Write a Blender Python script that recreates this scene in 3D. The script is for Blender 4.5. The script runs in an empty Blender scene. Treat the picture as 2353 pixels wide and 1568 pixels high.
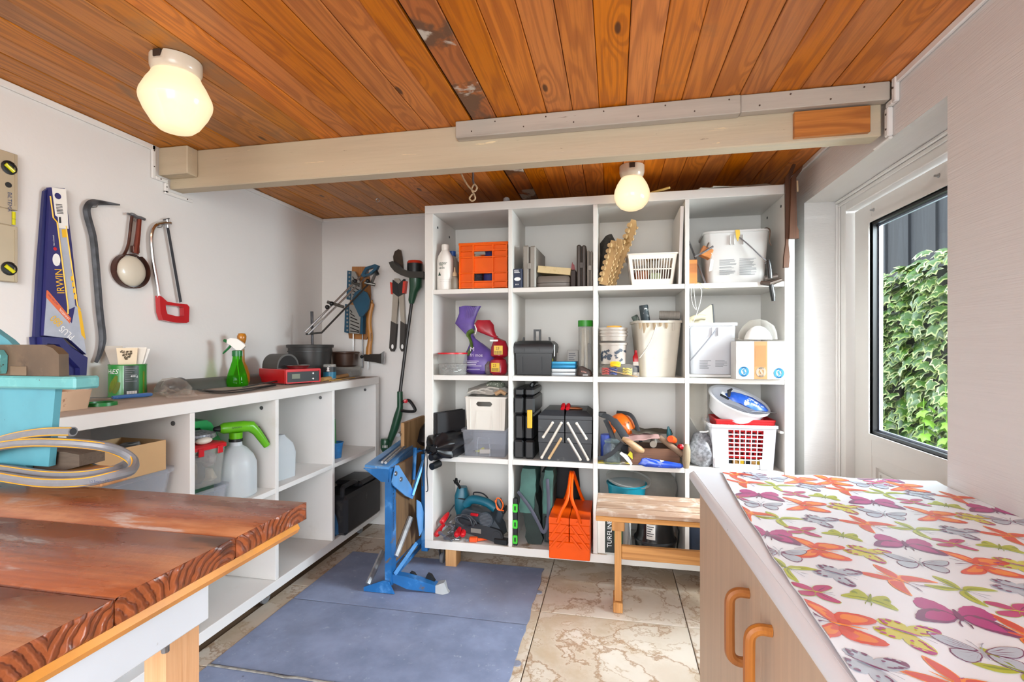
import bpy, bmesh, math, random
from mathutils import Vector, Matrix, Euler, noise
R = math.radians
PI = math.pi
random.seed(7)
SC = bpy.context.scene
COL = SC.collection

# ------------------------------------------------------------------ camera
FPX, YAW, HORY, CAMH = 1143.5, 0.20183, 796.07, 1.21
CT, ST = math.cos(YAW), math.sin(YAW)
cd = bpy.data.cameras.new('camera')
cam = bpy.data.objects.new('camera', cd)
COL.objects.link(cam)
cam.location = (0, 0, CAMH)
cam.rotation_euler = (R(90), 0, YAW)
cd.sensor_fit = 'HORIZONTAL'
cd.sensor_width = 36.0
cd.lens = 36.0 * FPX / 2353
cd.shift_y = (HORY - 784) / 2353
cd.clip_start = 0.02
SC.camera = cam

# ------------------------------------------------------------------ world, lights, exposure
SC.view_settings.view_transform = 'Standard'
SC.view_settings.look = 'None'
SC.view_settings.gamma = 1.0
SC.view_settings.use_curve_mapping = False
SC.view_settings.exposure = 0.06
w = bpy.data.worlds.new('sky')
SC.world = w
w.use_nodes = True
wn = w.node_tree
bg = wn.nodes['Background']
sky = wn.nodes.new('ShaderNodeTexSky')
sky.sky_type = 'NISHITA'
sky.sun_disc = False
sky.sun_elevation = R(48)
sky.sun_rotation = R(120)
sky.air_density = 1.0
sky.dust_density = 2.0
hs = wn.nodes.new('ShaderNodeHueSaturation')
hs.inputs['Saturation'].default_value = 0.35
wn.links.new(sky.outputs[0], hs.inputs['Color'])
wn.links.new(hs.outputs[0], bg.inputs['Color'])
bg.inputs['Strength'].default_value = 1.5

def area(name, loc, rot, sx, sy, power, col):
 l = bpy.data.lights.new(name, 'AREA')
 l.shape = 'RECTANGLE'
 l.size, l.size_y, l.energy, l.color = sx, sy, power, col
 o = bpy.data.objects.new(name, l)
 o.location, o.rotation_euler = loc, rot
 COL.objects.link(o)
 return o

sl = bpy.data.lights.new('sun', 'SUN')
sl.energy, sl.angle, sl.color = 0.9, R(8), (1, .96, .9)
so = bpy.data.objects.new('sun', sl)
so.rotation_euler = (R(25), 0, R(-45))
COL.objects.link(so)
# added fill light behind the camera, standing for daylight from an unseen front
area('added_front_fill', (.2, -1.45, 1.3), (R(84), 0, R(14)), 1.4, 1.5, 50, (.87, .94, 1))
# daylight that falls through the glazed door
area('glazed_door_daylight', (1.5, 2.12, 1.8), (R(64), 0, R(90)), .95, 1.1, 165, (.80, .91, 1))

# ------------------------------------------------------------------ measuring: photo pixel -> point on a known wall, shelf front or floor
def ray(x, y):
 t = (x - 1176.5) / FPX
 return Vector((t * CT - ST, t * ST + CT, -(y - HORY) / FPX))

def onY(x, y, Y):
 r = ray(x, y)
 return Vector((0, 0, CAMH)) + r * (Y / r.y)

def onX(x, y, X):
 r = ray(x, y)
 return Vector((0, 0, CAMH)) + r * (X / r.x)

def onZ(x, y, Z):
 r = ray(x, y)
 return Vector((0, 0, CAMH)) + r * ((Z - CAMH) / r.z)

# ------------------------------------------------------------------ mesh helpers
class MB:
 """collects shapes, builds ONE mesh object"""

 def __init__(s):
  s.v, s.f, s.mi, s.cur, s.M = [], [], [], 0, None

 def add(s, vs, fs):
  n = len(s.v)
  if s.M is not None:
   vs = [s.M @ Vector(p) for p in vs]
  s.v += [tuple(p) for p in vs]
  s.f += [tuple(n + i for i in f) for f in fs]
  s.mi += [s.cur] * len(fs)
  return s

 def box(s, a, b, bev=0.0):
  lo = [min(a[i], b[i]) for i in range(3)]
  hi = [max(a[i], b[i]) for i in range(3)]
  bev = min(bev, *(0.45 * (hi[i] - lo[i]) for i in range(3)))
  if bev <= 0:
   v = [(x, y, z) for x in (lo[0], hi[0]) for y in (lo[1], hi[1]) for z in (lo[2], hi[2])]
   return s.add(v, [(0, 1, 3, 2), (4, 6, 7, 5), (0, 4, 5, 1), (2, 3, 7, 6), (0, 2, 6, 4), (1, 5, 7, 3)])
  v, idx = [], {}
  for sx in (0, 1):
   for sy in (0, 1):
    for sz in (0, 1):
     c = [(lo, hi)[(sx, sy, sz)[i]][i] for i in range(3)]
     d = [bev if (sx, sy, sz)[i] == 0 else -bev for i in range(3)]
     for ax in range(3):
      p = [c[i] + (0 if i == ax else d[i]) for i in range(3)]
      idx[(sx, sy, sz, ax)] = len(v)
      v.append(p)
  F = []
  for ax in range(3):
   o = [i for i in range(3) if i != ax]
   for sd in (0, 1):
    q = []
    for (p, r) in ((0, 0), (1, 0), (1, 1), (0, 1)):
     k = [0, 0, 0]
     k[ax], k[o[0]], k[o[1]] = sd, p, r
     q.append(idx[(*k, ax)])
    F.append(tuple(q))
  for ax in range(3):
   o = [i for i in range(3) if i != ax]
   for p in (0, 1):
    for r in (0, 1):
     k0, k1 = [0, 0, 0], [0, 0, 0]
     k0[o[0]] = k1[o[0]] = p
     k0[o[1]] = k1[o[1]] = r
     k1[ax] = 1
     F.append((idx[(*k0, o[0])], idx[(*k1, o[0])], idx[(*k1, o[1])], idx[(*k0, o[1])]))
  for sx in (0, 1):
   for sy in (0, 1):
    for sz in (0, 1):
     F.append(tuple(idx[(sx, sy, sz, a)] for a in range(3)))
  return s.add(v, F)

 def loft(s, rings, caps=(True, True), closed=True, loop=False):
  n = len(rings[0])
  v = [p for r in rings for p in r]
  F = []
  m = len(rings)
  for i in range(m if loop else m - 1):
   a, b = i * n, ((i + 1) % m) * n
   for j in range(n if closed else n - 1):
    k = (j + 1) % n
    F.append((a + j, a + k, b + k, b + j))
  if closed and not loop:
   if caps[0]:
    F.append(tuple(range(n))[::-1])
   if caps[1]:
    F.append(tuple((m - 1) * n + i for i in range(n)))
  return s.add(v, F)

 def cyl(s, p0, p1, r0, r1=None, n=16, caps=(True, True)):
  r1 = r0 if r1 is None else r1
  p0, p1 = Vector(p0), Vector(p1)
  d = (p1 - p0).normalized()
  u = d.orthogonal().normalized()
  w_ = d.cross(u)
  rings = [[p + (u * math.cos(2 * PI * i / n) + w_ * math.sin(2 * PI * i / n)) * r for i in range(n)] for p, r in ((p0, r0), (p1, r1))]
  return s.loft(rings, caps)

 def tube(s, pts, r, n=8, closed=False, sq=1.0, up=None):
  """round (or squashed) rod along points; r: number or list"""
  P = [Vector(p) for p in pts]
  m = len(P)
  rr = r if isinstance(r, (list, tuple)) else [r] * m
  T = []
  for i in range(m):
   a = P[(i - 1) % m] if (closed or i > 0) else P[i]
   b = P[(i + 1) % m] if (closed or i < m - 1) else P[i]
   T.append((b - a).normalized())
  u = (Vector(up) - T[0] * T[0].dot(Vector(up))).normalized() if up else T[0].orthogonal().normalized()
  rings = []
  for i in range(m):
   u = (u - T[i] * u.dot(T[i]))
   u = u.normalized() if u.length > 1e-6 else T[i].orthogonal().normalized()
   if up:
    q = Vector(up) - T[i] * T[i].dot(Vector(up))
    if q.length > .05:
     u = q.normalized()
   w_ = T[i].cross(u)
   rings.append([P[i] + (u * math.cos(2 * PI * k / n + PI / n) * sq + w_ * math.sin(2 * PI * k / n + PI / n)) * rr[i] for k in range(n)])
  return s.loft(rings, loop=closed)

 def lathe(s, prof, c=(0, 0, 0), n=24, axis=(0, 0, 1), sx=1.0, sy=1.0):
  """prof: (r, h) from bottom to top"""
  c, d = Vector(c), Vector(axis).normalized()
  q = Vector((0, 0, 1)).rotation_difference(d)
  rings = []
  for r, h in prof:
   rr = max(r, 1e-5)
   rings.append([c + q @ Vector((sx * rr * math.cos(2 * PI * i / n), sy * rr * math.sin(2 * PI * i / n), h)) for i in range(n)])
  return s.loft(rings, (prof[0][0] > 1e-4, prof[-1][0] > 1e-4))

 def prism(s, poly, a, b, ax='z'):
  """2-D outline extruded from a to b along ax ('x': outline is (y,z); 'y': (x,z); 'z': (x,y))"""
  def P(p, h):
   return {'x': (h, p[0], p[1]), 'y': (p[0], h, p[1]), 'z': (p[0], p[1], h)}[ax]
  return s.loft([[P(p, a) for p in poly], [P(p, b) for p in poly]])

 def frame(s, outer, inner, a, b, ax='z'):
  """outline with a hole: same count of points in both"""
  def P(p, h):
   return {'x': (h, p[0], p[1]), 'y': (p[0], h, p[1]), 'z': (p[0], p[1], h)}[ax]
  return s.loft([[P(p, a) for p in outer], [P(p, b) for p in outer], [P(p, b) for p in inner], [P(p, a) for p in inner]], loop=True)

 def grid(s, nx, ny, fn, thick=0.0):
  v = [fn(i / nx, j / ny) for j in range(ny + 1) for i in range(nx + 1)]
  F = [(j * (nx + 1) + i, j * (nx + 1) + i + 1, (j + 1) * (nx + 1) + i + 1, (j + 1) * (nx + 1) + i) for j in range(ny) for i in range(nx)]
  if thick:
   n0 = len(v)
   v2 = [Vector(p) - Vector((0, 0, thick)) for p in v]
   F2 = [tuple(n0 + i for i in f[::-1]) for f in F]
   e = []
   loop = [i for i in range(nx)] + [j * (nx + 1) + nx for j in range(ny)] + [ny * (nx + 1) + i for i in range(nx, 0, -1)] + [j * (nx + 1) for j in range(ny, 0, -1)]
   for a, b in zip(loop, loop[1:] + loop[:1]):
    e.append((a, n0 + a, n0 + b, b))
   v, F = list(v) + v2, F + F2 + e
  return s.add(v, F)

 def ball(s, c, rx, ry=None, rz=None, n=14, m=8):
  ry = rx if ry is None else ry
  rz = rx if rz is None else rz
  rings = []
  for j in range(m + 1):
   a = -PI / 2 + PI * j / m
   k = max(math.cos(a), 1e-4)
   rings.append([(c[0] + rx * k * math.cos(2 * PI * i / n), c[1] + ry * k * math.sin(2 * PI * i / n), c[2] + rz * math.sin(a)) for i in range(n)])
  return s.loft(rings)

 def warp(s, fn):
  s.v = [tuple(fn(Vector(p))) for p in s.v]
  return s

 def build(s, name, mats, parent=None, smooth=35, fix=True, kind=None, label=None):
  me = bpy.data.meshes.new(name)
  me.from_pydata(s.v, [], s.f)
  if fix:
   b = bmesh.new()
   b.from_mesh(me)
   bmesh.ops.recalc_face_normals(b, faces=b.faces)
   b.to_mesh(me)
   b.free()
  if not isinstance(mats, (list, tuple)):
   mats = [mats]
  for m in mats:
   me.materials.append(m)
  if len(mats) > 1:
   me.polygons.foreach_set('material_index', s.mi)
  if smooth:
   me.polygons.foreach_set('use_smooth', [True] * len(me.polygons))
   me.set_sharp_from_angle(angle=R(smooth))
  o = bpy.data.objects.new(name, me)
  COL.objects.link(o)
  if parent is not None:
   o.parent = parent
  if kind:
   o['kind'] = kind
  if label:
   o['label'] = label
  return o

def rrect(w, d, r, n=3, cx=0.0, cy=0.0):
 out = []
 for (qx, qy, a0) in ((1, 1, 0), (-1, 1, 90), (-1, -1, 180), (1, -1, 270)):
  for i in range(n + 1):
   a = R(a0 + 90 * i / n)
   out.append((cx + qx * (w / 2 - r) + r * math.cos(a), cy + qy * (d / 2 - r) + r * math.sin(a)))
 return out

def ring(w, d, r, z, n=3):
 return [(x, y, z) for x, y in rrect(w, d, r, n)]

def tub(mb, w, d, h, tw, td, r=.02, wall=.003, rim=.006, rimh=.008, floor=.004):
 """open container with rim: (w,d) at the foot, (tw,td) at the mouth"""
 mb.loft([ring(w, d, r, 0), ring(tw, td, r, h - rimh), ring(tw + 2 * rim, td + 2 * rim, r + rim, h - rimh), ring(tw + 2 * rim, td + 2 * rim, r + rim, h),
    ring(tw - 2 * wall, td - 2 * wall, r, h), ring(w - 2 * wall, d - 2 * wall, r, floor)])
 return mb

def bez(p0, p1, p2, p3, n=12):
 p0, p1, p2, p3 = map(Vector, (p0, p1, p2, p3))
 return [((1 - t) ** 3) * p0 + 3 * t * (1 - t) ** 2 * p1 + 3 * t * t * (1 - t) * p2 + t ** 3 * p3 for t in (i / n for i in range(n + 1))]

def spline(pts, n=8, closed=False):
 """Catmull-Rom through points"""
 P = [Vector(p) for p in pts]
 m = len(P)
 out = []
 for i in range(m if closed else m - 1):
  a = P[(i - 1) % m] if (closed or i) else P[0] * 2 - P[1]
  b, c_ = P[i], P[(i + 1) % m]
  d = P[(i + 2) % m] if (closed or i < m - 2) else P[-1] * 2 - P[-2]
  for k in range(n):
   t = k / n
   out.append(.5 * ((2 * b) + (c_ - a) * t + (2 * a - 5 * b + 4 * c_ - d) * t * t + (3 * b - a - 3 * c_ + d) * t ** 3))
 if not closed:
  out.append(P[-1])
 return out

def text(name, body, size, mat_, parent=None, loc=(0, 0, 0), rot=(R(90), 0, 0), align='LEFT', bend=None, depth=.0004, wx=1.0, kind=None, shear=0):
 """flat lettering as a mesh; bend = radius of the cylinder (axis z through the parent's origin) it is wrapped on"""
 cu = bpy.data.curves.new(name, 'FONT')
 cu.body, cu.size, cu.align_x, cu.extrude, cu.shear = body, size, align, 0, shear
 cu.resolution_u = 3
 o = bpy.data.objects.new('tmp', cu)
 COL.objects.link(o)
 dg = bpy.context.evaluated_depsgraph_get()
 me = bpy.data.meshes.new_from_object(o.evaluated_get(dg))
 bpy.data.objects.remove(o)
 rm = rot if isinstance(rot, Matrix) else Euler(rot).to_matrix().to_4x4()
 M = Matrix.Translation(loc) @ rm @ Matrix.Diagonal((wx, 1, 1, 1))
 me.transform(M)
 if bend:
  for v in me.vertices:
   a = v.co.x / bend
   v.co = Vector((math.sin(a) * bend, -math.cos(a) * bend, v.co.z))
 me.materials.clear()
 me.materials.append(mat_)
 ob = bpy.data.objects.new(name, me)
 COL.objects.link(ob)
 if parent is not None:
  ob.parent = parent
 return ob

def tag(o, label, cat, group=None, kind=None):
 o['label'], o['category'] = label, cat
 if group:
  o['group'] = group
 if kind:
  o['kind'] = kind
 return o

def thing(name, label, cat, loc=(0, 0, 0), rz=0.0, group=None, rot=None):
 o = bpy.data.objects.new(name, None)
 o.empty_display_size = .05
 COL.objects.link(o)
 o.location = loc
 o.rotation_euler = rot if rot else (0, 0, rz)
 return tag(o, label, cat, group)

def struct(name, mb, m, parent=None, **k):
 o = mb.build(name, m, parent, **k)
 if parent is None:
  o['kind'] = 'structure'
 return o

def copy_tree(o, parent=None):
 c = o.copy()
 COL.objects.link(c)
 if parent is not None:
  c.parent = parent
 for ch in [x for x in COL.objects if x.parent == o]:
  copy_tree(ch, c)
 return c

def mpp(P):
 """metres per photo pixel at a point"""
 return (-P[0] * ST + P[1] * CT) / FPX

def WR(deg=0, facing=90):
 """rotation of lettering lying on a wall: facing 90 = towards +x, 0 = towards the viewer (-y), turned by deg in its plane"""
 return Euler((R(90), 0, R(facing))).to_matrix().to_4x4() @ Matrix.Rotation(R(deg), 4, 'Z')

def FL(deg=0):
 return Matrix.Rotation(R(deg), 4, 'Z')

def blob(mb, prof, n=24, amp=.01, fr=20, seed=0, c=(0, 0, 0), tilt=(0, 0)):
 """soft lumpy body: prof = (half width x, half depth y, z[, shift x, shift y])"""
 rings = []
 for q in prof:
  a, b, z = q[:3]
  dx, dy = (tuple(q[3:5]) + (0, 0))[:2]
  rg = []
  for i in range(n):
   t_ = 2 * PI * i / n
   x, y = a * math.cos(t_), b * math.sin(t_)
   k = 1 + amp / max(a, .02) * noise.noise((x * fr + seed * 7.3, y * fr, z * fr))
   zz = z + amp * .6 * noise.noise((x * fr, y * fr + seed * 3.1, z * fr + 9))
   rg.append((c[0] + x * k + dx, c[1] + y * k + dy, c[2] + max(zz, 0.0004)))
  rings.append(rg)
 return mb.loft(rings)

# ------------------------------------------------------------------ materials
def lin(h):
 h = h.lstrip('#')
 return tuple((c / 12.92 if c <= .04045 else ((c + .055) / 1.055) ** 2.4) for c in (int(h[i:i + 2], 16) / 255 for i in (0, 2, 4))) + (1.0,)

class NT:
 def __init__(s, name):
  s.m = bpy.data.materials.new(name)
  s.m.use_nodes = True
  s.t = s.m.node_tree
  s.b = s.t.nodes['Principled BSDF']
  s.out = s.t.nodes['Material Output']

 def n(s, typ, **k):
  nd = s.t.nodes.new('ShaderNode' + typ)
  for a, v in k.items():
   if a.startswith('i_'):
    nd.inputs[int(a[2:])].default_value = v
   else:
    setattr(nd, a, v)
  return nd

 def l(s, a, b):
  s.t.links.new(a, b)

 def math(s, op, a, b=None, clamp=False):
  nd = s.n('Math', operation=op, use_clamp=clamp)
  for i, q in enumerate((a, b)):
   if q is None:
    continue
   if isinstance(q, (int, float)):
    nd.inputs[i].default_value = q
   else:
    s.l(q, nd.inputs[i])
  return nd.outputs[0]

 def mix(s, fac, a, b, blend='MIX'):
  nd = s.n('Mix', data_type='RGBA', blend_type=blend)
  for i, q in ((0, fac), (6, a), (7, b)):
   if isinstance(q, (int, float)):
    nd.inputs[i].default_value = q
   elif isinstance(q, tuple):
    nd.inputs[i].default_value = q
   else:
    s.l(q, nd.inputs[i])
  return nd.outputs[2]

 def coords(s, scale=(1, 1, 1), rnd=True, space='Object'):
  tc = s.n('TexCoord')
  v = tc.outputs[space]
  if rnd:
   oi = s.n('ObjectInfo')
   ad = s.n('VectorMath', operation='ADD')
   cb = s.n('CombineXYZ')
   for i, k in enumerate((37.1, 23.7, 51.3)):
    s.l(s.math('MULTIPLY', oi.outputs['Random'], k), cb.inputs[i])
   s.l(v, ad.inputs[0])
   s.l(cb.outputs[0], ad.inputs[1])
   v = ad.outputs[0]
  mp = s.n('Mapping')
  mp.inputs['Scale'].default_value = scale
  s.l(v, mp.inputs['Vector'])
  return mp.outputs[0]

 def noise(s, vec, scale=5, detail=3, rough=.5, dist=0):
  nd = s.n('TexNoise')
  nd.inputs['Scale'].default_value = scale
  nd.inputs['Detail'].default_value = detail
  nd.inputs['Roughness'].default_value = rough
  nd.inputs['Distortion'].default_value = dist
  s.l(vec, nd.inputs['Vector'])
  return nd.outputs[0]

 def step(s, v, a, b):
  nd = s.n('MapRange')
  nd.interpolation_type = 'SMOOTHSTEP'
  nd.inputs[1].default_value, nd.inputs[2].default_value = a, b
  s.l(v, nd.inputs[0])
  return nd.outputs[0]

 def bump(s, h, dist=.001, strength=1):
  nd = s.n('Bump')
  nd.inputs['Distance'].default_value = dist
  nd.inputs['Strength'].default_value = strength
  s.l(h, nd.inputs['Height'])
  s.l(nd.outputs[0], s.b.inputs['Normal'])

_mc = {}

def mat(name, col, rough=.5, metal=0.0, var=.06, vs=9, stains=(), bump=0.0, bs=120, coat=0.0, spec=.5, emit=None, es=1.0, stretch=(1, 1, 1)):
 """plain procedural surface: colour with mottling, stains = (colour, scale, lo, hi) patches of wear or dirt"""
 if name in _mc:
  return _mc[name]
 t = NT(name)
 c = lin(col)
 v = t.coords(stretch)
 out = c
 if var:
  n1 = t.noise(v, vs, 4)
  out = t.mix(t.step(n1, .3, .7), tuple(x * (1 - var) for x in c[:3]) + (1,), tuple(min(1, x * (1 + var)) for x in c[:3]) + (1,))
 for k, (c2, sc, lo, hi) in enumerate(stains):
  n2 = t.noise(v, sc, 6, .62, .3 * k)
  out = t.mix(t.step(n2, lo, hi), out, lin(c2))
 if isinstance(out, tuple):
  t.b.inputs['Base Color'].default_value = out
 else:
  t.l(out, t.b.inputs['Base Color'])
 t.b.inputs['Roughness'].default_value = rough
 t.b.inputs['Metallic'].default_value = metal
 t.b.inputs['Specular IOR Level'].default_value = spec
 t.b.inputs['Coat Weight'].default_value = coat
 t.b.inputs['Coat Roughness'].default_value = .12
 if emit:
  t.b.inputs['Emission Color'].default_value = lin(emit)
  t.b.inputs['Emission Strength'].default_value = es
 if bump:
  t.bump(t.noise(v, bs, 4), bump)
 _mc[name] = t.m
 return t.m

def wood(name, c1, c2, axis=1, ring=1.0, fine=.3, con=.55, knots=.0, knotcol='#3A1D0C', rough=.45, coat=.0, var=.25, bump=.0006, stains=(), sc=1.0, spec=.5):
 """wood with grain along axis, growth rings, knots, a tone of its own per piece"""
 if name in _mc:
  return _mc[name]
 t = NT(name)
 a = [1, 1, 1]
 S = [9 * sc] * 3
 S[axis] = .7 * sc
 v = t.coords(tuple(S))
 K = [8 * sc] * 3
 K[axis] = 2.6 * sc
 if axis != 2:
  K[2] = .01
 vk = t.coords(tuple(K))
 d = None
 if knots:
  vo = t.n('TexVoronoi', feature='F1')
  vo.inputs['Scale'].default_value = 1.0
  t.l(vk, vo.inputs['Vector'])
  d = vo.outputs['Distance']
 g = t.noise(v, 1.0, 2, .45)
 if d is not None:
  pull = t.math('MULTIPLY', t.step(d, .45, .0), .22)
  g = t.math('ADD', g, pull)
 rings = t.math('SINE', t.math('MULTIPLY', g, 46 * ring))
 rings = t.step(rings, -.6, 1.0)
 F = [150 * sc] * 3
 F[axis] = 4 * sc
 fn = t.noise(t.coords(tuple(F)), 1.0, 3, .6)
 col = t.mix(t.math('MULTIPLY', rings, con), lin(c1), lin(c2))
 col = t.mix(t.math('MULTIPLY', t.step(fn, .42, .75), fine), col, lin(c2))
 oi = t.n('ObjectInfo')
 hv = t.n('HueSaturation')
 val = t.math('ADD', t.math('MULTIPLY', oi.outputs['Random'], 2 * var), 1 - var)
 t.l(val, hv.inputs['Value'])
 r2 = t.math('FRACT', t.math('MULTIPLY', oi.outputs['Random'], 7.31))
 t.l(t.math('ADD', t.math('MULTIPLY', r2, var), 1 - var / 2), hv.inputs['Saturation'])
 t.l(col, hv.inputs['Color'])
 col = hv.outputs[0]
 if d is not None:
  kk = t.math('MULTIPLY', t.step(d, .05 + .09 * knots, .03 + .05 * knots), .85)
  col = t.mix(kk, col, lin(knotcol))
 vs = t.coords((1, 1, 1))
 for c3, scs, lo, hi in stains:
  col = t.mix(t.step(t.noise(vs, scs, 6, .6, .4), lo, hi), col, lin(c3))
 t.l(col, t.b.inputs['Base Color'])
 t.b.inputs['Roughness'].default_value = rough
 t.b.inputs['Coat Weight'].default_value = coat
 t.b.inputs['Coat Roughness'].default_value = .2
 t.b.inputs['Specular IOR Level'].default_value = spec
 if bump:
  t.bump(fn, bump)
 _mc[name] = t.m
 return t.m

def clear(name, col='#FFFFFF', body=.12, rough=.08, haze=None, gl=.10):
 """clear or milky plastic / glass: see-through, with some body colour and gloss"""
 if name in _mc:
  return _mc[name]
 t = NT(name)
 tr = t.n('BsdfTransparent')
 tr.inputs[0].default_value = lin(col)
 t.b.inputs['Base Color'].default_value = lin(haze or col)
 t.b.inputs['Roughness'].default_value = rough
 lw = t.n('LayerWeight')
 lw.inputs[0].default_value = .35
 fac = t.math('ADD', t.math('MULTIPLY', lw.outputs['Facing'], .3), body, clamp=True)
 mx = t.n('MixShader')
 t.l(fac, mx.inputs[0])
 t.l(tr.outputs[0], mx.inputs[1])
 t.l(t.b.outputs[0], mx.inputs[2])
 t.l(mx.outputs[0], t.out.inputs[0])
 _mc[name] = t.m
 return t.m

WHITE = lambda: mat('white_laminate', '#E4E2DF', .42, var=.02, vs=4, stains=(('#CFC8BC', 3.0, .60, .85),))
BLACK = lambda: mat('black_plastic', '#111214', .42, var=.15)
DARK = lambda: mat('dark_grey_plastic', '#28292C', .45, var=.1)
STEEL = lambda: mat('bright_steel', '#B9BABB', .28, 1.0, var=.1)
CHROME = lambda: mat('chrome', '#D8D8D8', .12, 1.0, var=.02)
DULLSTEEL = lambda: mat('dull_steel', '#85868A', .45, .9, var=.15)
REDP = lambda: mat('red_plastic', '#C41220', .32, var=.06)
INK = lambda: mat('black_ink', '#23262A', .6, var=0)
WINK = lambda: mat('white_ink', '#ECECEA', .5, var=0)
PAPER = lambda: mat('white_paper', '#E9E6E0', .7, var=.03)
GREYINK = lambda: mat('grey_ink', '#6C6E72', .6, var=0)

# ================================================================== SETTING
XL, XR, YB, YS, ZC, YF = -1.99, .915, 3.13, 2.56, 2.097, -1.6
wallm = mat('painted_wall', '#DDDAD7', .65, var=.012, vs=3, bump=.0006, bs=60, stains=(('#CBC6C0', 2.2, .66, .9),))
wallr = mat('painted_board_wall', '#D9D6D3', .6, var=.012, vs=3, bump=.0012, bs=10, stretch=(4, .6, 30), stains=(('#C6C1BC', 2.0, .68, .92),))
paint = mat('white_gloss_paint', '#E2DFDB', .35, var=.015, stains=(('#C9C4BB', 5.0, .70, .9),))
m = MB().box((XL - .1, YF, 0), (XL, YB + .1, ZC + .15))
struct('wall_left', m, wallm)
m = MB().box((XL, YB, 0), (XR + .3, YB + .1, ZC + .15))
struct('wall_back', m, wallm)
DY0, DY1, DZ1 = 1.609, 2.679, 1.912          # door opening in the right-hand wall
m = MB()
m.box((XR, YF, 0), (XR + .26, DY0, ZC + .15)).box((XR, DY1, 0), (XR + .26, YB + .1, ZC + .15)).box((XR, DY0, DZ1), (XR + .26, DY1, ZC + .15))
struct('wall_right', m, wallr)

# floor: stone-look slabs, each a piece
flo = struct('floor', MB().box((XL - .1, YF, -.12), (XR + .3, YB + .1, -.012)), mat('floor_screed', '#6E5640', .8))
t = NT('stained_floor_slab')
v = t.coords((1, 1, 1))
n1 = t.noise(v, 2.4, 7, .6, .12)
n2 = t.noise(v, 6, 6, .62, .2)
# water-mark outlines: thin brown contour lines of a noise field
cont = t.math('ABSOLUTE', t.math('SUBTRACT', n1, .52))
line = t.step(cont, .018, .0)
cont2 = t.math('ABSOLUTE', t.math('SUBTRACT', n2, .5))
line2 = t.math('MULTIPLY', t.step(cont2, .02, .0), .55)
col = t.mix(t.step(n1, .40, .60), lin('#C0AB90'), lin('#D6CAB9'))
col = t.mix(t.math('MULTIPLY', t.step(n2, .42, .6), .5), col, lin('#DFD5C8'))
col = t.mix(t.math('MULTIPLY', line, .7), col, lin('#97704A'))
col = t.mix(line2, col, lin('#A88862'))
t.l(col, t.b.inputs['Base Color'])
t.b.inputs['Roughness'].default_value = .42
t.bump(n2, .0006)
slabm = t.m
sx = [-1.61, -.97, -.33, .312, .95]
sy = [-.34, .31, .96, 1.61, 2.25, 2.90, 3.128]
for i in range(len(sx) - 1):
 for j in range(len(sy) - 1):
  MB().box((sx[i] + .002, sy[j] + .002, -.012), (min(sx[i + 1], XR) - .002, sy[j + 1] - .002, 0), .002).build('floor_slab', slabm, flo)

# blue-grey rubber mats laid over the left part of the floor
t = NT('worn_blue_mat')
v = t.coords((1, 1, 1))
n1 = t.noise(v, 5, 6, .6)
n2 = t.noise(v, 38, 5, .7)
n3 = t.noise(v, 2.2, 4, .5)
col = t.mix(t.step(n1, .3, .75), lin('#78849F'), lin('#929EBC'))
col = t.mix(t.math('MULTIPLY', t.step(n3, .5, .8), .4), col, lin('#9496A4'))
col = t.mix(t.math('MULTIPLY', t.step(n2, .60, .78), .75), col, lin('#BCC1CF'))
n4 = t.noise(v, 15, 3, .5)
col = t.mix(t.math('MULTIPLY', t.step(n4, .74, .79), .8), col, lin('#3A3C48'))
t.l(col, t.b.inputs['Base Color'])
t.b.inputs['Roughness'].default_value = .6
t.bump(n2, .0005)
matm = t.m
edge = mat('frayed_mat_edge', '#8D8A84', .8, var=.3, vs=40)
for k, (y0, y1, lab) in enumerate(((2.125, 2.675, 'blue-grey rubber mat strip under the feet of the blue folding workbench'),
         (1.622, 2.117, 'blue-grey rubber mat strip in the middle of the floor, nearer than the folding workbench'),
         (.95, 1.612, 'blue-grey rubber mat strip at the bottom edge of the photo beyond the frayed pale seam'))):
 def edgefn(u, vv, y0=y0, y1=y1, k=k):
  x = -1.50 + u * 1.13
  wob = .006 * noise.noise((u * 7, vv * 5, k * 3.1))
  return Vector((x + (wob * 2 if u == 1 else 0), y0 + (y1 - y0) * vv + wob * .3 * (1 if vv in (0, 1) else 0), .0055 + .0012 * noise.noise((u * 4, vv * 3, k))))
 o = MB().grid(26, 12, edgefn, .005).build('rubber_mat', matm)
 tag(o, lab, 'mat', 'rubber mats on the floor')
 if k == 2:
  s_ = MB().tube([(-1.5 + .75 * i / 16, 1.610 + .012 * noise.noise((i * .8, 2, 1)), .0075 + .002 * noise.noise((i, 1, 1))) for i in range(17)], .006, 6, sq=.5, up=(0, 0, 1))
  s_.build('frayed_edge', edge, o)
# screw tabs at the right-hand edge of the mats
scr = mat('mat_tab', '#8B90A0', .5, var=.1)
for y in (2.42, 1.86):
 o = MB().lathe([(.0, .0), (.018, .0), (.017, .003), (.004, .003), (.004, .0045), (0, .0045)], (-.362, y, .0005), 14).build('washer', scr)
 tag(o, 'small round grey washer at the mat edge, %s' % ('the one nearer the shelf' if y > 2 else 'the one nearer the camera'), 'washer', 'washers at the mat edge')

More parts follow.
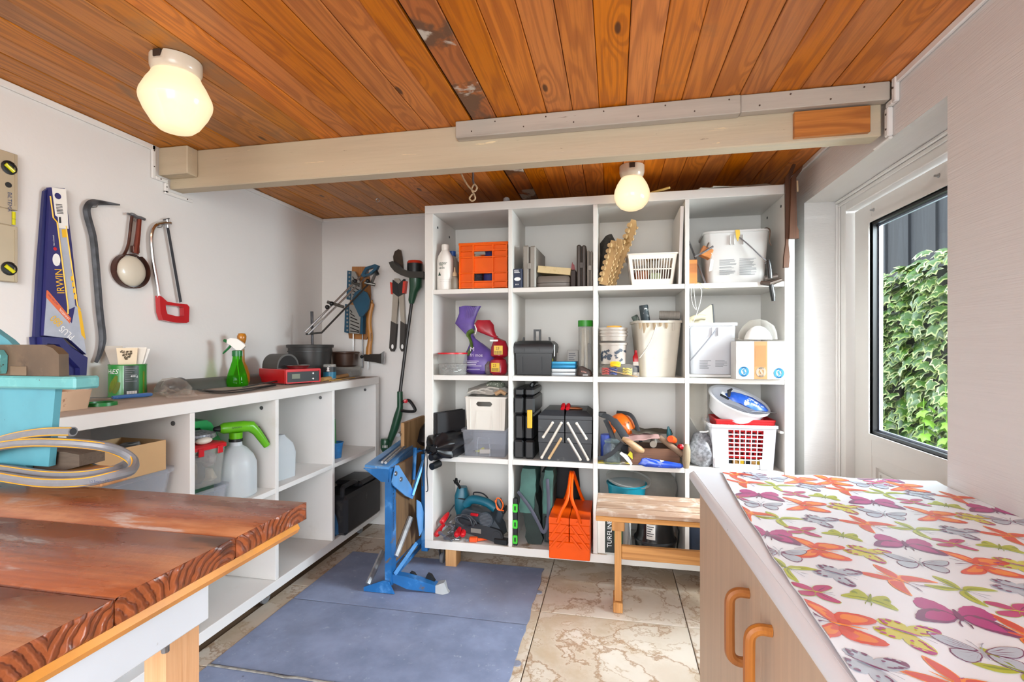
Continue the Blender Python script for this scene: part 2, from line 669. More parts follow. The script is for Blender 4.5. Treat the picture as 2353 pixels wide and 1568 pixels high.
# ceiling: backing and tongue-and-groove planks, each a piece
cei = struct('ceiling', MB().box((XL - .1, YF, ZC + .014), (XR + .3, YB + .1, ZC + .15)), mat('dark_gap', '#2A150A', .9, var=0))
pine = wood('ceiling_pine', '#D47A18', '#8E440A', 1, ring=1.5, con=.42, fine=.4, knots=.55, rough=.5, var=.14, coat=.06, spec=.3, stains=(('#A3672F', 2.3, .58, .8),))
pineg = wood('ceiling_pine_weathered', '#BE7624', '#7A4612', 1, ring=1.4, con=.42, fine=.45, knots=.5, rough=.5, var=.17, coat=.1, stains=(('#86623E', 2.6, .58, .78),))
pinep = wood('ceiling_pine_peeled', '#B86620', '#7E4216', 1, ring=1.4, fine=.4, knots=.4, rough=.5, var=.1, stains=(('#6E4A30', 4.5, .50, .58), ('#C9BDAD', 4.6, .57, .62)))
PITCH = .0978
x = .142 - 22 * PITCH
k = 0
while x < XR:
 gap = .0007 if k % 3 else .0014
 x1 = x + PITCH
 if k == 15:
  gap = .002
 a, b = max(x + gap, XL), min(x1 - gap, XR)
 if k == 14:
  b -= .006                       # the open joint beside the peeled plank
 dz = random.uniform(-.0012, .0012)
 if b > a:
  MB().box((a, YF, ZC + dz), (b, YB - .001, ZC + .013), .0022).build('plank', pinep if k == 15 else (pineg if k < 8 else pine), cei)
 x = x1
 k += 1

# painted ceiling beam with its battens
beamm = mat('cream_beam_paint', '#C2B297', .55, var=.06, vs=3, bump=.0008, bs=14, stretch=(.5, 6, 6),
   stains=(('#B9AC98', 3.0, .52, .8), ('#E6CFA6', 9, .66, .68), ('#5A4A38', 26, .70, .73)))
battm = mat('grey_batten_paint', '#B8AFA2', .6, var=.07, vs=4, bump=.0008, bs=14, stretch=(.5, 6, 6), stains=(('#9D9286', 3.5, .55, .8), ('#5A4A38', 26, .70, .73)))
bm_ = struct('trim_1', MB().box((XL, 1.915, 1.928), (XR - .02, 1.985, ZC - .001), .004), beamm)
bm_['label'] = 'cream painted ceiling beam'
MB().box((XL + .002, 1.855, 1.972), (-1.836, 1.9145, ZC - .002), .004).build('end_block', beamm, bm_)
MB().box((-.61, 1.872, 2.030), (.437, 1.9145, ZC - .002), .003).build('batten', battm, bm_)
MB().box((.438, 1.876, 2.034), (XR - .012, 1.9145, ZC - .002), .003).build('batten', battm, bm_)
MB().box((.617, 1.896, 1.938), (.853, 1.9145, 2.028), .0015).build('pine_patch', wood('patch_pine', '#C47A34', '#8B4A1A', 0, ring=.8, fine=.4, knots=.8, rough=.4, var=.02, sc=.8), bm_)
m = MB()
for i in range(14):
 xx = -.55 + i * .105 + random.uniform(-.02, .02)
 m.cyl((xx, 1.8725, 2.05 + .03 * (i % 2)), (xx, 1.871, 2.05 + .03 * (i % 2)), .0028, n=8)
m.build('nail_heads', mat('rusty_nail', '#4A382B', .7), bm_)

# white corner trims
def strip(name, pts, wdt=.018, parent=None, normal=(1, 0, 0)):
 return struct(name, MB().tube(pts, wdt * .7, 4, up=normal), paint, parent)

tr = struct('trim_2', MB().box((XL + .0005, YF, ZC - .026), (XL + .012, 1.835, ZC - .002), .003), paint)
m = MB()
m.box((XL + .0005, 1.818, 1.948), (XL + .012, 1.836, ZC - .003), .003)
m.box((XL + .0005, 1.8365, 1.948), (XL + .012, 1.898, 1.964), .003)
m.box((XL + .0005, 1.882, 1.903), (XL + .012, 1.9, 1.9475), .003)
m.box((XL + .0005, 1.882, 1.898), (XL + .012, 2.035, 1.914), .003)
struct('trim_3', m, paint)
m = MB()
for y, z in ((1.827, 2.07), (1.827, 2.0), (1.86, 1.956), (1.89, 1.93), (2.0, 1.906)):
 m.cyl((XL + .012, y, z), (XL + .0135, y, z), .003, n=8)
m.build('screw_heads', mat('rusty_nail', '#4A382B', .7), bpy.data.objects['trim_3'])
struct('trim_4', MB().box((XL + .0005, 1.99, ZC - .024), (XL + .012, YB - .0005, ZC - .002), .003), paint)
struct('trim_5', MB().box((XL + .0125, YB - .012, ZC - .024), (XR - .013, YB - .0005, ZC - .002), .003), paint)
struct('trim_6', MB().box((XR - .012, YF, ZC - .026), (XR - .0005, 1.865, ZC - .002), .003), paint)
m = MB()
m.box((XR - .016, 1.842, 2.012), (XR - .0005, 1.864, ZC - .003), .003)
m.box((XR - .016, 1.8645, 2.012), (XR - .0005, 1.90, 2.03), .003)
m.box((XR - .018, 1.882, 1.915), (XR - .0005, 1.904, 2.0115), .003)
m.box((XR - .014, 1.882, 1.905), (XR - .0005, 1.99, 1.9145), .003)
t7 = struct('trim_7', m, paint)
m = MB()
for y, z in ((1.853, 2.06), (1.893, 1.99), (1.893, 1.94)):
 m.cyl((XR - .0195, y, z), (XR - .017, y, z), .0035, n=8)
m.build('screw_heads', mat('rusty_nail', '#4A382B', .7), t7)
struct('trim_8', MB().box((XR - .012, 1.99, ZC - .024), (XR - .0005, YB - .013, ZC - .002), .003), paint)

# ---------------------------------------------------------------- door in the right-hand wall
drm = mat('white_door_paint', '#DAD7D3', .38, var=.012, vs=3)
FX = 1.063
m = MB()
for (y0, y1, z0, z1) in ((2.60, DY1, 0, DZ1), (DY0, 1.69, 0, DZ1)):
 m.box((FX, y0, z0), (FX + .09, y1, z1), .003)
m.box((FX, 1.691, 1.842), (FX + .09, 2.599, DZ1), .003)
# moulded outer edge of the frame
m.box((FX - .012, DY1 - .016, 0), (FX - .0005, DY1 - .0005, DZ1 - .0165), .004).box((FX - .006, DY1 - .034, 0), (FX - .0005, DY1 - .0165, DZ1 - .035), .003)
m.box((FX - .012, DY0, DZ1 - .016), (FX - .0005, DY1, DZ1 - .0005), .004).box((FX - .006, DY0, DZ1 - .034), (FX - .0005, DY1 - .0165, DZ1 - .0165), .003)
dor = struct('door_1', m, drm)
LX = 1.10
m = MB()
GY0, GY1, GZ0, GZ1 = 1.86, 2.437, .83, 1.748
Y0, Y1 = 1.695, 2.592
m.box((LX, GY1, .02), (LX + .045, Y1, 1.836), .003).box((LX, Y0, .02), (LX + .045, GY0, 1.836), .003)
m.box((LX, GY0, GZ1), (LX + .045, GY1, 1.836), 0).box((LX, GY0, .735), (LX + .045, GY1, GZ0), 0).box((LX, GY0, .02), (LX + .045, GY1, .12), 0)
m.box((LX + .012, GY0, .12), (LX + .035, GY1, .735))
leaf = m.build('door_leaf', drm, dor)
# glazing bead, gasket, lower panel moulding
m = MB()
def rect(y0, y1, z0, z1):
 return [(y0, z0), (y1, z0), (y1, z1), (y0, z1)]
for k, (o_, x0, x1) in enumerate(((.026, LX - .007, LX + .001), (.016, LX - .012, LX + .001))):
 m.frame(rect(GY0 - o_, GY1 + o_, GZ0 - o_, GZ1 + o_), rect(GY0, GY1, GZ0, GZ1), x0, x1, 'x')
m.build('glazing_bead', drm, leaf)
m = MB().frame(rect(GY0, GY1, GZ0, GZ1), rect(GY0 + .012, GY1 - .012, GZ0 + .012, GZ1 - .012), LX + .0, LX + .03, 'x')
m.build('gasket', BLACK(), leaf)
m = MB().frame(rect(GY0 + .0125, GY1 - .0125, GZ0 + .0125, GZ1 - .0125), rect(GY0 + .02, GY1 - .02, GZ0 + .02, GZ1 - .02), LX + .02, LX + .03, 'x')
m.build('spacer_bar', mat('spacer_bar', '#9AA3B4', .35, .7), leaf)
m = MB().frame(rect(GY0 + .004, GY1 - .002, .13, .734), rect(GY0 + .03, GY1 - .03, .16, .69), LX + .002, LX + .012, 'x')
m.frame(rect(GY0 + .045, GY1 - .045, .175, .675), rect(GY0 + .055, GY1 - .055, .185, .665), LX + .006, LX + .013, 'x')
m.build('lower_panel', drm, leaf)
MB().box((LX + .022, GY0 + .012, GZ0 + .012), (LX + .027, GY1 - .012, GZ1 - .012)).build('glass_pane', clear('door_glass', '#FBFDFC', .0, .02, '#000000'), leaf)
for y in (2.42, 1.98):
 MB().lathe([(0, 0), (.008, 0), (.008, .002), (.004, .003), (.004, .014), (0, .014)], (LX, y, 1.80), 10, axis=(-1, 0, 0)).build('hook', STEEL(), leaf)

# ---------------------------------------------------------------- outside the door
gm = mat('garden_soil', '#5B5240', .9, var=.3, vs=6)
struct('ground', MB().box((XR + .26, -.5, -.2), (6, 9, -.02)), gm)
fen = thing('garden_fence', 'tall dark grey board fence behind the ivy, seen through the door glass', 'fence', (2.75, 4.3, 0))
fm = wood('charcoal_boards', '#34373C', '#24262A', 2, ring=.6, fine=.5, rough=.65, var=.18)
for i in range(22):
 y = -2.4 + i * .205
 MB().box((-.012 if i % 2 else .006, y, -.02), (.03, y + (.215 if i % 2 == 0 else .2), 3.2), .002).build('board', fm, fen)
# variegated ivy covering a fence-high hedge
ivy = thing('ivy_hedge', 'green ivy hedge with cream-edged leaves outside the door glass', 'ivy', (2.2, 3.9, -.02))
t = NT('variegated_ivy_leaf')
uvn = t.n('Attribute', attribute_name='edge')
oi = t.n('ObjectInfo')
nz = t.noise(t.coords((1, 1, 1)), 26, 3)
base = t.mix(t.step(nz, .35, .65), lin('#26490F'), lin('#4E7A26'))
cream = t.mix(oi.outputs['Random'], lin('#8EA24E'), lin('#C9CE96'))
e2 = t.math('ADD', uvn.outputs['Fac'], t.math('MULTIPLY', t.math('SUBTRACT', nz, .5), .5))
t.l(t.mix(t.step(e2, .55, .8), base, cream), t.b.inputs['Base Color'])
t.b.inputs['Roughness'].default_value = .32
leafm = t.m

def leaf_shape(k, rnd):
 """five-lobed ivy leaf: centre fan with an inner and an outer outline"""
 pts = []
 lob = ((0, 1.0), (28, .55), (52, .82), (85, .5), (118, .66), (150, .45), (180, .18))
 full = [(a, r) for a, r in lob] + [(-a, r) for a, r in lob[-2:0:-1]]
 v = [(0, 0, 0)]
 e = [0]
 for q, ee in ((.55, .25), (1.0, 1.0)):
  for a, r in full:
   rr = r * q * (1 + .12 * rnd.uniform(-1, 1))
   an = R(a + 90)
   v.append((rr * math.cos(an), rr * math.sin(an), -.28 * (rr * math.cos(an)) ** 2 - .22 * rr * rr * q + .05 * rnd.uniform(-1, 1)))
   e.append(ee)
 n = len(full)
 f = [(0, 1 + i, 1 + (i + 1) % n) for i in range(n)]
 f += [(1 + i, 1 + n + i, 1 + n + (i + 1) % n, 1 + (i + 1) % n) for i in range(n)]
 return v, f, e

rl = random.Random(3)
leafs = [leaf_shape(i, rl) for i in range(5)]
lmesh = []
for v, f, e in leafs:
 me = bpy.data.meshes.new('ivy_leaf')
 me.from_pydata(v, [], f)
 at = me.attributes.new('edge', 'FLOAT', 'POINT')
 at.data.foreach_set('value', e)
 me.materials.append(leafm)
 me.polygons.foreach_set('use_smooth', [True] * len(f))
 lmesh.append(me)
MB().grid(30, 24, lambda u, v: Vector((.10 + .05 * noise.noise((u * 6, v * 6, 4)), -1.7 + 3.4 * u, 1.80 * v)), .0).build('shade_backing', mat('ivy_shade', '#1E2A16', .9, var=.3), ivy)  # dark sheet behind the leaves, coloured as the shade inside the hedge
def leaf_matrix(y, z, top):
 s_ = rl.uniform(.060, .092)
 x = -.06 + .1 * noise.noise((y * 3, z * 3, 1.7)) + rl.uniform(-.05, .06)
 if top:
  x = rl.uniform(-.1, .25)
 tilt = Euler((R(rl.uniform(20, 75)) if not top else R(rl.uniform(0, 50)), R(rl.uniform(-28, 28)), R(-90 + rl.uniform(-40, 40)))).to_matrix().to_4x4()
 flip = Matrix.Rotation(R(180 + rl.uniform(-45, 45)), 4, 'Z')
 return Matrix.Translation((x, y, z)) @ tilt @ flip @ Matrix.Scale(s_, 4)
cells = []
for i in range(38):
 for j in range(38):
  y = -1.6 + 3.2 * (i + rl.random()) / 38
  z = 1.86 * (j + rl.random()) / 38
  cells.append((y, z))
def px_seen(y, z):
 P = Vector((2.2, 3.9 + y, z))
 zc = -P.x * ST + P.y * CT
 return 1176.5 + FPX * (P.x * CT + P.y * ST) / zc
near = sorted([c_ for c_ in cells if 2030 < px_seen(*c_) < 2240 and .72 < c_[1]], key=lambda c_: rl.random())[:235]
rest = [c_ for c_ in cells if c_ not in set(near)]
for y, z in near:
 o = bpy.data.objects.new('leaf', rl.choice(lmesh))
 COL.objects.link(o)
 o.parent = ivy
 o.matrix_local = leaf_matrix(y, z, z > 1.8)
for i in range(60):
 y = -1.0 + 1.5 * rl.random()
 o = bpy.data.objects.new('leaf', rl.choice(lmesh))
 COL.objects.link(o)
 o.parent = ivy
 o.matrix_local = leaf_matrix(y, 1.83 + .09 * rl.random() + .05 * noise.noise((y * 4, 0, 0)), True)
V, F, EE = [], [], []
for y, z in rest + [(rl.uniform(-1.6, 1.6), rl.uniform(0, 1.86)) for _ in range(900)]:
 v, f, e = rl.choice(leafs)
 M_ = leaf_matrix(y, z, z > 1.8)
 M_ = Matrix.Translation((.03, 0, 0)) @ M_
 n0 = len(V)
 V += [tuple(M_ @ Vector(p)) for p in v]
 F += [tuple(n0 + i for i in q) for q in f]
 EE += e
me = bpy.data.meshes.new('leaf_mass')
me.from_pydata(V, [], F)
at = me.attributes.new('edge', 'FLOAT', 'POINT')
at.data.foreach_set('value', EE)
me.materials.append(leafm)
me.polygons.foreach_set('use_smooth', [True] * len(F))
o = bpy.data.objects.new('leaf_mass', me)
COL.objects.link(o)
o.parent = ivy
o['kind'] = 'stuff'
# young bright green shoots in front of the ivy, low down
shoot = mat('young_leaf', '#7FB03A', .4, var=.2, vs=20)
for k, (y, xx, h) in enumerate(((-.42, -.22, .98), (-.28, -.26, .90), (-.62, -.2, .86))):
 P = Vector((2.2 + xx, 3.9 + y, -.02))
 s_ = thing('young_plant', ('bright green young shoot standing before the ivy, tallest of three', 'bright green young plant low at the foot of the door glass, nearest the wall edge', 'pale green young shoot low at the left edge of the door glass')[k], 'plant', P, k * 2.1, 'young plants before the ivy')
 MB().tube([(0, 0, 0), (.01, .01, h * .5), (0, .02, h)], [.005, .004, .002], 6).build('stem', shoot, s_)
 for j in range(14):
  a = j * 2.4
  z = h * (.55 + .45 * j / 14)
  o = bpy.data.objects.new('leaf', lmesh[j % 5].copy())
  o.data.materials.clear()
  o.data.materials.append(shoot)
  COL.objects.link(o)
  o.parent = s_
  o.matrix_local = Matrix.Translation((.03 * math.cos(a), .03 * math.sin(a), z)) @ Euler((R(-40), 0, a - PI / 2)).to_matrix().to_4x4() @ Matrix.Scale(.055, 4)

# ================================================================== LARGE FURNITURE
lam = mat('aged_white_laminate', '#DAD7D1', .45, var=.02, vs=4, stains=(('#C2B9AB', 3.0, .60, .85),))
castm = mat('castor_rubber', '#6F7175', .5, var=.1)

def castor(parent, x, y, h):
 c = MB().box((x - .022, y - .03, h - .004), (x + .022, y + .03, h - .0005), .001)
 c.prism([(y - .024, h - .004), (y + .03, h - .004), (y + .022, .028), (y + .004, .028)], x - .016, x - .0135, 'x')
 c.prism([(y - .024, h - .004), (y + .03, h - .004), (y + .022, .028), (y + .004, .028)], x + .0135, x + .016, 'x')
 o = c.build('castor', STEEL(), parent)
 MB().lathe([(0, -.011), (.012, -.011), (.026, -.010), (.029, -.007), (.029, .007), (.026, .010), (.012, .011), (0, .011)], (x, y + .012, .0292), 20, axis=(1, 0, 0)).build('wheel', castm, o)
 return o

# ---- tall white cube shelf on castors
SX0, SX1, SZ0, SZ1, SY1 = -1.009, .833, .111, 1.975, 2.952
COLX = [(-.961, -.544), (-.523, -.103), (-.081, .342), (.362, .790)]
ROWZ = [(.155, .587), (.613, 1.028), (1.054, 1.493), (1.517, 1.931)]
sh = thing('cube_shelf', 'tall white cube shelf of sixteen open compartments on castors against the back wall', 'shelf', (0, 0, 0))
MB().box((SX0, YS, SZ0 + .0445), (-.961, SY1, 1.9305), .0015).build('side_panel', lam, sh)
rp = MB().box((.790, YS, SZ0 + .0445), (SX1, SY1, 1.9305), .0015).build('side_panel', lam, sh)
MB().box((SX0, YS, 1.931), (SX1, SY1, SZ1), .0015).build('top_panel', lam, sh)
bp = MB().box((SX0, YS, SZ0), (SX1, SY1, .155), .0015).build('bottom_panel', mat('scuffed_laminate', '#DCD8D0', .5, var=.05, vs=6, stains=(('#9A8468', 6, .56, .66),)), sh)
MB().box((SX0 + .002, YS - .001, SZ0 + .001), (SX1 - .002, YS + .002, .154), .0005).build('front_edging', lam, bp)
MB().box((SX0, SY1 + .0005, SZ0), (SX1, SY1 + .006, SZ1)).build('back_panel', lam, sh)
for a, b in zip(COLX, COLX[1:]):
 MB().box((a[1], YS + .001, .1555), (b[0], SY1, 1.9305), .001).build('divider', lam, sh)
for a, b in COLX:
 for lo, hi in zip(ROWZ, ROWZ[1:]):
  MB().box((a + .0005, YS + .002, lo[1]), (b - .0005, SY1, hi[0]), .001).build('shelf_board', lam, sh)
MB().box((.772, YS + .005, .795), (.7895, SY1, .806), .001).build('ledge', lam, rp)
m = MB()
for x, z in ((-.9605, 1.87), (-.9605, 1.86)):
 m.cyl((x, YS + .07 if z > 1.865 else YS + .27, z), (x + .002, YS + .07 if z > 1.865 else YS + .27, z), .007, n=10)
for y in (YS + .05, YS + .27):
 m.cyl((.788, y, 1.885), (.79, y, 1.885), .007, n=10)
m.build('bolt', DARK(), sh)
for x in (-.935, .75):
 castor(sh, x, YS + .07, SZ0)
 castor(sh, x, SY1 - .06, SZ0)
MB().box((-.905, YS + .04, .0005), (-.842, YS + .12, SZ0 - .0005), .002).build('wood_block', wood('raw_pine_block', '#D9A873', '#B27C45', 2, ring=.7, fine=.4, rough=.7, var=.05), sh)
MB().box((.45, YS + .04, .0005), (.51, YS + .12, SZ0 - .0005), .002).build('wood_block', _mc['raw_pine_block'], sh)

# ---- low white cube shelf along the left wall
CX0, CX1, CY0, CY1, CZ0, CZ1 = -1.972, -1.52, 1.085, 3.045, .088, 1.009
dusty = mat('dusty_laminate', '#B7ADA3', .7, var=.08, vs=7, stains=(('#9C8F84', 5, .5, .75), ('#7D726A', 18, .66, .74)))
lam = WHITE()
ct = thing('low_shelf', 'long low white cube shelf along the left wall with dusty top', 'shelf', (0, 0, 0))
tp = MB().box((CX0, CY0, CZ1 - .045), (CX1, CY1, CZ1), .0015).build('top_panel', lam, ct)
MB().box((CX0 + .002, CY0 + .003, CZ1 + .0002), (CX1 - .004, CY1 - .003, CZ1 + .0012)).build('dusty_surface', dusty, tp, smooth=0)
MB().box((CX0, CY0, CZ0), (CX1, CY1, CZ0 + .045), .0015).build('bottom_panel', lam, ct)
for y in (CY0, CY1 - .045):
 MB().box((CX0, y, CZ0 + .0455), (CX1, y + .045, CZ1 - .0455), .0015).build('side_panel', lam, ct)
CD = [1.562, 2.033, 2.505]
for y in CD:
 MB().box((CX0, y - .011, CZ0 + .0455), (CX1 - .002, y + .011, CZ1 - .0455), .001).build('divider', lam, ct)
yy = [CY0 + .045] + CD + [CY1 - .045]
for i in range(4):
 a = yy[i] + (.0115 if i else .0005)
 b = yy[i + 1] - (.0115 if i < 3 else .0005)
 MB().box((CX0, a, .533), (CX1 - .003, b, .556), .001).build('shelf_board', lam, ct)
MB().box((CX0 - .004, CY0, CZ0), (CX0 - .0005, CY1, CZ1)).build('back_panel', lam, ct)
m = MB()
for y in CD + [CY1 - .034]:
 m.cyl((CX1 - .075, y - .0115, .925), (CX1 - .075, y - .014, .925), .009, n=12)
m.build('bolt', DULLSTEEL(), ct)
for y in (CY0 + .08, 2.05, CY1 - .1):
 castor(ct, CX1 - .09, y, CZ0)
 castor(ct, CX0 + .09, y, CZ0)

# ---- heavy workbench in the left foreground
t = NT('varnished_bench_wood')
tc = t.coords((1, 1, 1))
sep = t.n('SeparateXYZ')
t.l(tc, sep.inputs[0])
oi = t.n('ObjectInfo')
obj = t.n('TexCoord').outputs['Object']
so_ = t.n('SeparateXYZ')
t.l(obj, so_.inputs[0])
yy_ = t.math('SUBTRACT', t.math('FRACT', t.math('ADD', t.math('MULTIPLY', so_.outputs[1], 5.2), oi.outputs['Random'])), .5)
zz_ = t.math('ADD', t.math('MULTIPLY', so_.outputs[2], 6.5), -5.60)
rad = t.math('SQRT', t.math('ADD', t.math('MULTIPLY', yy_, yy_), t.math('MULTIPLY', zz_, zz_)))
wob = t.noise(t.coords((1.6, 14, 14)), 1.0, 4, .6)
rad = t.math('ADD', rad, t.math('MULTIPLY', wob, .16))
rg = t.step(t.math('SINE', t.math('MULTIPLY', rad, 95)), -.5, .9)
fn = t.noise(t.coords((6, 90, 90)), 1.0, 4, .6)
geo = t.n('NewGeometry')
sn = t.n('SeparateXYZ')
t.l(geo.outputs['Normal'], sn.inputs[0])
up = t.step(sn.outputs[2], .6, .9)
col = t.mix(t.math('MULTIPLY', rg, t.math('SUBTRACT', .55, t.math('MULTIPLY', up, .45))), lin('#98502A'), lin('#4E2214'))
col = t.mix(t.math('MULTIPLY', t.step(fn, .4, .75), .4), col, lin('#6B3520'))
big = t.noise(t.coords((2.2, 6, 6)), 1.0, 5, .6)
worn = t.math('MULTIPLY', t.step(big, .42, .62), up)
col2 = t.mix(t.math('MULTIPLY', worn, .85), col, lin('#C4895E'))
pale = t.noise(t.coords((3.2, 9, 9)), 1.3, 6, .62, .5)
pf = t.math('MULTIPLY', t.step(pale, .56, .66), up)
col2 = t.mix(t.math('MULTIPLY', pf, .75), col2, lin('#B9AAA0'))
dk = t.math('MULTIPLY', t.step(t.noise(t.coords((2.4, 7, 7)), 1.7, 4, .5), .63, .72), .7)
col2 = t.mix(dk, col2, lin('#3A1D16'))
t.l(col2, t.b.inputs['Base Color'])
t.l(t.math('ADD', t.math('MULTIPLY', t.step(big, .35, .65), .2), .22), t.b.inputs['Roughness'])
t.b.inputs['Coat Weight'].default_value = .2
t.b.inputs['Coat Roughness'].default_value = .15
t.bump(t.math('ADD', t.math('MULTIPLY', rg, t.math('SUBTRACT', .65, t.math('MULTIPLY', up, .6))), t.math('MULTIPLY', t.noise(tc, 60, 4), t.math('SUBTRACT', 1.0, t.math('MULTIPLY', up, .7)))), .0022)
benchm = t.m
wb = thing('workbench', 'heavy wooden workbench with glossy reddish plank top in the left foreground', 'workbench', (0, 0, 0))
BX0, BX1, BZ = -1.47, -.60, .90
ys = [.89, .70, .50, .31, .12, -.06]
for k in range(5):
 y1, y0 = ys[k], ys[k + 1]
 nx = 40
 mm = MB()
 ends = []
 rings = []
 for i in range(nx + 1):
  x = BX0 + (BX1 - BX0) * i / nx
  ch = .003
  z1, z0 = BZ + (.0008 if k % 2 else 0), BZ - .034
  yl, yh = y0 + .0009, y1 - .0009
  rings.append([(x, yl + ch, z1), (x, yh - ch, z1), (x, yh, z1 - ch), (x, yh, z0), (x, yl, z0), (x, yl, z1 - ch)])
 mm.loft(rings)
 def endf(u, v, y0=y0, y1=y1, k=k):
  y = y0 + .001 + (y1 - y0 - .002) * u
  z = BZ - .034 + .0335 * v
  d = .006 * noise.noise((y * 70, z * 50, k)) + .006 * noise.noise((y * 18, z * 30, k + 5))
  e = 0 if (u in (0, 1) or v in (0, 1)) else 1
  return Vector((BX1 + (.0015 + max(-.001, d)) * e, y, z))
 mm.grid(40, 9, endf)
 o = mm.build('plank', benchm, wb, smooth=60)
yel = mat('ochre_gloss_strip', '#D08A1E', .3, var=.12, vs=14, coat=.3, stains=(('#E8C79A', 26, .70, .76), ('#9A5A14', 20, .66, .74)))
MB().tube([(BX1 - .006, .862, BZ - .0425), (BX1 - .006, -.06, BZ - .0425)], .0105, 6, up=(0, 0, 1)).build('edge_strip', yel, wb)
MB().box((BX0 + .02, -.05, BZ - .052), (BX1 - .02, .83, BZ - .0345)).build('underboard', mat('underboard', '#8A6A48', .7), wb)
apr = mat('pale_blue_apron', '#C9D2DC', .5, var=.03, vs=8, stains=(('#8D8A84', 30, .68, .74),))
MB().box((BX1 - .022, -.05, BZ - .108), (BX1 - .008, .655, BZ - .0535), .002).build('apron', apr, wb)
MB().cyl((BX1 - .015, .585, BZ - .118), (BX1 - .015, .585, BZ - .1085), .005, n=8).build('bolt', DULLSTEEL(), wb)
legw = wood('bench_leg_wood', '#E0B48C', '#C08E60', 2, ring=.5, fine=.7, rough=.65, var=.04)
MB().box((-.70, .628, .0005), (-.661, .693, BZ - .0525), .002).build('leg', legw, wb)
MB().box((BX0 + .05, .60, .0005), (BX0 + .11, .66, BZ - .0525), .002).build('leg', legw, wb)

# ---- cabinet in the right foreground with worktop, doors and bent-wood handles
cb = thing('base_cabinet', 'beige-fronted base cabinet with white worktop and two curved wooden handles in the right foreground', 'cabinet', (0, 0, 0))
wtm = mat('chipped_white_worktop', '#E0E3E8', .35, var=.015, vs=4, stains=(('#4A4038', 34, .735, .75),))
frt = mat('beige_woodgrain_front', '#C6AC92', .5, var=.05, vs=1.5, stretch=(40, 40, 1.5), bump=.0002, bs=6)
top = [(.248, 1.663), (.910, 1.668), (.910, .12), (.292, .12)]
m = MB().prism(top, .779, .815, 'z')
wt = m.build('worktop', wtm, cb)
# rounded nose of the worktop front edge
nose = [(.2475 + .004, 1.661), (.2895 + .004, .12)]
MB().tube([(nose[0][0], nose[0][1], .797), (nose[1][0], nose[1][1], .797)], .0178, 12, up=(0, 0, 1)).build('front_edge', wtm, wt)
body = [(.282, 1.645), (.905, 1.65), (.905, .13), (.325, .13)]
MB().prism(body, .08, .7785, 'z').build('carcass', frt, cb)
MB().prism([(.33, 1.63), (.90, 1.63), (.90, .14), (.36, .14)], .0005, .0795, 'z').build('plinth', mat('plinth', '#8D7C6A', .6), cb)
def fx(y, off=0):      # front plane of the doors at depth y
 return .282 + (1.645 - y) * (.043 / 1.515) - off
hm = wood('bentwood_handle', '#B3702F', '#8A4E1C', 2, ring=.5, fine=.5, rough=.38, var=.05, coat=.2)
for k, (ya, yb_) in enumerate(((1.644, 1.05), (1.046, .45))):
 P = [(fx(ya, .018), ya), (fx(ya, .0005), ya), (fx(yb_, .0005), yb_), (fx(yb_, .018), yb_)]
 d = MB().prism(P, .10, .768, 'z').build('door', frt, cb)
 yh = 1.125 if k == 0 else .985
 zt, zb = .690, .545
 x0 = fx(yh, .0185)
 path = spline([(x0, yh, zt), (x0 - .022, yh, zt), (x0 - .036, yh, zt - .012), (x0 - .038, yh, zt - .04), (x0 - .038, yh, zb + .04), (x0 - .036, yh, zb + .012), (x0 - .022, yh, zb), (x0, yh, zb)], 5)
 MB().tube(path, .0105, 10, up=(0, 1, 0)).build('handle', hm, d)

# ---- printed oilcloth with butterflies
ZT = .8155
edge_px = [(1659, 1087), (1672, 1112), (1685, 1135), (1706, 1172), (1722, 1199), (1744, 1228), (1763, 1262), (1777, 1287), (1797, 1312), (1816, 1342), (1838, 1370), (1859, 1405), (1892, 1454), (1925, 1504), (1958, 1553)]
EP = [onZ(x, y, .817) for x, y in edge_px]
EP.append(EP[-1] + (EP[-1] - EP[-3]) * 4)
def edge_x(y):
 for a, b in zip(EP, EP[1:]):
  if b.y <= y <= a.y:
   q = (a.y - y) / (a.y - b.y)
   return a.x + (b.x - a.x) * q
 return EP[0].x if y > EP[0].y else EP[-1].x
CYF, CYN = 1.655, .20
def cloth_h(x, y):
 ex = max(0, 1 - (x - edge_x(y)) / .03)
 far = max(0, 1 - (CYF - y) / .035)
 return ZT + .0022 + .0015 * noise.noise((x * 5, y * 4, 0)) + .005 * ex * (0.6 + .8 * noise.noise((1, y * 13, 2))) * (1 if ex else 0) + .007 * far * max(0, noise.noise((x * 9, 3, 1)) + .3)
def cloth_pt(u, v):
 y = CYF + (CYN - CYF) * v
 x0 = edge_x(y)
 x = x0 + (.9135 - x0) * u
 return Vector((x, y, cloth_h(x, y)))
clm = mat('white_oilcloth', '#ECF3FA', .33, var=.01, vs=3, spec=.5)
cl = MB().grid(60, 110, cloth_pt, .0012).build('tablecloth', clm)
tag(cl, 'white oilcloth printed with colourful butterflies lying on the right-hand worktop', 'tablecloth')

PC = {'mag': '#B5267F', 'mag2': '#7E2A63', 'or1': '#DE4A1E', 'or2': '#F08A1C', 'lime': '#B3BE2A', 'lime2': '#8A9A22', 'pur': '#7C3A63', 'ice': '#B9C6D3', 'grey': '#A9AFBC', 'red': '#D5482A', 'pink': '#BE3A78', 'yel': '#D3D24A', 'wht': '#E6E4E3', 'dark': '#6A2750'}
PK = list(PC)
pm = [mat('print_' + k, c, .36, var=.05, vs=30) for k, c in PC.items()]

def smooth_poly(p, n=4):
 return [(q.x, q.y) for q in spline([(a, b, 0) for a, b in p], n, True)]

def scallop(p, amp, n):
 cx_ = sum(a for a, b in p) / len(p)
 cy_ = sum(b for a, b in p) / len(p)
 out = []
 for i, (a, b) in enumerate(p):
  k = 1 + amp * math.sin(i * n)
  out.append((cx_ + (a - cx_) * k, cy_ + (b - cy_) * k))
 return out

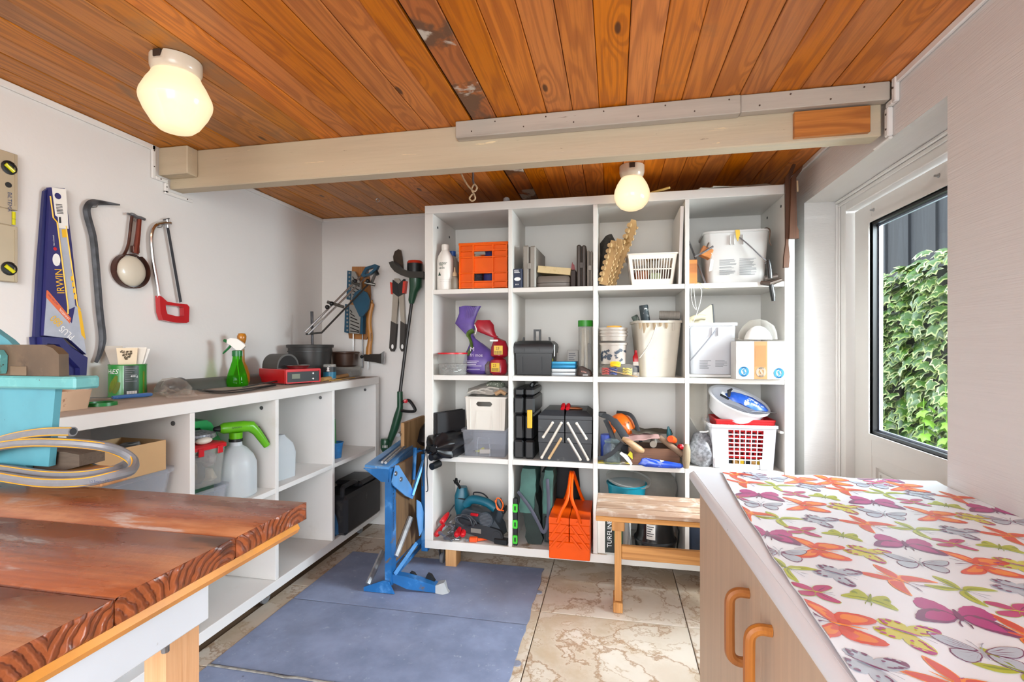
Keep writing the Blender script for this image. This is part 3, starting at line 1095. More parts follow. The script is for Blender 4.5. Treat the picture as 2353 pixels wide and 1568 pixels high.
def shrink(p, k, dx=0, dy=0):
 cx_ = sum(a for a, b in p) / len(p)
 cy_ = sum(b for a, b in p) / len(p)
 return [(cx_ + (a - cx_) * k + dx, cy_ + (b - cy_) * k + dy) for a, b in p]

def butterfly(kind):
 """flat print shapes for the right half (x>0), head towards +y, span 1; -> [(colour, polygon, mirrored)]"""
 out = []
 A = lambda c, p, mir=True: out.append((c, p, mir))
 if kind == 'M':
  fw = scallop(smooth_poly([(.02, .04), (.14, .17), (.33, .22), (.50, .22), (.46, .10), (.36, .0), (.16, -.05)]), .02, 2.6)
  hw = scallop(smooth_poly([(.02, .02), (.18, .04), (.38, -.02), (.40, -.14), (.30, -.24), (.15, -.20), (.05, -.10)]), .04, 2.3)
  A('mag', hw); A('mag2', fw); A('mag', shrink(fw, .72, -.05, -.015))
  A('pur', smooth_poly([(.17, -.01), (.23, 0), (.24, -.04), (.18, -.05)]))
  A('mag2', smooth_poly([(0, .10), (.035, .06), (.032, -.03), (0, -.10)]))
  ant = ((.01, .09), (.06, .16), (.05, .22))
 elif kind == 'O':
  fw = scallop(smooth_poly([(.01, .08), (.18, .20), (.40, .34), (.50, .35), (.47, .22), (.36, .08), (.14, .0)]), .012, 2.2)
  hw = scallop(smooth_poly([(.02, 0), (.2, .04), (.34, -.03), (.37, -.22), (.30, -.36), (.18, -.32), (.07, -.16)]), .03, 2.7)
  A('or1', fw); A('or2', shrink(fw, .62, -.03, -.02)); A('or1', smooth_poly([(.12, .1), (.2, .12), (.17, .05), (.1, .03)]))
  A('or1', hw); A('or2', shrink(hw, .66, .0, .01)); A('red', smooth_poly([(.03, .0), (.13, .01), (.15, -.08), (.07, -.1)]))
  A('or2', smooth_poly([(0, .1), (.02, .05), (.018, -.1), (0, -.24)]))
  ant = ((.01, .1), (.06, .25), (.12, .33))
 elif kind == 'L':
  fw = smooth_poly([(.02, .08), (.2, .13), (.42, .17), (.50, .15), (.43, .06), (.28, -.02), (.08, -.02)])
  hw = scallop(smooth_poly([(.03, .0), (.2, .0), (.36, .0), (.33, -.14), (.24, -.20), (.10, -.12)]), .02, 2)
  A('lime', hw); A('lime2', shrink(hw, .35, .08, .0)); A('lime', fw); A('lime2', smooth_poly([(.06, .05), (.25, .075), (.4, .12), (.25, .05), (.08, .02)]))
  A('lime2', smooth_poly([(0, .12), (.035, .09), (.03, 0), (.018, -.1), (0, -.14)]))
  ant = ((.015, .11), (.06, .17), (.05, .24))
 elif kind == 'Y' or kind == 'P':
  c1, c2 = ('yel', 'mag') if kind == 'Y' else ('ice', 'pur')
  fw = smooth_poly([(.02, .05), (.18, .20), (.36, .26), (.49, .22), (.44, .08), (.28, -.02), (.08, -.02)])
  hw = scallop(smooth_poly([(.02, -.0), (.22, -.02), (.34, -.10), (.30, -.24), (.16, -.30), (.05, -.22)]), .05, 2.4)
  A(c1, hw); A(c1, fw)
  A(c2, smooth_poly([(.36, .255), (.49, .22), (.45, .08), (.36, .04), (.38, .14)]))
  for (a, b) in ((.2, .16), (.26, .19), (.13, .11)):
   A(c2, smooth_poly([(a, b), (a + .05, b + .05), (a + .075, b + .05), (a + .02, b - .02)]))
  for (a, b) in ((.28, -.12), (.25, -.2), (.17, -.25), (.1, -.22)):
   A(c2, smooth_poly([(a - .02, b + .02), (a + .035, b + .03), (a + .045, b - .025), (a, b - .02)]))
  A(c1, smooth_poly([(.42, .17), (.44, .19), (.455, .15), (.43, .14)])); A(c1, smooth_poly([(.41, .1), (.43, .11), (.43, .07), (.41, .075)]))
  A(c2, smooth_poly([(0, .1), (.022, .06), (.02, -.1), (0, -.26)]))
  A(c2, smooth_poly([(.22, .05), (.28, .07), (.27, .03)]))
  ant = ((.01, .09), (.05, .2), (.08, .25))
 elif kind == 'G':
  fw = smooth_poly([(.03, .04), (.2, .2), (.40, .28), (.49, .26), (.43, .12), (.28, .02)])
  hw = scallop(smooth_poly([(.03, .0), (.2, .02), (.35, -.02), (.35, -.16), (.24, -.24), (.10, -.16)]), .03, 2.6)
  for w_ in (hw, fw):
   A('pur', w_); A('ice', shrink(w_, .90)); 
  for a0, a1 in (((.06, .05), (.34, .23)), ((.08, .045), (.38, .17)), ((.1, .035), (.34, .09)), ((.06, -.01), (.28, -.07)), ((.06, -.02), (.24, -.16)), ((.06, -.03), (.14, -.16))):
   A('pur', [(a0[0], a0[1]), ((a0[0] + a1[0]) / 2 + .004, (a0[1] + a1[1]) / 2 - .004), a1, ((a0[0] + a1[0]) / 2 - .003, (a0[1] + a1[1]) / 2 + .003)])
  A('grey', smooth_poly([(0, .08), (.014, .05), (.012, -.08), (0, -.12)]))
  ant = ((.01, .07), (.05, .19), (.09, .23))
 elif kind == 'R':
  fw = smooth_poly([(.01, .06), (.2, .14), (.42, .24), (.50, .26), (.42, .10), (.2, -.02)])
  hw = smooth_poly([(.02, .02), (.18, -.02), (.3, -.14), (.34, -.30), (.22, -.26), (.08, -.14)])
  A('or2', hw); A('red', shrink(hw, .84)); A('or2', fw); A('red', shrink(fw, .84, -.005, -.004))
  A('or2', smooth_poly([(0, .12), (.02, .06), (.016, -.1), (0, -.18)]))
  ant = ((.01, .1), (.08, .22), (.16, .28))
 elif kind == 'K':
  fw = smooth_poly([(.01, .04), (.16, .12), (.38, .24), (.5, .28), (.44, .14), (.22, .02)])
  hw = smooth_poly([(.02, .0), (.18, -.04), (.32, -.14), (.34, -.28), (.24, -.26), (.08, -.12)])
  A('lime', hw); A('lime2', smooth_poly([(.05, -.03), (.2, -.12), (.27, -.22), (.15, -.14)])); A('lime', fw); A('lime2', smooth_poly([(.04, .05), (.2, .1), (.38, .2), (.2, .07)]))
  A('lime2', smooth_poly([(0, .08), (.025, .04), (.02, -.04), (0, -.2)]))
  ant = ((.01, .06), (.05, .2), (.1, .26))
 else:  # S: small magenta with a lime edge
  fw = smooth_poly([(.01, .05), (.2, .18), (.40, .26), (.5, .2), (.38, .05), (.15, -.01)])
  hw = smooth_poly([(.01, .0), (.2, -.01), (.36, -.12), (.34, -.26), (.18, -.26), (.05, -.12)])
  A('lime', shrink(hw, 1.08)); A('pink', hw); A('lime', shrink(fw, 1.06)); A('pink', fw)
  A('mag2', smooth_poly([(.05, .04), (.2, .09), (.35, .17), (.2, .11)]))
  A('yel', smooth_poly([(0, .12), (.02, .06), (.016, -.1), (0, -.2)]))
  ant = ((.01, .09), (.05, .2), (.1, .24))
 dk = {'M': 'dark', 'O': 'dark', 'L': 'lime2', 'Y': 'grey', 'P': 'grey', 'G': 'grey', 'R': 'dark', 'K': 'grey', 'S': 'grey'}[kind]
 a, b, c_ = ant
 wl = .005
 A(dk, [(a[0], a[1]), (b[0] - wl, b[1]), (c_[0] - wl, c_[1]), (c_[0] + wl, c_[1] - .004), (b[0] + wl, b[1] - .004), (a[0] + wl, a[1] - .004)])
 return out

def crop3(x, y):
 return onZ(1580 + x / 3.045, 1060 + y / 3.045, .817)

# (two wing tips or ends in the print, head side): orientation of each kind of print, measured once on the cloth
ORI = {}
def ori(kind, p, q, head):
 P, Q = crop3(*p), crop3(*q)
 d = (Q - P)
 span = d.length
 d.normalize()
 nrm = Vector((-d.y, d.x, 0))
 Hd = crop3(*head) - (P + Q) / 2
 if nrm.dot(Hd) < 0:
  d = -d
  nrm = -nrm
 ORI[kind] = (d, nrm, span)
ori('M', (1245, 580), (1755, 650), (1480, 640))
ori('O', (715, 542), (760, 692), (700, 622))
ori('L', (1050, 950), (1455, 1060), (1230, 1010))
ori('Y', (1355, 720), (1405, 628), (1420, 685))
ori('P', (1150, 875), (1210, 765), (1230, 835))
ori('G', (1395, 690), (1890, 760), (1700, 690))
ori('R', (1525, 935), (1712, 845), (1690, 920))
ori('K', (2050, 1005), (2120, 895), (2130, 965))
ori('S', (1060, 985), (985, 862), (1060, 905))
YS = {'M': 1.5, 'O': 1.18, 'L': 1.6, 'Y': 1.55, 'P': 1.52, 'G': 1.2, 'R': 1.75, 'K': 1.75, 'S': 1.9}
BF = [('R', 395, 152), ('K', 610, 175), ('G', 575, 125), ('O', 790, 138), ('P', 862, 184), ('R', 1095, 203), ('S', 752, 233), ('L', 962, 253), ('G', 1285, 172), ('O', 1525, 185), ('K', 1372, 228),
  ('P', 1630, 238), ('R', 1878, 255), ('M', 500, 240), ('M', 1300, 290), ('O', 830, 316), ('Y', 1105, 332), ('G', 515, 312), ('G', 1378, 380), ('K', 632, 405), ('P', 930, 418), ('R', 1240, 440),
  ('S', 1575, 288), ('L', 1810, 310), ('K', 1580, 480), ('O', 1735, 385), ('Y', 2020, 403), ('P', 1910, 500), ('G', 2270, 430), ('R', 2235, 525), ('L', 2185, 605), ('S', 805, 492), ('L', 1085, 518),
  ('O', 920, 625), ('Y', 1262, 648), ('M', 1520, 580), ('S', 1855, 580), ('P', 1052, 795), ('G', 1630, 725), ('R', 1455, 830), ('O', 2065, 735), ('K', 680, 755), ('K', 1905, 905), ('P', 2330, 905),
  ('S', 890, 918), ('L', 1275, 965), ('O', 1075, 1150), ('Y', 1545, 1215), ('M', 1890, 1085), ('S', 2310, 1060), ('G', 2075, 1360), ('P', 1310, 1455), ('R', 1900, 1580), ('M', 560, 515), ('M', 2150, 345), ('M', 1330, 120),
  ('K', 2330, 1480), ('R', 2380, 1230), ('Y', 2330, 740), ('G', 640, 650), ('R', 420, 372), ('R', 330, 97), ('P', 455, 105), ('S', 355, 262), ('O', 1010, 143), ('L', 1490, 1700), ('O', 1250, 1850), ('M', 2300, 1750), ('S', 1330, 155)]
m = MB()
def put_print(kind, cx_, cy_):
 c0 = crop3(cx_, cy_)
 d, nn, s_ = ORI[kind]
 ysc = s_ * YS[kind]
 z = 0
 for cname, poly, mir in butterfly(kind):
  z += 1
  for sgn in (1, -1) if mir else (1,):
   pts = []
   ok = True
   for a, b in poly:
    p = c0 + d * (a * sgn * s_) + nn * (b * ysc)
    if p.x < edge_x(p.y) + .0015:
     p.x = edge_x(p.y) + .0015
    p.x = min(p.x, .9115)
    p.y = min(p.y, CYF - .004)
    pts.append(p)
   ar = abs(sum(pts[i].x * pts[(i + 1) % len(pts)].y - pts[(i + 1) % len(pts)].x * pts[i].y for i in range(len(pts)))) / 2
   if ar < 2e-7:
    continue
   m.cur = PK.index(cname)
   cen = sum(pts, Vector()) / len(pts)
   vs_ = [(cen.x, cen.y, cloth_h(cen.x, cen.y) + .0006 + .00012 * z)] + [(p.x, p.y, cloth_h(p.x, p.y) + .0006 + .00012 * z) for p in pts]
   n_ = len(pts)
   m.add(vs_, [(0, 1 + i, 1 + (i + 1) % n_) if sgn == 1 else (0, 1 + (i + 1) % n_, 1 + i) for i in range(n_)])
for b in BF:
 put_print(*b)
m.build('butterfly_print', pm, cl, smooth=0, fix=False)

# ---- slatted pine bench in front of the shelf
bn = thing('slatted_bench', 'small slatted pine bench in front of the right-hand shelf compartments', 'bench', (0, 0, 0))
pn = wood('bench_pine', '#C98F4E', '#9A6128', 0, ring=.8, fine=.5, rough=.5, var=.04)
slm = wood('worn_slat_wood', '#B89C84', '#86624A', 0, ring=.8, fine=.7, rough=.65, var=.06, stains=(('#CFC2B6', 11, .50, .75), ('#8A5C42', 9, .62, .78)))
y = 2.188
for k in range(4):
 yw = .072 if k else .07
 MB().box((-.077, y, .474), (.72, y + yw - .007, .492), .002).build('slat', slm, bn)
 y += yw + .003
MB().box((-.077, 2.189, .452), (.72, 2.209, .4735), .002).build('front_rail', pn, bn)
MB().box((-.077, 2.455, .452), (.72, 2.475, .4735), .002).build('back_rail', pn, bn)
pz = wood('bench_pine_post', '#CB9150', '#9F662C', 2, ring=.8, fine=.5, rough=.5, var=.04)
for x in (.003, .60):
 MB().box((x, 2.318, .0455), (x + .031, 2.362, .4515), .003).build('post', pz, bn)
 MB().box((x - .006, 2.302, .0005), (x + .037, 2.43, .045), .003).build('foot', pz, bn)
 MB().box((x - .012, 2.212, .405), (x + .043, 2.45, .4515), .003).build('top_bearer', pz, bn)
MB().box((.0345, 2.325, .236), (.5995, 2.350, .298), .003).build('stretcher', pn, bn)

# ---- the two ceiling lamps
por = mat('porcelain', '#D8CBB6', .3, var=.02, coat=.4)
t = NT('lit_opal_glass')
em = t.n('Emission')
em.inputs[0].default_value = (1.0, .76, .46, 1)
lw = t.n('LayerWeight')
lw.inputs[0].default_value = .5
t.l(t.math('ADD', t.math('MULTIPLY', t.math('SUBTRACT', 1.0, lw.outputs['Facing']), .75), .95), em.inputs[1])
gs = t.n('BsdfGlossy')
gs.inputs['Roughness'].default_value = .15
mx = t.n('MixShader')
mx.inputs[0].default_value = .05
t.l(em.outputs[0], mx.inputs[1])
t.l(gs.outputs[0], mx.inputs[2])
t.l(mx.outputs[0], t.out.inputs[0])
opal = t.m

def lamp(loc, prof, rb, hb, label):
 o = thing('ceiling_lamp', label, 'lamp', loc)
 n = 40
 rings = []
 for r, z in ((rb, 0), (rb * 1.0, -hb * .55), (rb * .93, -hb * .8), (rb * .80, -hb)):
  rings.append([(r * math.cos(2 * PI * i / n) * (.86 if (abs(((2 * PI * i / n) - 1.5 * PI)) < .17 and z > -hb * .5) else 1), r * math.sin(2 * PI * i / n) * (.86 if (abs(((2 * PI * i / n) - 1.5 * PI)) < .17 and z > -hb * .5) else 1), z) for i in range(n)])
 MB().loft(rings[::-1]).build('base', por, o)
 MB().box((-.013, -rb - .0005, -hb * .42), (.013, -rb * .9, -.0005), .001).build('cable_notch', mat('dark_notch', '#3B2A1E', .7), o)
 MB().lathe(prof, (0, 0, -hb), 40).build('globe', opal, o, smooth=60)
 pl_ = bpy.data.lights.new('bulb', 'POINT')
 pl_.energy, pl_.color, pl_.shadow_soft_size = 9, (1, .66, .34), max(p[0] for p in prof) + .004
 po = bpy.data.objects.new('bulb', pl_)
 po.location = (0, 0, -hb + prof[0][1] / 2)
 po.parent = o
 COL.objects.link(po)
 return o

lamp((-1.332, 1.306, ZC - .0015), [(0, -.170), (.030, -.169), (.048, -.163), (.064, -.148), (.086, -.112), (.097, -.086), (.099, -.072), (.096, -.058), (.082, -.028), (.070, -.008), (.066, .002), (0, .003)], .070, .050,
  'lit opal jar-shaped ceiling lamp nearer the camera at the upper left')
lamp((.087, 2.518, ZC - .0015), [(0, -.160), (.030, -.157), (.055, -.146), (.075, -.124), (.084, -.098), (.086, -.080), (.083, -.060), (.073, -.034), (.060, -.012), (.052, .0), (0, .003)], .060, .058,
  'lit round opal ceiling lamp beyond the beam above the tall shelf')

# ================================================================== LEFT WALL: hanging tools
def wl(px, py, off=0.0):
 p = onX(px, py, XL)
 return (p.y, p.z)

def wprism(m, pxs, x0, x1):
 return m.prism([wl(*p) for p in pxs], XL + x0, XL + x1, 'x')

nail = mat('nail', '#8B8782', .4, .8)

def hook_at(parent, y, z, l=.03):
 MB().tube([(XL + .0005, y, z), (XL + l, y, z), (XL + l + .006, y, z + .008)], .002, 6).build('nail', nail, parent)

# spirit level
lv = thing('spirit_level', 'beige aluminium spirit level with yellow vials hanging on the left wall at the photo edge', 'spirit level', (0, 0, 0))
alu = mat('champagne_aluminium', '#B7A88F', .4, .35, var=.04)
y1, y0 = 1.309, 1.255
m = MB()
pr = [(XL + .003, 0), (XL + .026, 0), (XL + .026, 1)]
for (z0, z1, ya) in ((1.424, 1.612, y1), (1.666, 1.855, y1), (1.612, 1.666, y1 - .017)):
 m.box((XL + .003, y0, z0), (XL + .024, ya, z1), .002)
m.box((XL + .0242, y1 - .011, 1.426), (XL + .026, y1 - .009, 1.60), 0).box((XL + .0242, y1 - .011, 1.68), (XL + .026, y1 - .009, 1.852), 0)
m.build('body', alu, lv)
vial = mat('yellow_vial', '#D6D21E', .15, var=.05, coat=.6)
for z in (1.803, 1.468):
 o = MB().lathe([(.0, .0), (.021, 0), (.023, .002), (.017, .004), (.016, .001), (0, .001)], (XL + .0235, 1.283, z), 22, axis=(1, 0, 0)).build('vial_ring', BLACK(), lv)
 MB().cyl((XL + .027, 1.271, z + .008), (XL + .027, 1.295, z - .010), .006, n=12).build('vial', vial, o)
o = MB().cyl((XL + .014, y1 - .009, 1.617), (XL + .014, y1 - .009, 1.661), .0075, n=14).build('vial', vial, lv)
MB().cyl((XL + .014, y1 - .009, 1.636), (XL + .014, y1 - .009, 1.637), .0079, n=14).build('vial_line', INK(), o)
MB().lathe([(.004, 0), (.009, 0), (.009, .002), (.004, .002)], (XL + .0242, 1.281, 1.745), 14, axis=(1, 0, 0)).build('hang_hole', BLACK(), lv)
text('lettering', 'BILTEMA', .017, mat('blue_ink', '#23355F', .5, var=0), lv, (XL + .0247, 1.279, 1.722), WR(-90))

# hand saw in its printed carton
sw = thing('boxed_handsaw', 'handsaw in navy and grey printed carton sleeve with yellow lettering, hung on the left wall', 'saw', (0, 0, 0))
navy = mat('navy_card', '#2B2A66', .7, var=.05)
m = MB()
wprism(m, [(100, 432), (134, 434), (150, 560), (166, 706), (184, 815), (143, 778), (84, 772), (92, 600)], .012, .030)
m.build('carton', navy, sw)
m = MB()
wprism(m, [(93, 440), (101, 434), (92, 600), (84, 775), (70, 775), (80, 600)], .006, .018)
m.build('blade_guard', mat('deep_navy_plastic', '#1B1E5A', .35, var=.05), sw)
hn = mat('navy_handle', '#242660', .4, var=.08)
m = MB()
wprism(m, [(62, 775), (92, 770), (126, 774), (186, 815), (180, 885), (168, 893), (120, 905), (84, 880), (70, 850)], .008, .012)
m.build('handle_back', hn, sw)
m = MB()
P = [wl(*p) for p in [(78, 775), (126, 777), (146, 800), (184, 822), (180, 880), (160, 905), (110, 905), (82, 860)]]
Q = [wl(*p) for p in [(90, 790), (118, 792), (134, 814), (166, 846), (166, 868), (154, 888), (118, 888), (96, 850)]]
m.frame(P, Q, XL + .0125, XL + .036, 'x')
m.build('handle', hn, sw)
gre = mat('print_grey', '#4A4444', .85, var=.04, spec=.15)
ye = mat('print_yellow', '#E5B21C', .45, var=.03)
orr = mat('print_orange', '#D9673A', .45, var=.03)
m = MB()
wprism(m, [(92, 672), (150, 744), (158, 703), (166, 708), (184, 815), (143, 778), (85, 771)], .0301, .0306)
wprism(m, [(118, 516), (138, 518), (158, 705), (143, 712)], .0301, .0305)
m.build('grey_print', gre, sw)
m = MB()
for a, b in (((100, 452), (107, 502)), ((107, 502), (116, 512)), ((116, 512), (141, 706)), ((136, 520), (163, 704)), ((141, 706), (141, 722)), ((163, 704), (170, 712))):
 A_, B_ = wl(*a), wl(*b)
 m.tube([(XL + .0308, *A_), (XL + .0308, *B_)], .0026, 4)
wprism(m, [(163, 708), (171, 716), (176, 745), (182, 781), (172, 770)], .0307, .0311)
for k in range(4):
 wprism(m, [(147 + k * 2.5 - 8 * (k > 9), 636 + k * 14), (154 + k * 2.5, 634 + k * 14), (155 + k * 2.5, 644 + k * 14), (148 + k * 2.5, 647 + k * 14)], .0307, .0311)
wprism(m, [(126, 528), (136, 528), (138, 546), (128, 547)], .0307, .0311)
m.build('yellow_print', ye, sw)
m = MB()
wprism(m, [(91, 668), (94, 668), (148, 732), (145, 744), (90, 684)], .0308, .0312)
m.build('orange_print', orr, sw)
m = MB()
wprism(m, [(103, 432), (136, 436), (142, 527), (119, 525), (117, 500), (111, 496)], .0309, .0314)
m.build('header_card', PAPER(), sw)
m = MB()
for k in range(7):
 ya = 470 + k * 3.4
 wprism(m, [(112 + k * .5, ya), (127 + k * .5, ya + 1.5), (127 + k * .5, ya + 3.0), (112 + k * .5, ya + 1.7)], .0315, .0317)
wprism(m, [(119, 500), (124, 500), (125, 514), (120, 514)], .0315, .0317)
m.build('barcode', INK(), sw)
MB().lathe([(0, 0), (.011, 0), (.011, .0003), (0, .0003)], (XL + .0315, *wl(117, 452)), 16, axis=(1, 0, 0)).build('round_mark', navy, sw)
MB().lathe([(.0125, 0), (.014, 0), (.014, .0004), (.0125, .0004)], (XL + .0307, *wl(114, 598)), 20, axis=(1, 0, 0), sx=1.6, sy=.9).build('oval_mark', WINK(), sw)
text('lettering', 'JACK', .0165, WINK(), sw, (XL + .0311, *wl(119, 610)), WR(97), wx=.8)
text('lettering', 'IRWIN', .036, ye, sw, (XL + .0311, *wl(133, 676)), WR(96), wx=.86)
text('lettering', '880', .036, ye, sw, (XL + .0316, *wl(130, 742)), WR(138), wx=.75)
text('lettering', 'PLUS', .033, WINK(), sw, (XL + .0316, *wl(157, 773)), WR(138), wx=.8)
text('lettering', 'UNIVERSAL', .012, WINK(), sw, (XL + .0314, *wl(145, 733)), WR(132), wx=.8)
text('lettering', 'ANTI FRICTION', .008, navy, sw, (XL + .0314, *wl(118, 700)), WR(132), wx=.8)
text('lettering', 'Made in Denmark', .0065, WINK(), sw, (XL + .0311, *wl(110, 566)), WR(94), wx=.8)
MB().lathe([(0, 0), (.006, 0), (.006, .0004), (0, .0004)], (XL + .0307, *wl(111, 573)), 12, axis=(1, 0, 0)).build('red_mark', REDP(), sw)
hook_at(sw, *wl(118, 440), .012)

# crowbar
iron = mat('forged_iron', '#4A4B4F', .45, .5, var=.3, vs=30)
cw = thing('crowbar', 'dark grey iron crowbar with hooked end hanging on the left wall', 'crowbar', (0, 0, 0))
pp = [(260, 472), (240, 468), (216, 466), (200, 468), (192, 480), (194, 500), (206, 545), (212, 600), (217, 660), (222, 720), (227, 762), (228, 785), (222, 812), (213, 833)]
path = [Vector((XL + .016 + (.018 if i == 0 else 0), *wl(*p))) for i, p in enumerate(pp)]
sp = spline(path, 4)
n = len(sp)
rr = [.0125 * min(1, .22 + i * .085) if i < 10 else (.0125 if i < n - 9 else .0125 * (.45 + .06 * (n - i))) for i in range(n)]
MB().tube(sp, rr, 6, up=(1, 0, 0)).build('bar', iron, cw)
hook_at(cw, *wl(207, 477), .03)

# strap wrench holding a white disc
st = thing('filter_wrench', 'dark brown strap wrench curled round a white domed disc, hung on the left wall', 'wrench', (0, 0, 0))
rust = mat('dark_brown_metal', '#4A2A20', .35, .4, var=.3, vs=25)
cy, cz = wl(293, 623)
n = 40
rings = []
for i in range(n + 1):
 a = R(70 + 350 * i / n)
 ry, rz = .070, .066
 rr_ = 1 + .10 * (i / n)
 c_, s_ = math.cos(a), math.sin(a)
 rings.append([(XL + h, cy + ry * (rr_ + d) * c_, cz + rz * (rr_ + d) * s_) for h, d in ((.004, 0), (.03, 0), (.03, .05), (.004, .05))])
MB().loft(rings).build('strap', rust, st)
MB().lathe([(1, -.0), (1.0, .012), (.85, .02), (.5, .026), (0, .028)], (XL + .006, cy, cz), 36, axis=(1, 0, 0)).warp(lambda p: Vector((p.x, cy + (p.y - cy) * .067, cz + (p.z - cz) * .063))).build('disc', mat('white_disc', '#CFC6B4', .3, var=.03, coat=.4), st)
tp_ = [(276, 600), (284, 570), (292, 540), (296, 510)]
MB().tube(spline([Vector((XL + .016, *wl(*p))) for p in [(256, 630), (262, 602), (278, 585), (288, 560), (293, 520), (296, 498)]], 5), .006, 8).build('strap_end', rust, st)
MB().tube([Vector((XL + .018, *wl(*p))) for p in [(303, 584), (309, 540), (312, 505)]], [.012, .010, .009], 8).build('handle', mat('brown_handle', '#6B2B1C', .3, .3, var=.2), st)
MB().tube(spline([Vector((XL + .02, *wl(*p))) for p in [(284, 492), (296, 494), (306, 500), (316, 502), (324, 505)]], 4), [.005] * 3 + [.0075] * 10 + [.006] * 4, 8).build('crosspiece', DULLSTEEL(), st)
MB().box((XL + .004, *wl(297, 580)), (XL + .022, *wl(312, 568)), .002).build('clamp', rust, st)
hook_at(st, *wl(305, 507), .014)

# hacksaw
hk = thing('hacksaw', 'hacksaw with chrome frame and red handle hanging on the left wall', 'hacksaw', (0, 0, 0))
MB().tube(spline([Vector((XL + .018, *wl(*p))) for p in [(384, 514), (366, 514), (350, 519), (341, 534), (340, 560), (344, 600), (352, 645), (359, 690)]], 5), .0085, 10).build('frame_tube', CHROME(), hk)
MB().tube([Vector((XL + .018, *wl(*p))) for p in [(376, 505), (378, 524)]], .006, 8).build('blade_holder', STEEL(), hk)
MB().tube([Vector((XL + .018, *wl(*p))) for p in [(368, 506), (381, 503)]], .0035, 6).build('wing_nut', DULLSTEEL(), hk)
m = MB()
wprism(m, [(375, 524), (381, 523), (411, 694), (405, 696)], .0165, .018)
m.build('blade', mat('saw_blade', '#55575C', .4, .7), hk)
P = [wl(*p) for p in [(354, 680), (360, 683), (372, 694), (398, 698), (418, 700), (423, 706), (422, 740), (416, 743), (392, 742), (362, 736), (356, 718)]]
Q = [wl(*p) for p in [(368, 700), (370, 701), (376, 702), (396, 704), (406, 705), (410, 708), (411, 726), (407, 728), (392, 727), (372, 722), (369, 712)]]
MB().frame(P, Q, XL + .006, XL + .03, 'x').build('handle', mat('red_hacksaw_paint', '#B5121C', .28, var=.06, coat=.5, stains=(('#6E6A68', 55, .72, .76),)), hk)
hook_at(hk, *wl(362, 523), .02)

# ================================================================== ON TOP OF THE LOW SHELF
ZT1 = 1.0106

def ct_at(px, py, z=ZT1):
 return onZ(px, py, z)

# bean tin with seed packets
P = ct_at(300, 914)
P += Vector((-.065, .045, 0))
tin = thing('bean_tin', 'opened green vegetable tin with black label standing on the low shelf', 'tin', P)
rt, ht = .0625, .128
gr = mat('green_tin_print', '#2E8A3A', .3, var=.06, vs=12, coat=.4, stains=(('#3E7A2A', 14, .58, .7),))
MB().lathe([(0, 0), (rt, 0), (rt + .0015, .003), (rt, .006), (rt, ht - .004), (rt + .0015, ht - .002), (rt, ht), (rt - .002, ht), (rt - .002, .004), (0, .004)], n=40).build('can', gr, tin)
def band(parent, name, a0, a1, z0, z1, m_, r=rt + .0006, n=10):
 """patch of print wrapped on a tin: angles in degrees, 0 = towards the viewer (-y)"""
 v, f = [], []
 for i in range(n + 1):
  a = R(a0 + (a1 - a0) * i / n)
  v += [(r * math.sin(a), -r * math.cos(a), z0), (r * math.sin(a), -r * math.cos(a), z1)]
 f = [(2 * i, 2 * i + 2, 2 * i + 3, 2 * i + 1) for i in range(n)]
 return MB().add(v, f).build(name, m_, parent, fix=False)
rot0 = -48   # the tin's face turned to the camera
tin.rotation_euler[2] = R(46)
band(tin, 'dark_label', -8, 36, .012, ht - .004, mat('label_green_black', '#2A3A33', .35, var=.1))
band(tin, 'barcode_patch', 0, 30, .006, .024, WINK(), rt + .0009)
for k in range(9):
 band(tin, 'barcode_line', 1 + k * 3.2, 2.2 + k * 3.2, .007, .0235, INK(), rt + .0012, 2)
for k in range(7):
 band(tin, 'print_line', -4, 30 - (k % 3) * 7, .112 - k * .0085, .1145 - k * .0085, GREYINK(), rt + .0009, 6)
text('lettering', '400 g', .011, WINK(), tin, (.012, 0, .078), bend=rt + .0012)
text('lettering', 'HiES', .026, WINK(), tin, (-.078, 0, .092), bend=rt + .0009, shear=.3)
pod = mat('pod_print', '#6C7A22', .4, var=.2, vs=30)
for a, z0, z1 in ((-48, .030, .085), (-40, .016, .060), (-58, .02, .07)):
 v = []
 for i in range(9):
  q = i / 8
  aa = R(a + 18 * q)
  wd = .007 * math.sin(PI * min(1, .15 + q * .8)) + .003
  zz = z0 + (z1 - z0) * q
  for s_ in (-1, 1):
   a2 = aa + s_ * wd / rt
   v.append(((rt + .0008) * math.sin(a2), -(rt + .0008) * math.cos(a2), zz - s_ * wd * .4))
 MB().add(v, [(2 * i, 2 * i + 1, 2 * i + 3, 2 * i + 2) for i in range(8)]).build('bean_pod_print', pod, tin, fix=False)
band(tin, 'bean_pod_print', 52, 60, .01, .1, pod)
pk = thing('seed_packets', 'fanned cream paper packets standing in the green tin', 'packets', P + Vector((0, 0, .005)), R(46))
crm = mat('cream_paper', '#DCC9AC', .7, var=.04)
def packet(nm, x0, x1, z1, y, lean, skew, m_):
 w2 = .024
 m = MB()
 c = (x0 + x1) / 2
 pts = [(-w2 * .8, .0), (w2 * .8, .0), (x1, z1), (x0, z1)]
 rg = []
 for q in (0, 1):
  rg.append([(a + skew * b, y + lean * b + q * .0012, b) for a, b in pts])
 return m.loft(rg).build(nm, m_, pk)
packet('packet', -.055, .005, .196, .014, .02, -.12, mat('grey_paper', '#B9B0A4', .7))
packet('packet', -.032, .036, .188, -.006, -.03, -.02, crm)
packet('packet', -.022, .046, .190, .002, .01, .08, mat('pale_paper', '#DDD5C9', .7))
packet('packet', -.01, .05, .184, .009, .03, .12, PAPER())
m = MB()
rv = random.Random(4)
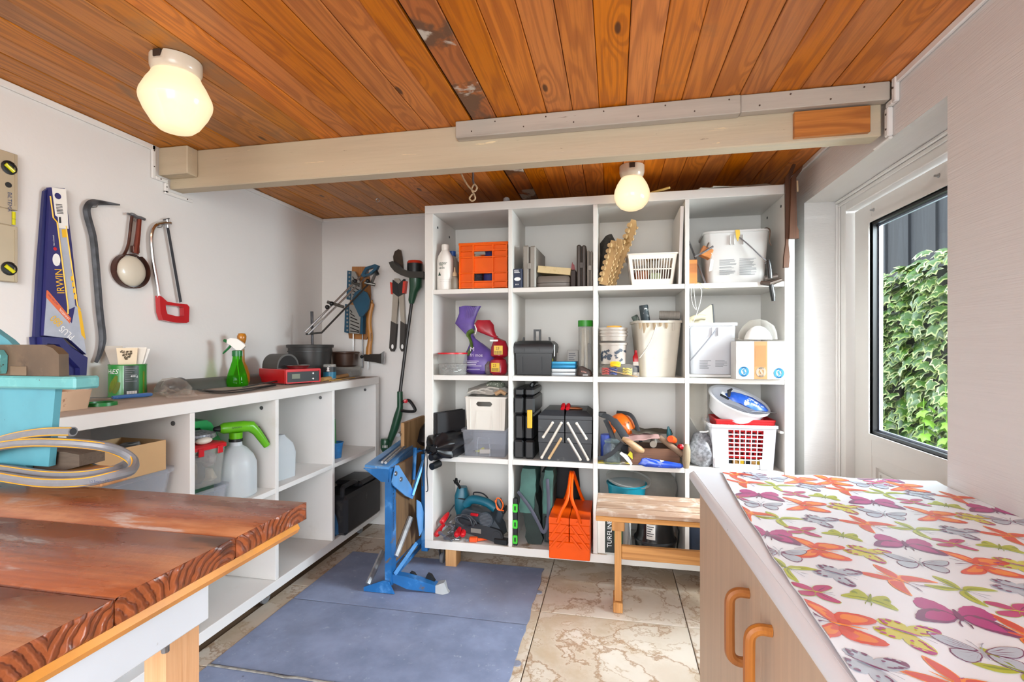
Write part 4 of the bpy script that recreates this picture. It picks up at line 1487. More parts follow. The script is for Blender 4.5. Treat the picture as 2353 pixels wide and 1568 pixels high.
for k in range(34):
 zz = rv.uniform(.142, .176)
 ww = (zz - .138) * .62
 xx = rv.uniform(-ww, ww)
 s_ = rv.uniform(.0018, .0035)
 yb = -.0082 - .03 * zz
 m.add([(xx - s_ - .02 * zz, yb, zz - s_), (xx + s_ - .02 * zz, yb, zz - s_), (xx + s_ - .02 * zz, yb - .03 * s_, zz + s_), (xx - s_ - .02 * zz, yb - .03 * s_, zz + s_)], [(0, 1, 2, 3)])
m.build('packet_picture', mat('brown_print', '#4B3A1E', .6, var=.4, vs=200), pk, fix=False)

# green plastic lid
P = ct_at(232, 932)
o = thing('plastic_lid', 'flat green plastic lid lying on the low shelf before the green tin', 'lid', P)
MB().lathe([(0, .002), (.036, .002), (.037, .011), (.044, .011), (.045, 0), (.0, 0)], n=36).build('lid', mat('green_lid', '#0E7A33', .35, var=.08), o)
# blue-handled knife
A_, B_ = ct_at(258, 921), ct_at(350, 913)
o = thing('blue_handled_knife', 'blue plastic knife handle with dull blade lying before the green tin', 'knife', A_)
d = B_ - A_
MB().tube([Vector((0, 0, .011)) + d * q for q in (0, .1, .3, .6, .85, .97, 1.0)], [.008, .0095, .010, .0105, .011, .009, .004], 10, sq=.8, up=(0, 0, 1)).build('handle', mat('blue_handle', '#3B6CA8', .25, var=.08, coat=.4), o)
MB().prism([(-.006, -.012), (.012, .010), (-.05, .012), (-.10, -.005), (-.11, -.03), (-.05, -.018)], .009, .0105).build('blade', DULLSTEEL(), o)

# flaky old cream tray
P = ct_at(150, 945)
o = thing('wooden_tray', 'small weathered cream box behind the turquoise vise on the low shelf', 'box', (-1.70, 1.215, ZT1))
tub(MB(), .10, .155, .060, .112, .17, .008, .005, .001, .004, .006).build('box', mat('flaky_cream', '#C9A98C', .7, var=.08, stains=(('#8A5A3C', 22, .60, .66), ('#E0CBB2', 9, .55, .7))), o)
o = thing('small_carton', 'small white printed carton standing in the weathered cream box', 'carton', (-1.73, 1.20, ZT1 + .0075))
MB().box((-.02, -.035, 0), (.02, .035, .072), .001).build('carton', PAPER(), o)
MB().box((.0202, -.02, .045), (.0206, .01, .062)).build('label_print', navy, o)

# plastic bag with a dark bottle in it
P = ct_at(405, 908)
bg_ = thing('bottle_in_bag', 'dark bottle wrapped in a clear plastic bag lying on the low shelf', 'bag', P + Vector((-.02, .0, 0)), R(-40))
MB().lathe([(.016, -.085), (.030, -.078), (.031, .02), (.026, .035), (.013, .05), (.012, .068), (0, .068)], (-.02, 0, .033), 18, axis=(1, -.5, -.05)).build('bottle', mat('dark_bottle', '#2E2A28', .3, var=.2), bg_)
m = MB()
blob(m, [(.05, .02, .002), (.11, .06, .006), (.12, .065, .025), (.095, .05, .048), (.05, .03, .062), (.01, .01, .066)], 26, .016, 26, 2)
m.build('clear_bag', clear('thin_film', '#FAF8F4', .04, .2, '#E4DED6'), bg_)
m = MB()
m.grid(14, 8, lambda u, v: Vector((.06 + .17 * u, -.05 + .1 * v + .02 * u, .004 + .035 * (1 - u) * (.5 + noise.noise((u * 5, v * 6, 2))) + .004)), .0)
m.build('bag_flap', _mc['thin_film'], bg_)

# long half-round dark roll along the wall and other strips
o = thing('gutter_section', 'long dark grey half-round section lying along the wall on the low shelf', 'pipe', (-1.905, 1.80, ZT1), 0)
m = MB()
rings = []
for y in (0, .08, .5, .86):
 r = .047
 rings.append([(r * math.cos(PI * i / 14), y, r * 1.05 * math.sin(PI * i / 14)) for i in range(15)] + [((r - .004) * math.cos(PI * i / 14), y, (r - .004) * 1.05 * math.sin(PI * i / 14)) for i in range(14, -1, -1)])
m.loft(rings).build('gutter', mat('grey_green_plastic', '#4F524C', .5, var=.12, vs=5), o)
rub = mat('black_rubber_strip', '#2F2E2D', .55, var=.2)
o = thing('rubber_strips', 'bundle of flat black rubber strips lying in front of the green spray bottle', 'strips', (0, 0, 0))
for k, (pts, h) in enumerate((([(455, 896), (500, 903), (560, 899), (632, 886)], .006), ([(470, 897), (520, 899), (600, 889), (638, 882)], .012), ([(560, 890), (590, 884), (628, 877), (640, 876)], .018))):
 MB().tube(spline([ct_at(*p, ZT1 + h) for p in pts], 5), .0075, 6, sq=.4, up=(0, 0, 1)).build('strip', rub, o)

# green trigger spray bottle
P = ct_at(545, 888)
sb = thing('spray_bottle', 'green see-through spray bottle with white trigger head on the low shelf', 'bottle', P, R(20))
MB().lathe([(0, 0), (.046, 0), (.050, .006), (.050, .022), (.047, .030), (.047, .036), (.042, .06), (.030, .10), (.022, .128), (.020, .150), (.0205, .162), (.0, .162)], n=30).build('bottle_body', clear('green_clear', '#8EDC5E', .16, .06, '#3FB01E'), sb)
MB().lathe([(.0, .001), (.044, .001), (.045, .02), (.041, .055), (0, .055)], n=24).build('liquid', clear('green_liquid', '#D6F08A', .12, .05, '#A0D83A'), sb)
MB().lathe([(.0205, .150), (.0235, .150), (.0235, .176), (.015, .180), (0, .18)], n=20).build('collar', mat('dark_green_cap', '#1C6B35', .3), sb)
hd = MB()
hd.loft([[(x, y, z) for y, z in ((-.011, a), (.011, a), (.008, b), (-.008, b))] for x, a, b in ((-.045, .215, .232), (-.03, .206, .240), (.0, .18, .238), (.022, .18, .222), (.040, .198, .206))])
h_ = hd.build('trigger_head', mat('white_plastic', '#E4DFD8', .35, var=.02), sb)
MB().cyl((-.045, 0, .223), (-.062, 0, .229), .0085, .007, 12).build('nozzle', mat('dark_green_cap', '#1C6B35', .3), h_)
MB().tube([(-.026, 0, .207), (-.04, 0, .190), (-.058, 0, .172), (-.066, 0, .163)], [.006, .0055, .005, .003], 8).build('trigger', mat('dark_green_cap', '#1C6B35', .3), h_)
MB().tube([(0, 0, .16), (.003, .002, .09), (.012, .005, .01)], .0022, 6).build('dip_tube', mat('pale_tube', '#CFE8B8', .4), sb)

# turned orange handle standing behind the spray bottle
P = Vector((-1.88, 2.235, ZT1))
o = thing('turned_handle', 'orange turned wooden tool standing upright behind the green spray bottle', 'tool', P)
MB().lathe([(0, 0), (.030, .0), (.038, .02), (.037, .055), (.026, .095), (.014, .12), (.012, .19), (.015, .212), (.021, .235), (.022, .252), (.016, .265), (0, .268)], n=22).build('handle', wood('turned_orange_wood', '#C4801F', '#8A4E12', 2, ring=.5, fine=.3, rough=.3, var=.03, coat=.4), o)

# red battery charger box
A_, B_, C_ = ct_at(574, 876), ct_at(688, 887), ct_at(711, 878)
u = Vector((.866, -.5, 0)) 
cx = thing('battery_charger', 'red metal box with black control panel on the low shelf', 'charger', (-1.725, 2.405, ZT1), R(-24))
W_, D_, H_ = .26, .20, .080
MB().box((-W_ / 2, -D_ / 2, .006), (W_ / 2, D_ / 2, H_), .003).build('case', mat('red_metal', '#B8101A', .35, .1, var=.05, coat=.3), cx)
m = MB()
for x in (-.1, .1):
 for y in (-.07, .07):
  m.cyl((x, y, 0), (x, y, .006), .01, n=10)
m.build('feet', BLACK(), cx)
pn_ = MB().box((W_ / 2 + .0002, -D_ / 2 + .010, .008), (W_ / 2 + .003, D_ / 2 - .008, H_ - .014), .001).build('control_panel', BLACK(), cx)
MB().frame(rrect(D_ - .002, H_ - .008, .004, 2, 0, (H_ + .006) / 2), rrect(D_ - .016, H_ - .022, .004, 2, 0, (H_ + .004) / 2), W_ / 2 - .01, W_ / 2 + .006, 'x').build('front_rim', mat('red_metal', '#B8101A', .35), cx)
MB().box((W_ / 2 + .0032, -.065, .030), (W_ / 2 + .004, -.02, .055)).build('display', mat('lcd', '#6E7464', .25), pn_)
m = MB()
for y in (.055, ):
 for z in (.026, .055):
  m.lathe([(0, 0), (.006, 0), (.005, .004), (0, .005)], (W_ / 2 + .003, y, z), 4, axis=(1, 0, 0))
m.build('buttons', WINK(), pn_)
# black half-drum and tin dish on the charger
top_ = Vector((-1.725, 2.405, ZT1 + H_ + .0005))
o = thing('half_drum', 'dark grey half-round hollow drum lying on the red metal box', 'drum', top_ + Vector((-.055, .0, 0)), R(-24))
m = MB()
rings = []
for x in (-.075, .075):
 rings.append([(x, .062 * math.cos(PI * i / 16), .078 * math.sin(PI * i / 16) ** .8) for i in range(17)])
m.loft(rings)
m.build('shell', mat('dusty_dark_metal', '#44413D', .5, .2, var=.15, vs=6), o)
MB().prism([(.055 * math.cos(PI * i / 12), .003 + .066 * math.sin(PI * i / 12)) for i in range(13)], .0755, .0765, 'x').build('hollow', mat('deep_shadow_black', '#171616', .8), o)  # dark plate on the closed end, coloured as the shade inside the drum
o = thing('tin_dish', 'shallow silver tin dish with a dark scrap lying on the red metal box', 'dish', top_ + Vector((.06, -.015, 0)), 0)
MB().lathe([(0, 0), (.046, 0), (.058, .012), (.062, .016), (.061, .018), (.054, .013), (.044, .004), (0, .004)], n=32).build('dish', STEEL(), o)
MB().box((-.02, -.01, .0045), (.015, .012, .017), .003).build('scrap', BLACK(), o)

# black bucket, brown pot on clear box, blue tin, sticks
bk = thing('black_bucket', 'large black plastic bucket with a dark rod in it on the low shelf', 'bucket', (-1.835, 2.76, ZT1))
MB().lathe([(0, 0), (.112, 0), (.128, .190), (.136, .191), (.138, .207), (.131, .210), (.124, .207), (.108, .006), (0, .006)], n=40).build('bucket', mat('dusty_black', '#2B2A29', .4, var=.2, vs=7), bk)
MB().lathe([(.126, .165), (.131, .166), (.131, .171), (.1265, .172)], n=40).build('rim_rib', mat('dusty_black', '#2B2A29'), bk)
o = thing('dark_rod', 'thin black metal rod standing upright in the black bucket', 'rod', (-1.835, 2.76, ZT1 + .008))
MB().tube([(.03, -.01, .0), (.02, -.01, .2), (.014, -.006, .405)], [.007, .0075, .009], 8).build('rod', iron, o)
o = thing('clear_box', 'low clear plastic box of dark bits under the brown pot on the low shelf', 'box', (-1.73, 2.985, ZT1), R(5))
tub(MB(), .155, .14, .066, .165, .15, .015, .002, .004, .006).build('box', clear('clear_plastic', '#F2F2F0', .16, .12, '#D9D9D6'), o)
MB().box((-.073, -.065, .0045), (.073, .065, .045), .006).build('contents', mat('dark_bits', '#3A3740', .8, var=.5, vs=120), o)
o = thing('brown_pot', 'round dark brown pot standing on the low clear box at the corner end', 'pot', (-1.73, 2.985, ZT1 + .0668))
MB().lathe([(0, 0), (.066, 0), (.074, .008), (.084, .082), (.091, .088), (.092, .096), (.086, .098), (.081, .094), (.07, .01), (0, .01)], n=34).build('pot', mat('brown_ceramic', '#3F2A20', .32, var=.12, coat=.4), o)
o = thing('blue_label_tin', 'small clear jar with blue printed label beside the red metal box', 'jar', (-1.645, 2.665, ZT1))
MB().lathe([(0, 0), (.033, 0), (.035, .004), (.036, .085), (.0345, .092), (.033, .088), (.032, .004), (0, .004)], n=26).build('jar', clear('clear_plastic'), o)
for (z0, z1, mm) in ((.012, .048, mat('teal_label', '#1F6F8F', .4, var=.12, vs=60)), (.048, .078, mat('black_label', '#26282B', .45))):
 MB().lathe([(.0362, z0), (.0368, z0), (.0368, z1), (.0362, z1)], n=26).build('label', mm, o)
m = MB().lathe([(0, 0), (.008, .0), (.010, .004), (.005, .012), (.008, .018), (.005, .024), (0, .025)], (.012, -.0365, .052), 10)
m.warp(lambda p: Vector((p.x, -.0365 + (p.y + .0365) * .1, p.z)))
m.build('emblem', WINK(), o)
A_, B_ = Vector((-1.605, 2.52, ZT1 + .0125)), Vector((-1.70, 3.03, ZT1 + .0125))
o = thing('wooden_rod', 'round pale wooden rod lying at the corner end of the low shelf', 'rod', A_)
MB().cyl((0, 0, 0), B_ - A_, .012, n=14).build('rod', wood('dowel_wood', '#C79A5E', '#A06F38', 1, ring=.5, fine=.5, rough=.5, var=.03), o)
o = thing('pencil_stick', 'thin yellow stick lying beside the wooden rod', 'stick', A_ + Vector((.028, .03, -.009)))
MB().cyl((0, 0, 0), (-.01, .30, 0), .0032, n=6).build('stick', mat('pencil_yellow', '#C99A3A', .4), o)
o = thing('thin_laths', 'two thin dark slats lying at the front of the low shelf near the corner', 'slats', A_ + Vector((.05, .02, -.0123)))
MB().box((-.012, 0, .0004), (.004, .38, .0035), .0005).build('slat', mat('dark_slat', '#5E5148', .6), o)
MB().box((.008, -.02, .0004), (.02, .16, .003), .0005).build('slat', mat('pale_slat', '#B9A58E', .6), o)

# ================================================================== IN THE LOW SHELF
S1 = .5565      # top of the middle boards
clp = lambda: clear('milky_plastic', '#F6F7FA', .09, .12, '#E6E9F0')
# cell 1: clear storage box with cardboard box on it
o = thing('storage_box', 'clear plastic storage box of small things below the cardboard box', 'box', (-1.75, 1.34, S1 + .0005), R(90))
tub(MB(), .34, .30, .215, .385, .36, .03, .0025, .012, .014).build('box', clp(), o)
MB().frame(rrect(.14, .10, .01, 2, 0, .10), rrect(.132, .092, .01, 2, 0, .10), -.172, -.168, 'y').build('label_frame', clear('milky_plastic'), o)
rv = random.Random(8)
its = MB()
for k in range(5):
 blob(its, [(.02, .02, .004), (.06, .05, .02), (.055, .045, .06), (.02, .02, .075)], 12, .012, 30, k, c=(-.12 + .06 * k, -.09 + .02 * (k % 2), .004))
its.build('contents', mat('dim_contents', '#525A66', .7, var=.5, vs=22, stains=(('#2F4A48', 12, .5, .6),)), o)
MB().box((-.06, -.155, .005), (.03, -.15, .10), .002).build('green_card', mat('green_card', '#6E8F84', .5, var=.2), o)
o = thing('cardboard_box', 'open brown cardboard box of oddments in the low shelf, on a clear box', 'box', (-1.665, 1.345, S1 + .216), R(88))
cdm = mat('cardboard', '#BE9A6E', .75, var=.04, vs=5)
w2, d2, h2 = .145, .10, .105
m = MB()
m.box((-w2, -d2, 0), (w2, -d2 + .003, h2)).box((-w2, d2 - .003, 0), (w2, d2, h2)).box((-w2, -d2 + .003, 0), (-w2 + .003, d2 - .003, h2)).box((w2 - .003, -d2 + .003, 0), (w2, d2 - .003, h2)).box((-w2 + .003, -d2 + .003, 0), (w2 - .003, d2 - .003, .003))
m.build('box', cdm, o)
m = MB()
for k in range(6):
 blob(m, [(.02, .015, .0), (.05, .035, .02), (.03, .025, .04)], 10, .01, 40, k + 3, c=(-.10 + .04 * k, -.03 + .04 * (k % 2), .055))
m.build('contents', mat('grey_oddments', '#6B6A68', .6, var=.5, vs=40), o)
o = thing('clear_wrap', 'crumpled clear plastic wrap behind the cardboard box in the low shelf', 'plastic wrap', (-1.735, 1.195, S1 + .216))
blob(MB(), [(.02, .02, .0), (.035, .05, .03), (.033, .048, .09), (.03, .04, .14), (.01, .01, .15)], 18, .02, 38, 5).build('wrap', clear('thin_film'), o)

# cell 2
o = thing('watering_can', 'bright green plastic canister with moulded handle in the low shelf', 'canister', (-1.845, 1.868, S1), R(70))
grn = mat('bright_green_plastic', '#0F9A4A', .3, var=.06, coat=.2)
m = MB()
outer = [(-.14, .0), (.14, .0), (.14, .17), (.07, .31), (.05, .325), (-.06, .325), (-.09, .31), (-.14, .25)]
inner = [(-.045, .245), (.035, .245), (.045, .25), (.03, .285), (.02, .295), (-.04, .295), (-.06, .29), (-.06, .25)]
m.frame(outer, inner, -.06, .06, 'y')
m.build('canister', grn, o)
MB().lathe([(0, 0), (.024, 0), (.024, .02), (.02, .024), (0, .024)], (-.11, 0, .28), 16, axis=(-.4, 0, 1)).build('cap', mat('yellow_cap', '#E0B010', .35), o)
o = thing('lidded_jar', 'clear food container with red clip lid full of small bags in the low shelf', 'container', (-1.67, 1.735, S1 + .0875), R(82))
tub(MB(), .135, .125, .150, .155, .145, .018, .002, .002, .004).build('box', clear('clear_plastic'), o)
lid = MB()
lid.loft([ring(.166, .156, .02, .150), ring(.166, .156, .02, .164), ring(.15, .14, .02, .170)])
ld = lid.build('lid', REDP(), o)
for x in (-.045, .04):
 MB().box((x - .012, -.084, .128), (x + .012, -.079, .160), .002).build('clip', REDP(), ld)
m = MB()
for k, (x, z, a, b) in enumerate(((-.045, .006, .018, .12), (-.01, .006, .016, .09), (.035, .008, .022, .05), (.03, .07, .03, .06))):
 m.cur = k
 blob(m, [(a * .6, .03, .0), (a, .05, b * .3), (a, .05, b * .7), (a * .5, .03, b)], 12, .008, 60, k, c=(x, -.005, z))
m.build('contents', [mat('bag_of_bolts', '#6A5230', .5, .4, var=.5, vs=150), mat('navy_bag', '#2B3650', .4, var=.3), mat('cream_block', '#CFC0A8', .6), mat('mauve_bits', '#8A7A80', .6, var=.4, vs=60)], o)
o = thing('mesh_bundle', 'grey foil bag lying on the red container lid in the low shelf', 'bag', (-1.70, 1.765, S1 + .2585), R(82))
blob(MB(), [(.05, .04, .0), (.078, .06, .012), (.075, .06, .03), (.03, .02, .042)], 20, .006, 60, 4).build('bag', mat('foil_bag', '#8E8E94', .35, .5, var=.5, vs=90), o)
o = thing('soap_disc', 'pale oval soap-like disc on the red container lid in the low shelf', 'soap', (-1.618, 1.715, S1 + .2585), R(82))
MB().ball((0, 0, .014), .036, .018, .0138, 18, 8).build('soap', mat('cream_soap', '#D9CFC2', .4, var=.02), o)
o = thing('clear_tub', 'low clear plastic tub under the red-lidded container in the low shelf', 'tub', (-1.67, 1.70, S1), R(86))
tub(MB(), .20, .17, .085, .215, .19, .03, .0025, .008, .010).build('tub', clp(), o)
gs_ = thing('garden_sprayer', 'white garden sprayer bottle with lime green pump head in the low shelf', 'sprayer', (-1.628, 1.90, S1), R(55))
wp = clear('milk_white_plastic', '#F4F8FA', .62, .3, '#D9E1E6')
n = 8
rings = []
for r, z, fl in ((.078, 0, 1), (.084, .006, 1), (.084, .10, 1), (.083, .145, 1), (.070, .175, .6), (.045, .205, .2), (.026, .218, 0), (.024, .235, 0)):
 rings.append([(r * math.cos(2 * PI * i / 32) * (1 - .035 * fl * (1 + math.cos(8 * 2 * PI * i / 32)) / 2), r * math.sin(2 * PI * i / 32) * (1 - .035 * fl * (1 + math.cos(8 * 2 * PI * i / 32)) / 2), z) for i in range(32)])
MB().loft(rings).build('bottle_body', wp, gs_)
MB().lathe([(.0, .235), (.028, .2352), (.028, .248), (0, .248)], n=22).build('black_collar', BLACK(), gs_)
lg = mat('lime_plastic', '#5CA80F', .32, var=.04)
m = MB()
m.lathe([(.026, .248), (.027, .275), (.0, .275)], n=22)
m.tube([(-.062, 0, .298), (-.05, 0, .298), (.03, 0, .298), (.062, 0, .294), (.085, 0, .268), (.112, 0, .225), (.128, 0, .198)], [.017, .024, .025, .025, .019, .017, .015], 12)
h_ = m.build('pump_head', lg, gs_)
MB().tube([(-.062, 0, .298), (-.082, 0, .298), (-.088, 0, .298)], [.014, .010, .004], 10).build('nozzle', BLACK(), h_)
MB().tube([(.088, 0, .288), (.110, 0, .250), (.134, 0, .210)], [.008, .009, .007], 8).build('grip', BLACK(), h_)
text('lettering', 'GARDEN', .0095, INK(), h_, (-.022, -.0252, .296), (R(90), 0, 0))
# cell 3
o = thing('white_jerrycan', 'white translucent plastic bottle half hidden in the low shelf, right of the sprayer', 'bottle', (-1.625, 2.185, S1), R(84))
m = MB()
m.loft([ring(.15, .085, .02, 0), ring(.155, .09, .02, .12), ring(.13, .08, .02, .165), ring(.07, .05, .02, .20), ring(.045, .045, .02, .215)])
m.build('bottle_body', wp, o)
# cell 4
o = thing('blue_pot', 'blue printed plastic pot with a green stick in the far cell of the low shelf', 'pot', (-1.60, 2.655, S1))
MB().lathe([(0, 0), (.032, 0), (.042, .085), (.046, .086), (.046, .090), (.040, .090), (.030, .003), (0, .003)], n=26).build('pot', mat('blue_pot_print', '#2F6FA8', .35, var=.12, vs=40, stains=(('#CFE0EC', 40, .68, .7),)), o)
o = thing('green_stick', 'thin green ribbed stick standing in the blue pot', 'stick', (-1.602, 2.66, S1 + .0045))
MB().tube([(0, 0, 0), (-.01, .005, .12), (-.016, .008, .22)], .007, 8).build('stick', mat('green_stick', '#2F7A3C', .5, var=.1), o)
jc = thing('black_machine_case', 'black plastic machine case in the lower far cell of the low shelf', 'case', (-1.575, 2.775, .1338), R(90))
blk = mat('scuffed_black_plastic', '#1B1B1E', .4, var=.2, stains=(('#3A3634', 8, .6, .75),))
m = MB()
m.box((-.215, -.10, 0), (.215, .10, .225), .02)
m.box((-.03, -.09, .226), (.20, .09, .262), .015)
c_ = m.build('case', blk, jc)
MB().tube(spline([(-.19, -.06, .215), (-.19, -.06, .265), (-.15, -.06, .272), (-.06, -.06, .270), (-.035, -.06, .25)], 5), .014, 8).build('handle', blk, jc)
text('lettering', 'ITALY', .014, GREYINK(), jc, (.02, -.1008, .15), WR(90, 0))
o = thing('blue_plastic_bag', 'crumpled blue plastic bag at the front of the lower far cell of the low shelf', 'bag', (-1.578, 2.572, .1338), R(20))
blob(MB(), [(.03, .03, 0), (.05, .05, .02), (.048, .045, .07), (.042, .04, .11), (.03, .03, .14), (.01, .01, .15)], 22, .022, 30, 9).build('bag', clear('blue_film', '#6F9CC4', .55, .3, '#3F6E9C'), o)
# lower left cells: things glimpsed under the workbench
o = thing('white_basin', 'pale blue-white plastic basin in the lower shelf behind the workbench leg', 'basin', (-1.70, 1.36, .1338))
MB().lathe([(0, 0), (.10, 0), (.13, .10), (.14, .102), (.14, .11), (.125, .108), (.095, .006), (0, .006)], n=36).build('basin', mat('pale_blue_plastic', '#C9D6E2', .35, var=.03), o)
o = thing('chrome_bowl', 'shiny chrome rim of a pot on the bottom board behind the workbench apron', 'pot', (-1.60, 1.215, .1338))
MB().lathe([(0, 0), (.055, 0), (.07, .05), (.072, .075), (.078, .078), (.078, .083), (.070, .082), (.066, .05), (.052, .004), (0, .004)], n=36).build('bowl', CHROME(), o)
o = thing('folded_white_bag', 'folded white plastic bag in the lower shelf under the workbench', 'bag', (-1.70, 1.20, .1338))
blob(MB(), [(.05, .05, 0), (.10, .06, .02), (.09, .055, .09), (.05, .03, .13)], 20, .02, 24, 12).build('bag', mat('white_bag', '#C9CBD0', .5, var=.08), o)

# ================================================================== VISE AND HOSE ON THE WORKBENCH
turq = mat('chipped_turquoise_paint', '#5A9C9C', .5, var=.1, vs=14, coat=.1, stains=(('#7DBDB6', 12, .52, .7), ('#3E332A', 30, .63, .665)))
turb = mat('turquoise_casting', '#4C8C98', .5, var=.1, vs=10, coat=.1, stains=(('#2C4A50', 26, .66, .70),))
vs_ = thing('bench_vise', 'chipped turquoise bench vise on the left end of the workbench', 'vise', (0, 0, 0))
VX1 = -1.117
m = MB()
m.box((-1.40, .845, 1.118), (VX1, .90, 1.145), .004)
m.build('jaw', turq, vs_)
m = MB()
m.loft([[(x, y, z) for x, y in ((-1.38, .868), (x1, .868), (x1, .882), (-1.38, .882))] for z, x1 in ((BZ + .045, -1.218), (1.0, -1.212), (1.117, -1.199))])
m.build('column', turb, vs_)
MB().box((-1.42, .868, BZ + .001), (-1.285, .888, BZ + .0445), .004).build('base', turb, vs_)
curve = MB()
P = [(-1.385, 1.212), (-1.21, 1.214), (-1.185, 1.205), (-1.168, 1.193), (-1.166, 1.150)]
brn = mat('brown_hide', '#5A4836', .6, var=.22, vs=14, stains=(('#3A2C20', 9, .56, .7), ('#7D6A52', 12, .6, .75)))
curve.prism([(-1.39, 1.1455), (-1.167, 1.1455), (-1.168, 1.193), (-1.185, 1.206), (-1.21, 1.2135), (-1.39, 1.2135)], .852, .872, 'y')
curve.build('jaw_plate', brn, vs_)
MB().box((-1.30, .8505, 1.146), (-1.255, .8518, 1.166), .0005).build('worn_patch', mat('worn_patch', '#6E5A44', .6), vs_)
m = MB().prism([(-1.39, 1.15), (-1.312, 1.150), (-1.308, 1.158), (-1.307, 1.19), (-1.318, 1.202), (-1.39, 1.206)], .838, .8505, 'y')
m.build('front_cover', turq, vs_)
pl = MB().box((-1.38, .8362, 1.1515), (-1.308, .8378, 1.185), .0005).build('name_plate', mat('name_plate', '#B3AA92', .3, .6), vs_)
text('lettering', 'ORU', .014, mat('dark_brown_ink', '#2A2218', .5, var=0), pl, (-1.345, .8357, 1.170), (R(90), 0, 0))
m = MB().prism([(-1.39, 1.20), (-1.33, 1.2138), (-1.345, 1.225), (-1.39, 1.25)], .875, .89, 'y')
m.build('rear_jaw', turb, vs_)
P = onZ(150, 862, 1.0106)
o = thing('small_bottle', 'small white bottle with blue cap behind the turquoise vise', 'bottle', (-1.795, 1.31, ZT1))
MB().loft([ring(.05, .05, .01, 0), ring(.05, .05, .01, .085), ring(.03, .03, .01, .108), ring(.024, .024, .01, .118)]).build('bottle_body', mat('white_plastic', '#E4DFD8', .35), o)
MB().cyl((0, 0, .118), (0, 0, .145), .017, n=16).build('cap', mat('blue_cap', '#2457A8', .35), o)
# two wood offcuts beside the vise
o = thing('dark_wood_offcut', 'weathered grey-brown wood offcut lying inside the hose loops on the workbench', 'offcut', (-1.175, .928, BZ + .0325), R(3))
MB().loft([[(-.16, -.035, .0), (-.16, .035, .0), (-.16, .035, .046), (-.16, -.035, .046)], [(-.03, -.035, .0), (-.03, .035, .0), (-.03, .035, .04), (-.03, -.035, .04)], [(.0, -.03, .008), (.0, .03, .008), (.0, .03, .034), (.0, -.03, .034)]]).build('offcut', wood('weathered_wood', '#6E5D4C', '#43352A', 0, ring=.6, fine=.6, rough=.75, var=.03), o)
o = thing('pale_wood_offcut', 'pale orange wood offcut under the dark one inside the hose loops', 'offcut', (-1.14, .915, BZ + .0008), R(2))
MB().box((-.16, -.03, 0), (.04, .035, .031), .003).build('offcut', wood('pale_offcut', '#C98E5A', '#A06A3A', 0, ring=.6, fine=.4, rough=.6, var=.03), o)
# garden hose
hs_ = thing('garden_hose', 'coiled grey garden hose with yellow stripes on the workbench', 'hose', (0, 0, 0))
def HP(l):
 return [onY(x, y, Y) for x, y, Y in l]
main = HP([(168, 992, .852), (110, 993, .85), (50, 1001, .85), (0, 1014, .848), (-50, 1034, .845), (-85, 1060, .84), (-60, 1086, .83), (0, 1095, .815), (100, 1109, .81), (190, 1108, .82), (260, 1094, .85), (300, 1082, .89),
   (306, 1060, .92), (280, 1040, .91), (235, 1026, .88), (150, 1018, .85), (60, 1018, .842), (-10, 1028, .838), (-60, 1050, .835), (-45, 1070, .86), (20, 1080, .845), (110, 1092, .845), (190, 1092, .86), (262, 1080, .90), (292, 1066, .95)])
hm_ = mat('grey_hose', '#77777A', .4, var=.05, vs=60)
path = spline(main, 7)
MB().tube(path, .0105, 10).build('hose_body', hm_, hs_)
yl = mat('yellow_stripe', '#D99A1E', .4, var=.05)
off = [p + Vector((.002, -.0058, .0085)) for p in path]
MB().tube(off, .0014, 5).build('stripe', yl, hs_)
off = [p + Vector((-.001, -.0086, -.0062)) for p in path]
MB().tube(off, .0012, 5).build('stripe', yl, hs_)
tail = spline(HP([(110, 1031, .96), (150, 1046, .955), (190, 1066, .95), (232, 1082, .955)]), 6)
MB().tube(tail, .0095, 10).build('hose_end', hm_, hs_)
MB().tube([p + Vector((.003, -.005, .008)) for p in tail], .0013, 5).build('stripe', yl, hs_)
d = (tail[1] - tail[0]).normalized()
MB().cyl(tail[0] - d * .022, tail[0] + d * .004, .0125, n=14).build('coupling', mat('brass_black', '#4A3A1A', .35, .6, var=.2), hs_)
MB().cyl(main[0] + (main[0] - main[1]).normalized() * .0002, main[0] + (main[0] - main[1]).normalized() * .0006, .0075, n=12).build('bore', INK(), hs_)
pz_ = onY(232, 1108, .82)
text('lettering', '12,5mm - 1/2"', .008, mat('blue_ink', '#23355F'), hs_, onY(205, 1111, .805), WR(4, 8))

# ================================================================== THINGS IN THE TALL SHELF
F1, F2, F3, F4 = 1.5176, 1.0546, .6136, .1556

def sx(px, Y):
 return onY(px, 800, Y).x

def slot(x0, x1, Y):
 a, b = sx(x0, Y), sx(x1, Y)
 return (a + b) / 2, b - a

def ph(px, y0, y1, Y):
 return onY(px, y0, Y).z - onY(px, y1, Y).z

def lines(parent, name, x0, z1, wd, rows, dz, y, m_, h=.0022, seed=0):
 """small print: rows of short bars lying on a front face"""
 r = random.Random(seed)
 m = MB()
 for k in range(rows):
  if k and r.random() < .12:
   continue
  ww = wd * r.uniform(.6, 1)
  z = z1 - k * dz
  m.add([(x0, y, z - h), (x0 + ww, y, z - h), (x0 + ww, y, z), (x0, y, z)], [(0, 1, 2, 3)])
 return m.build(name, m_, parent, smooth=0, fix=False)

wpl = lambda: mat('white_plastic', '#E4DFD8', .35, var=.02)
bkt = mat('paint_bucket_white', '#C6C4C0', .4, var=.03, vs=6, stains=(('#A89C88', 9, .66, .78),))
bkt2 = mat('stained_bucket_white', '#C4BDAE', .45, var=.05, vs=6, stains=(('#B29F80', 6, .58, .8), ('#8A7B66', 18, .70, .76)))

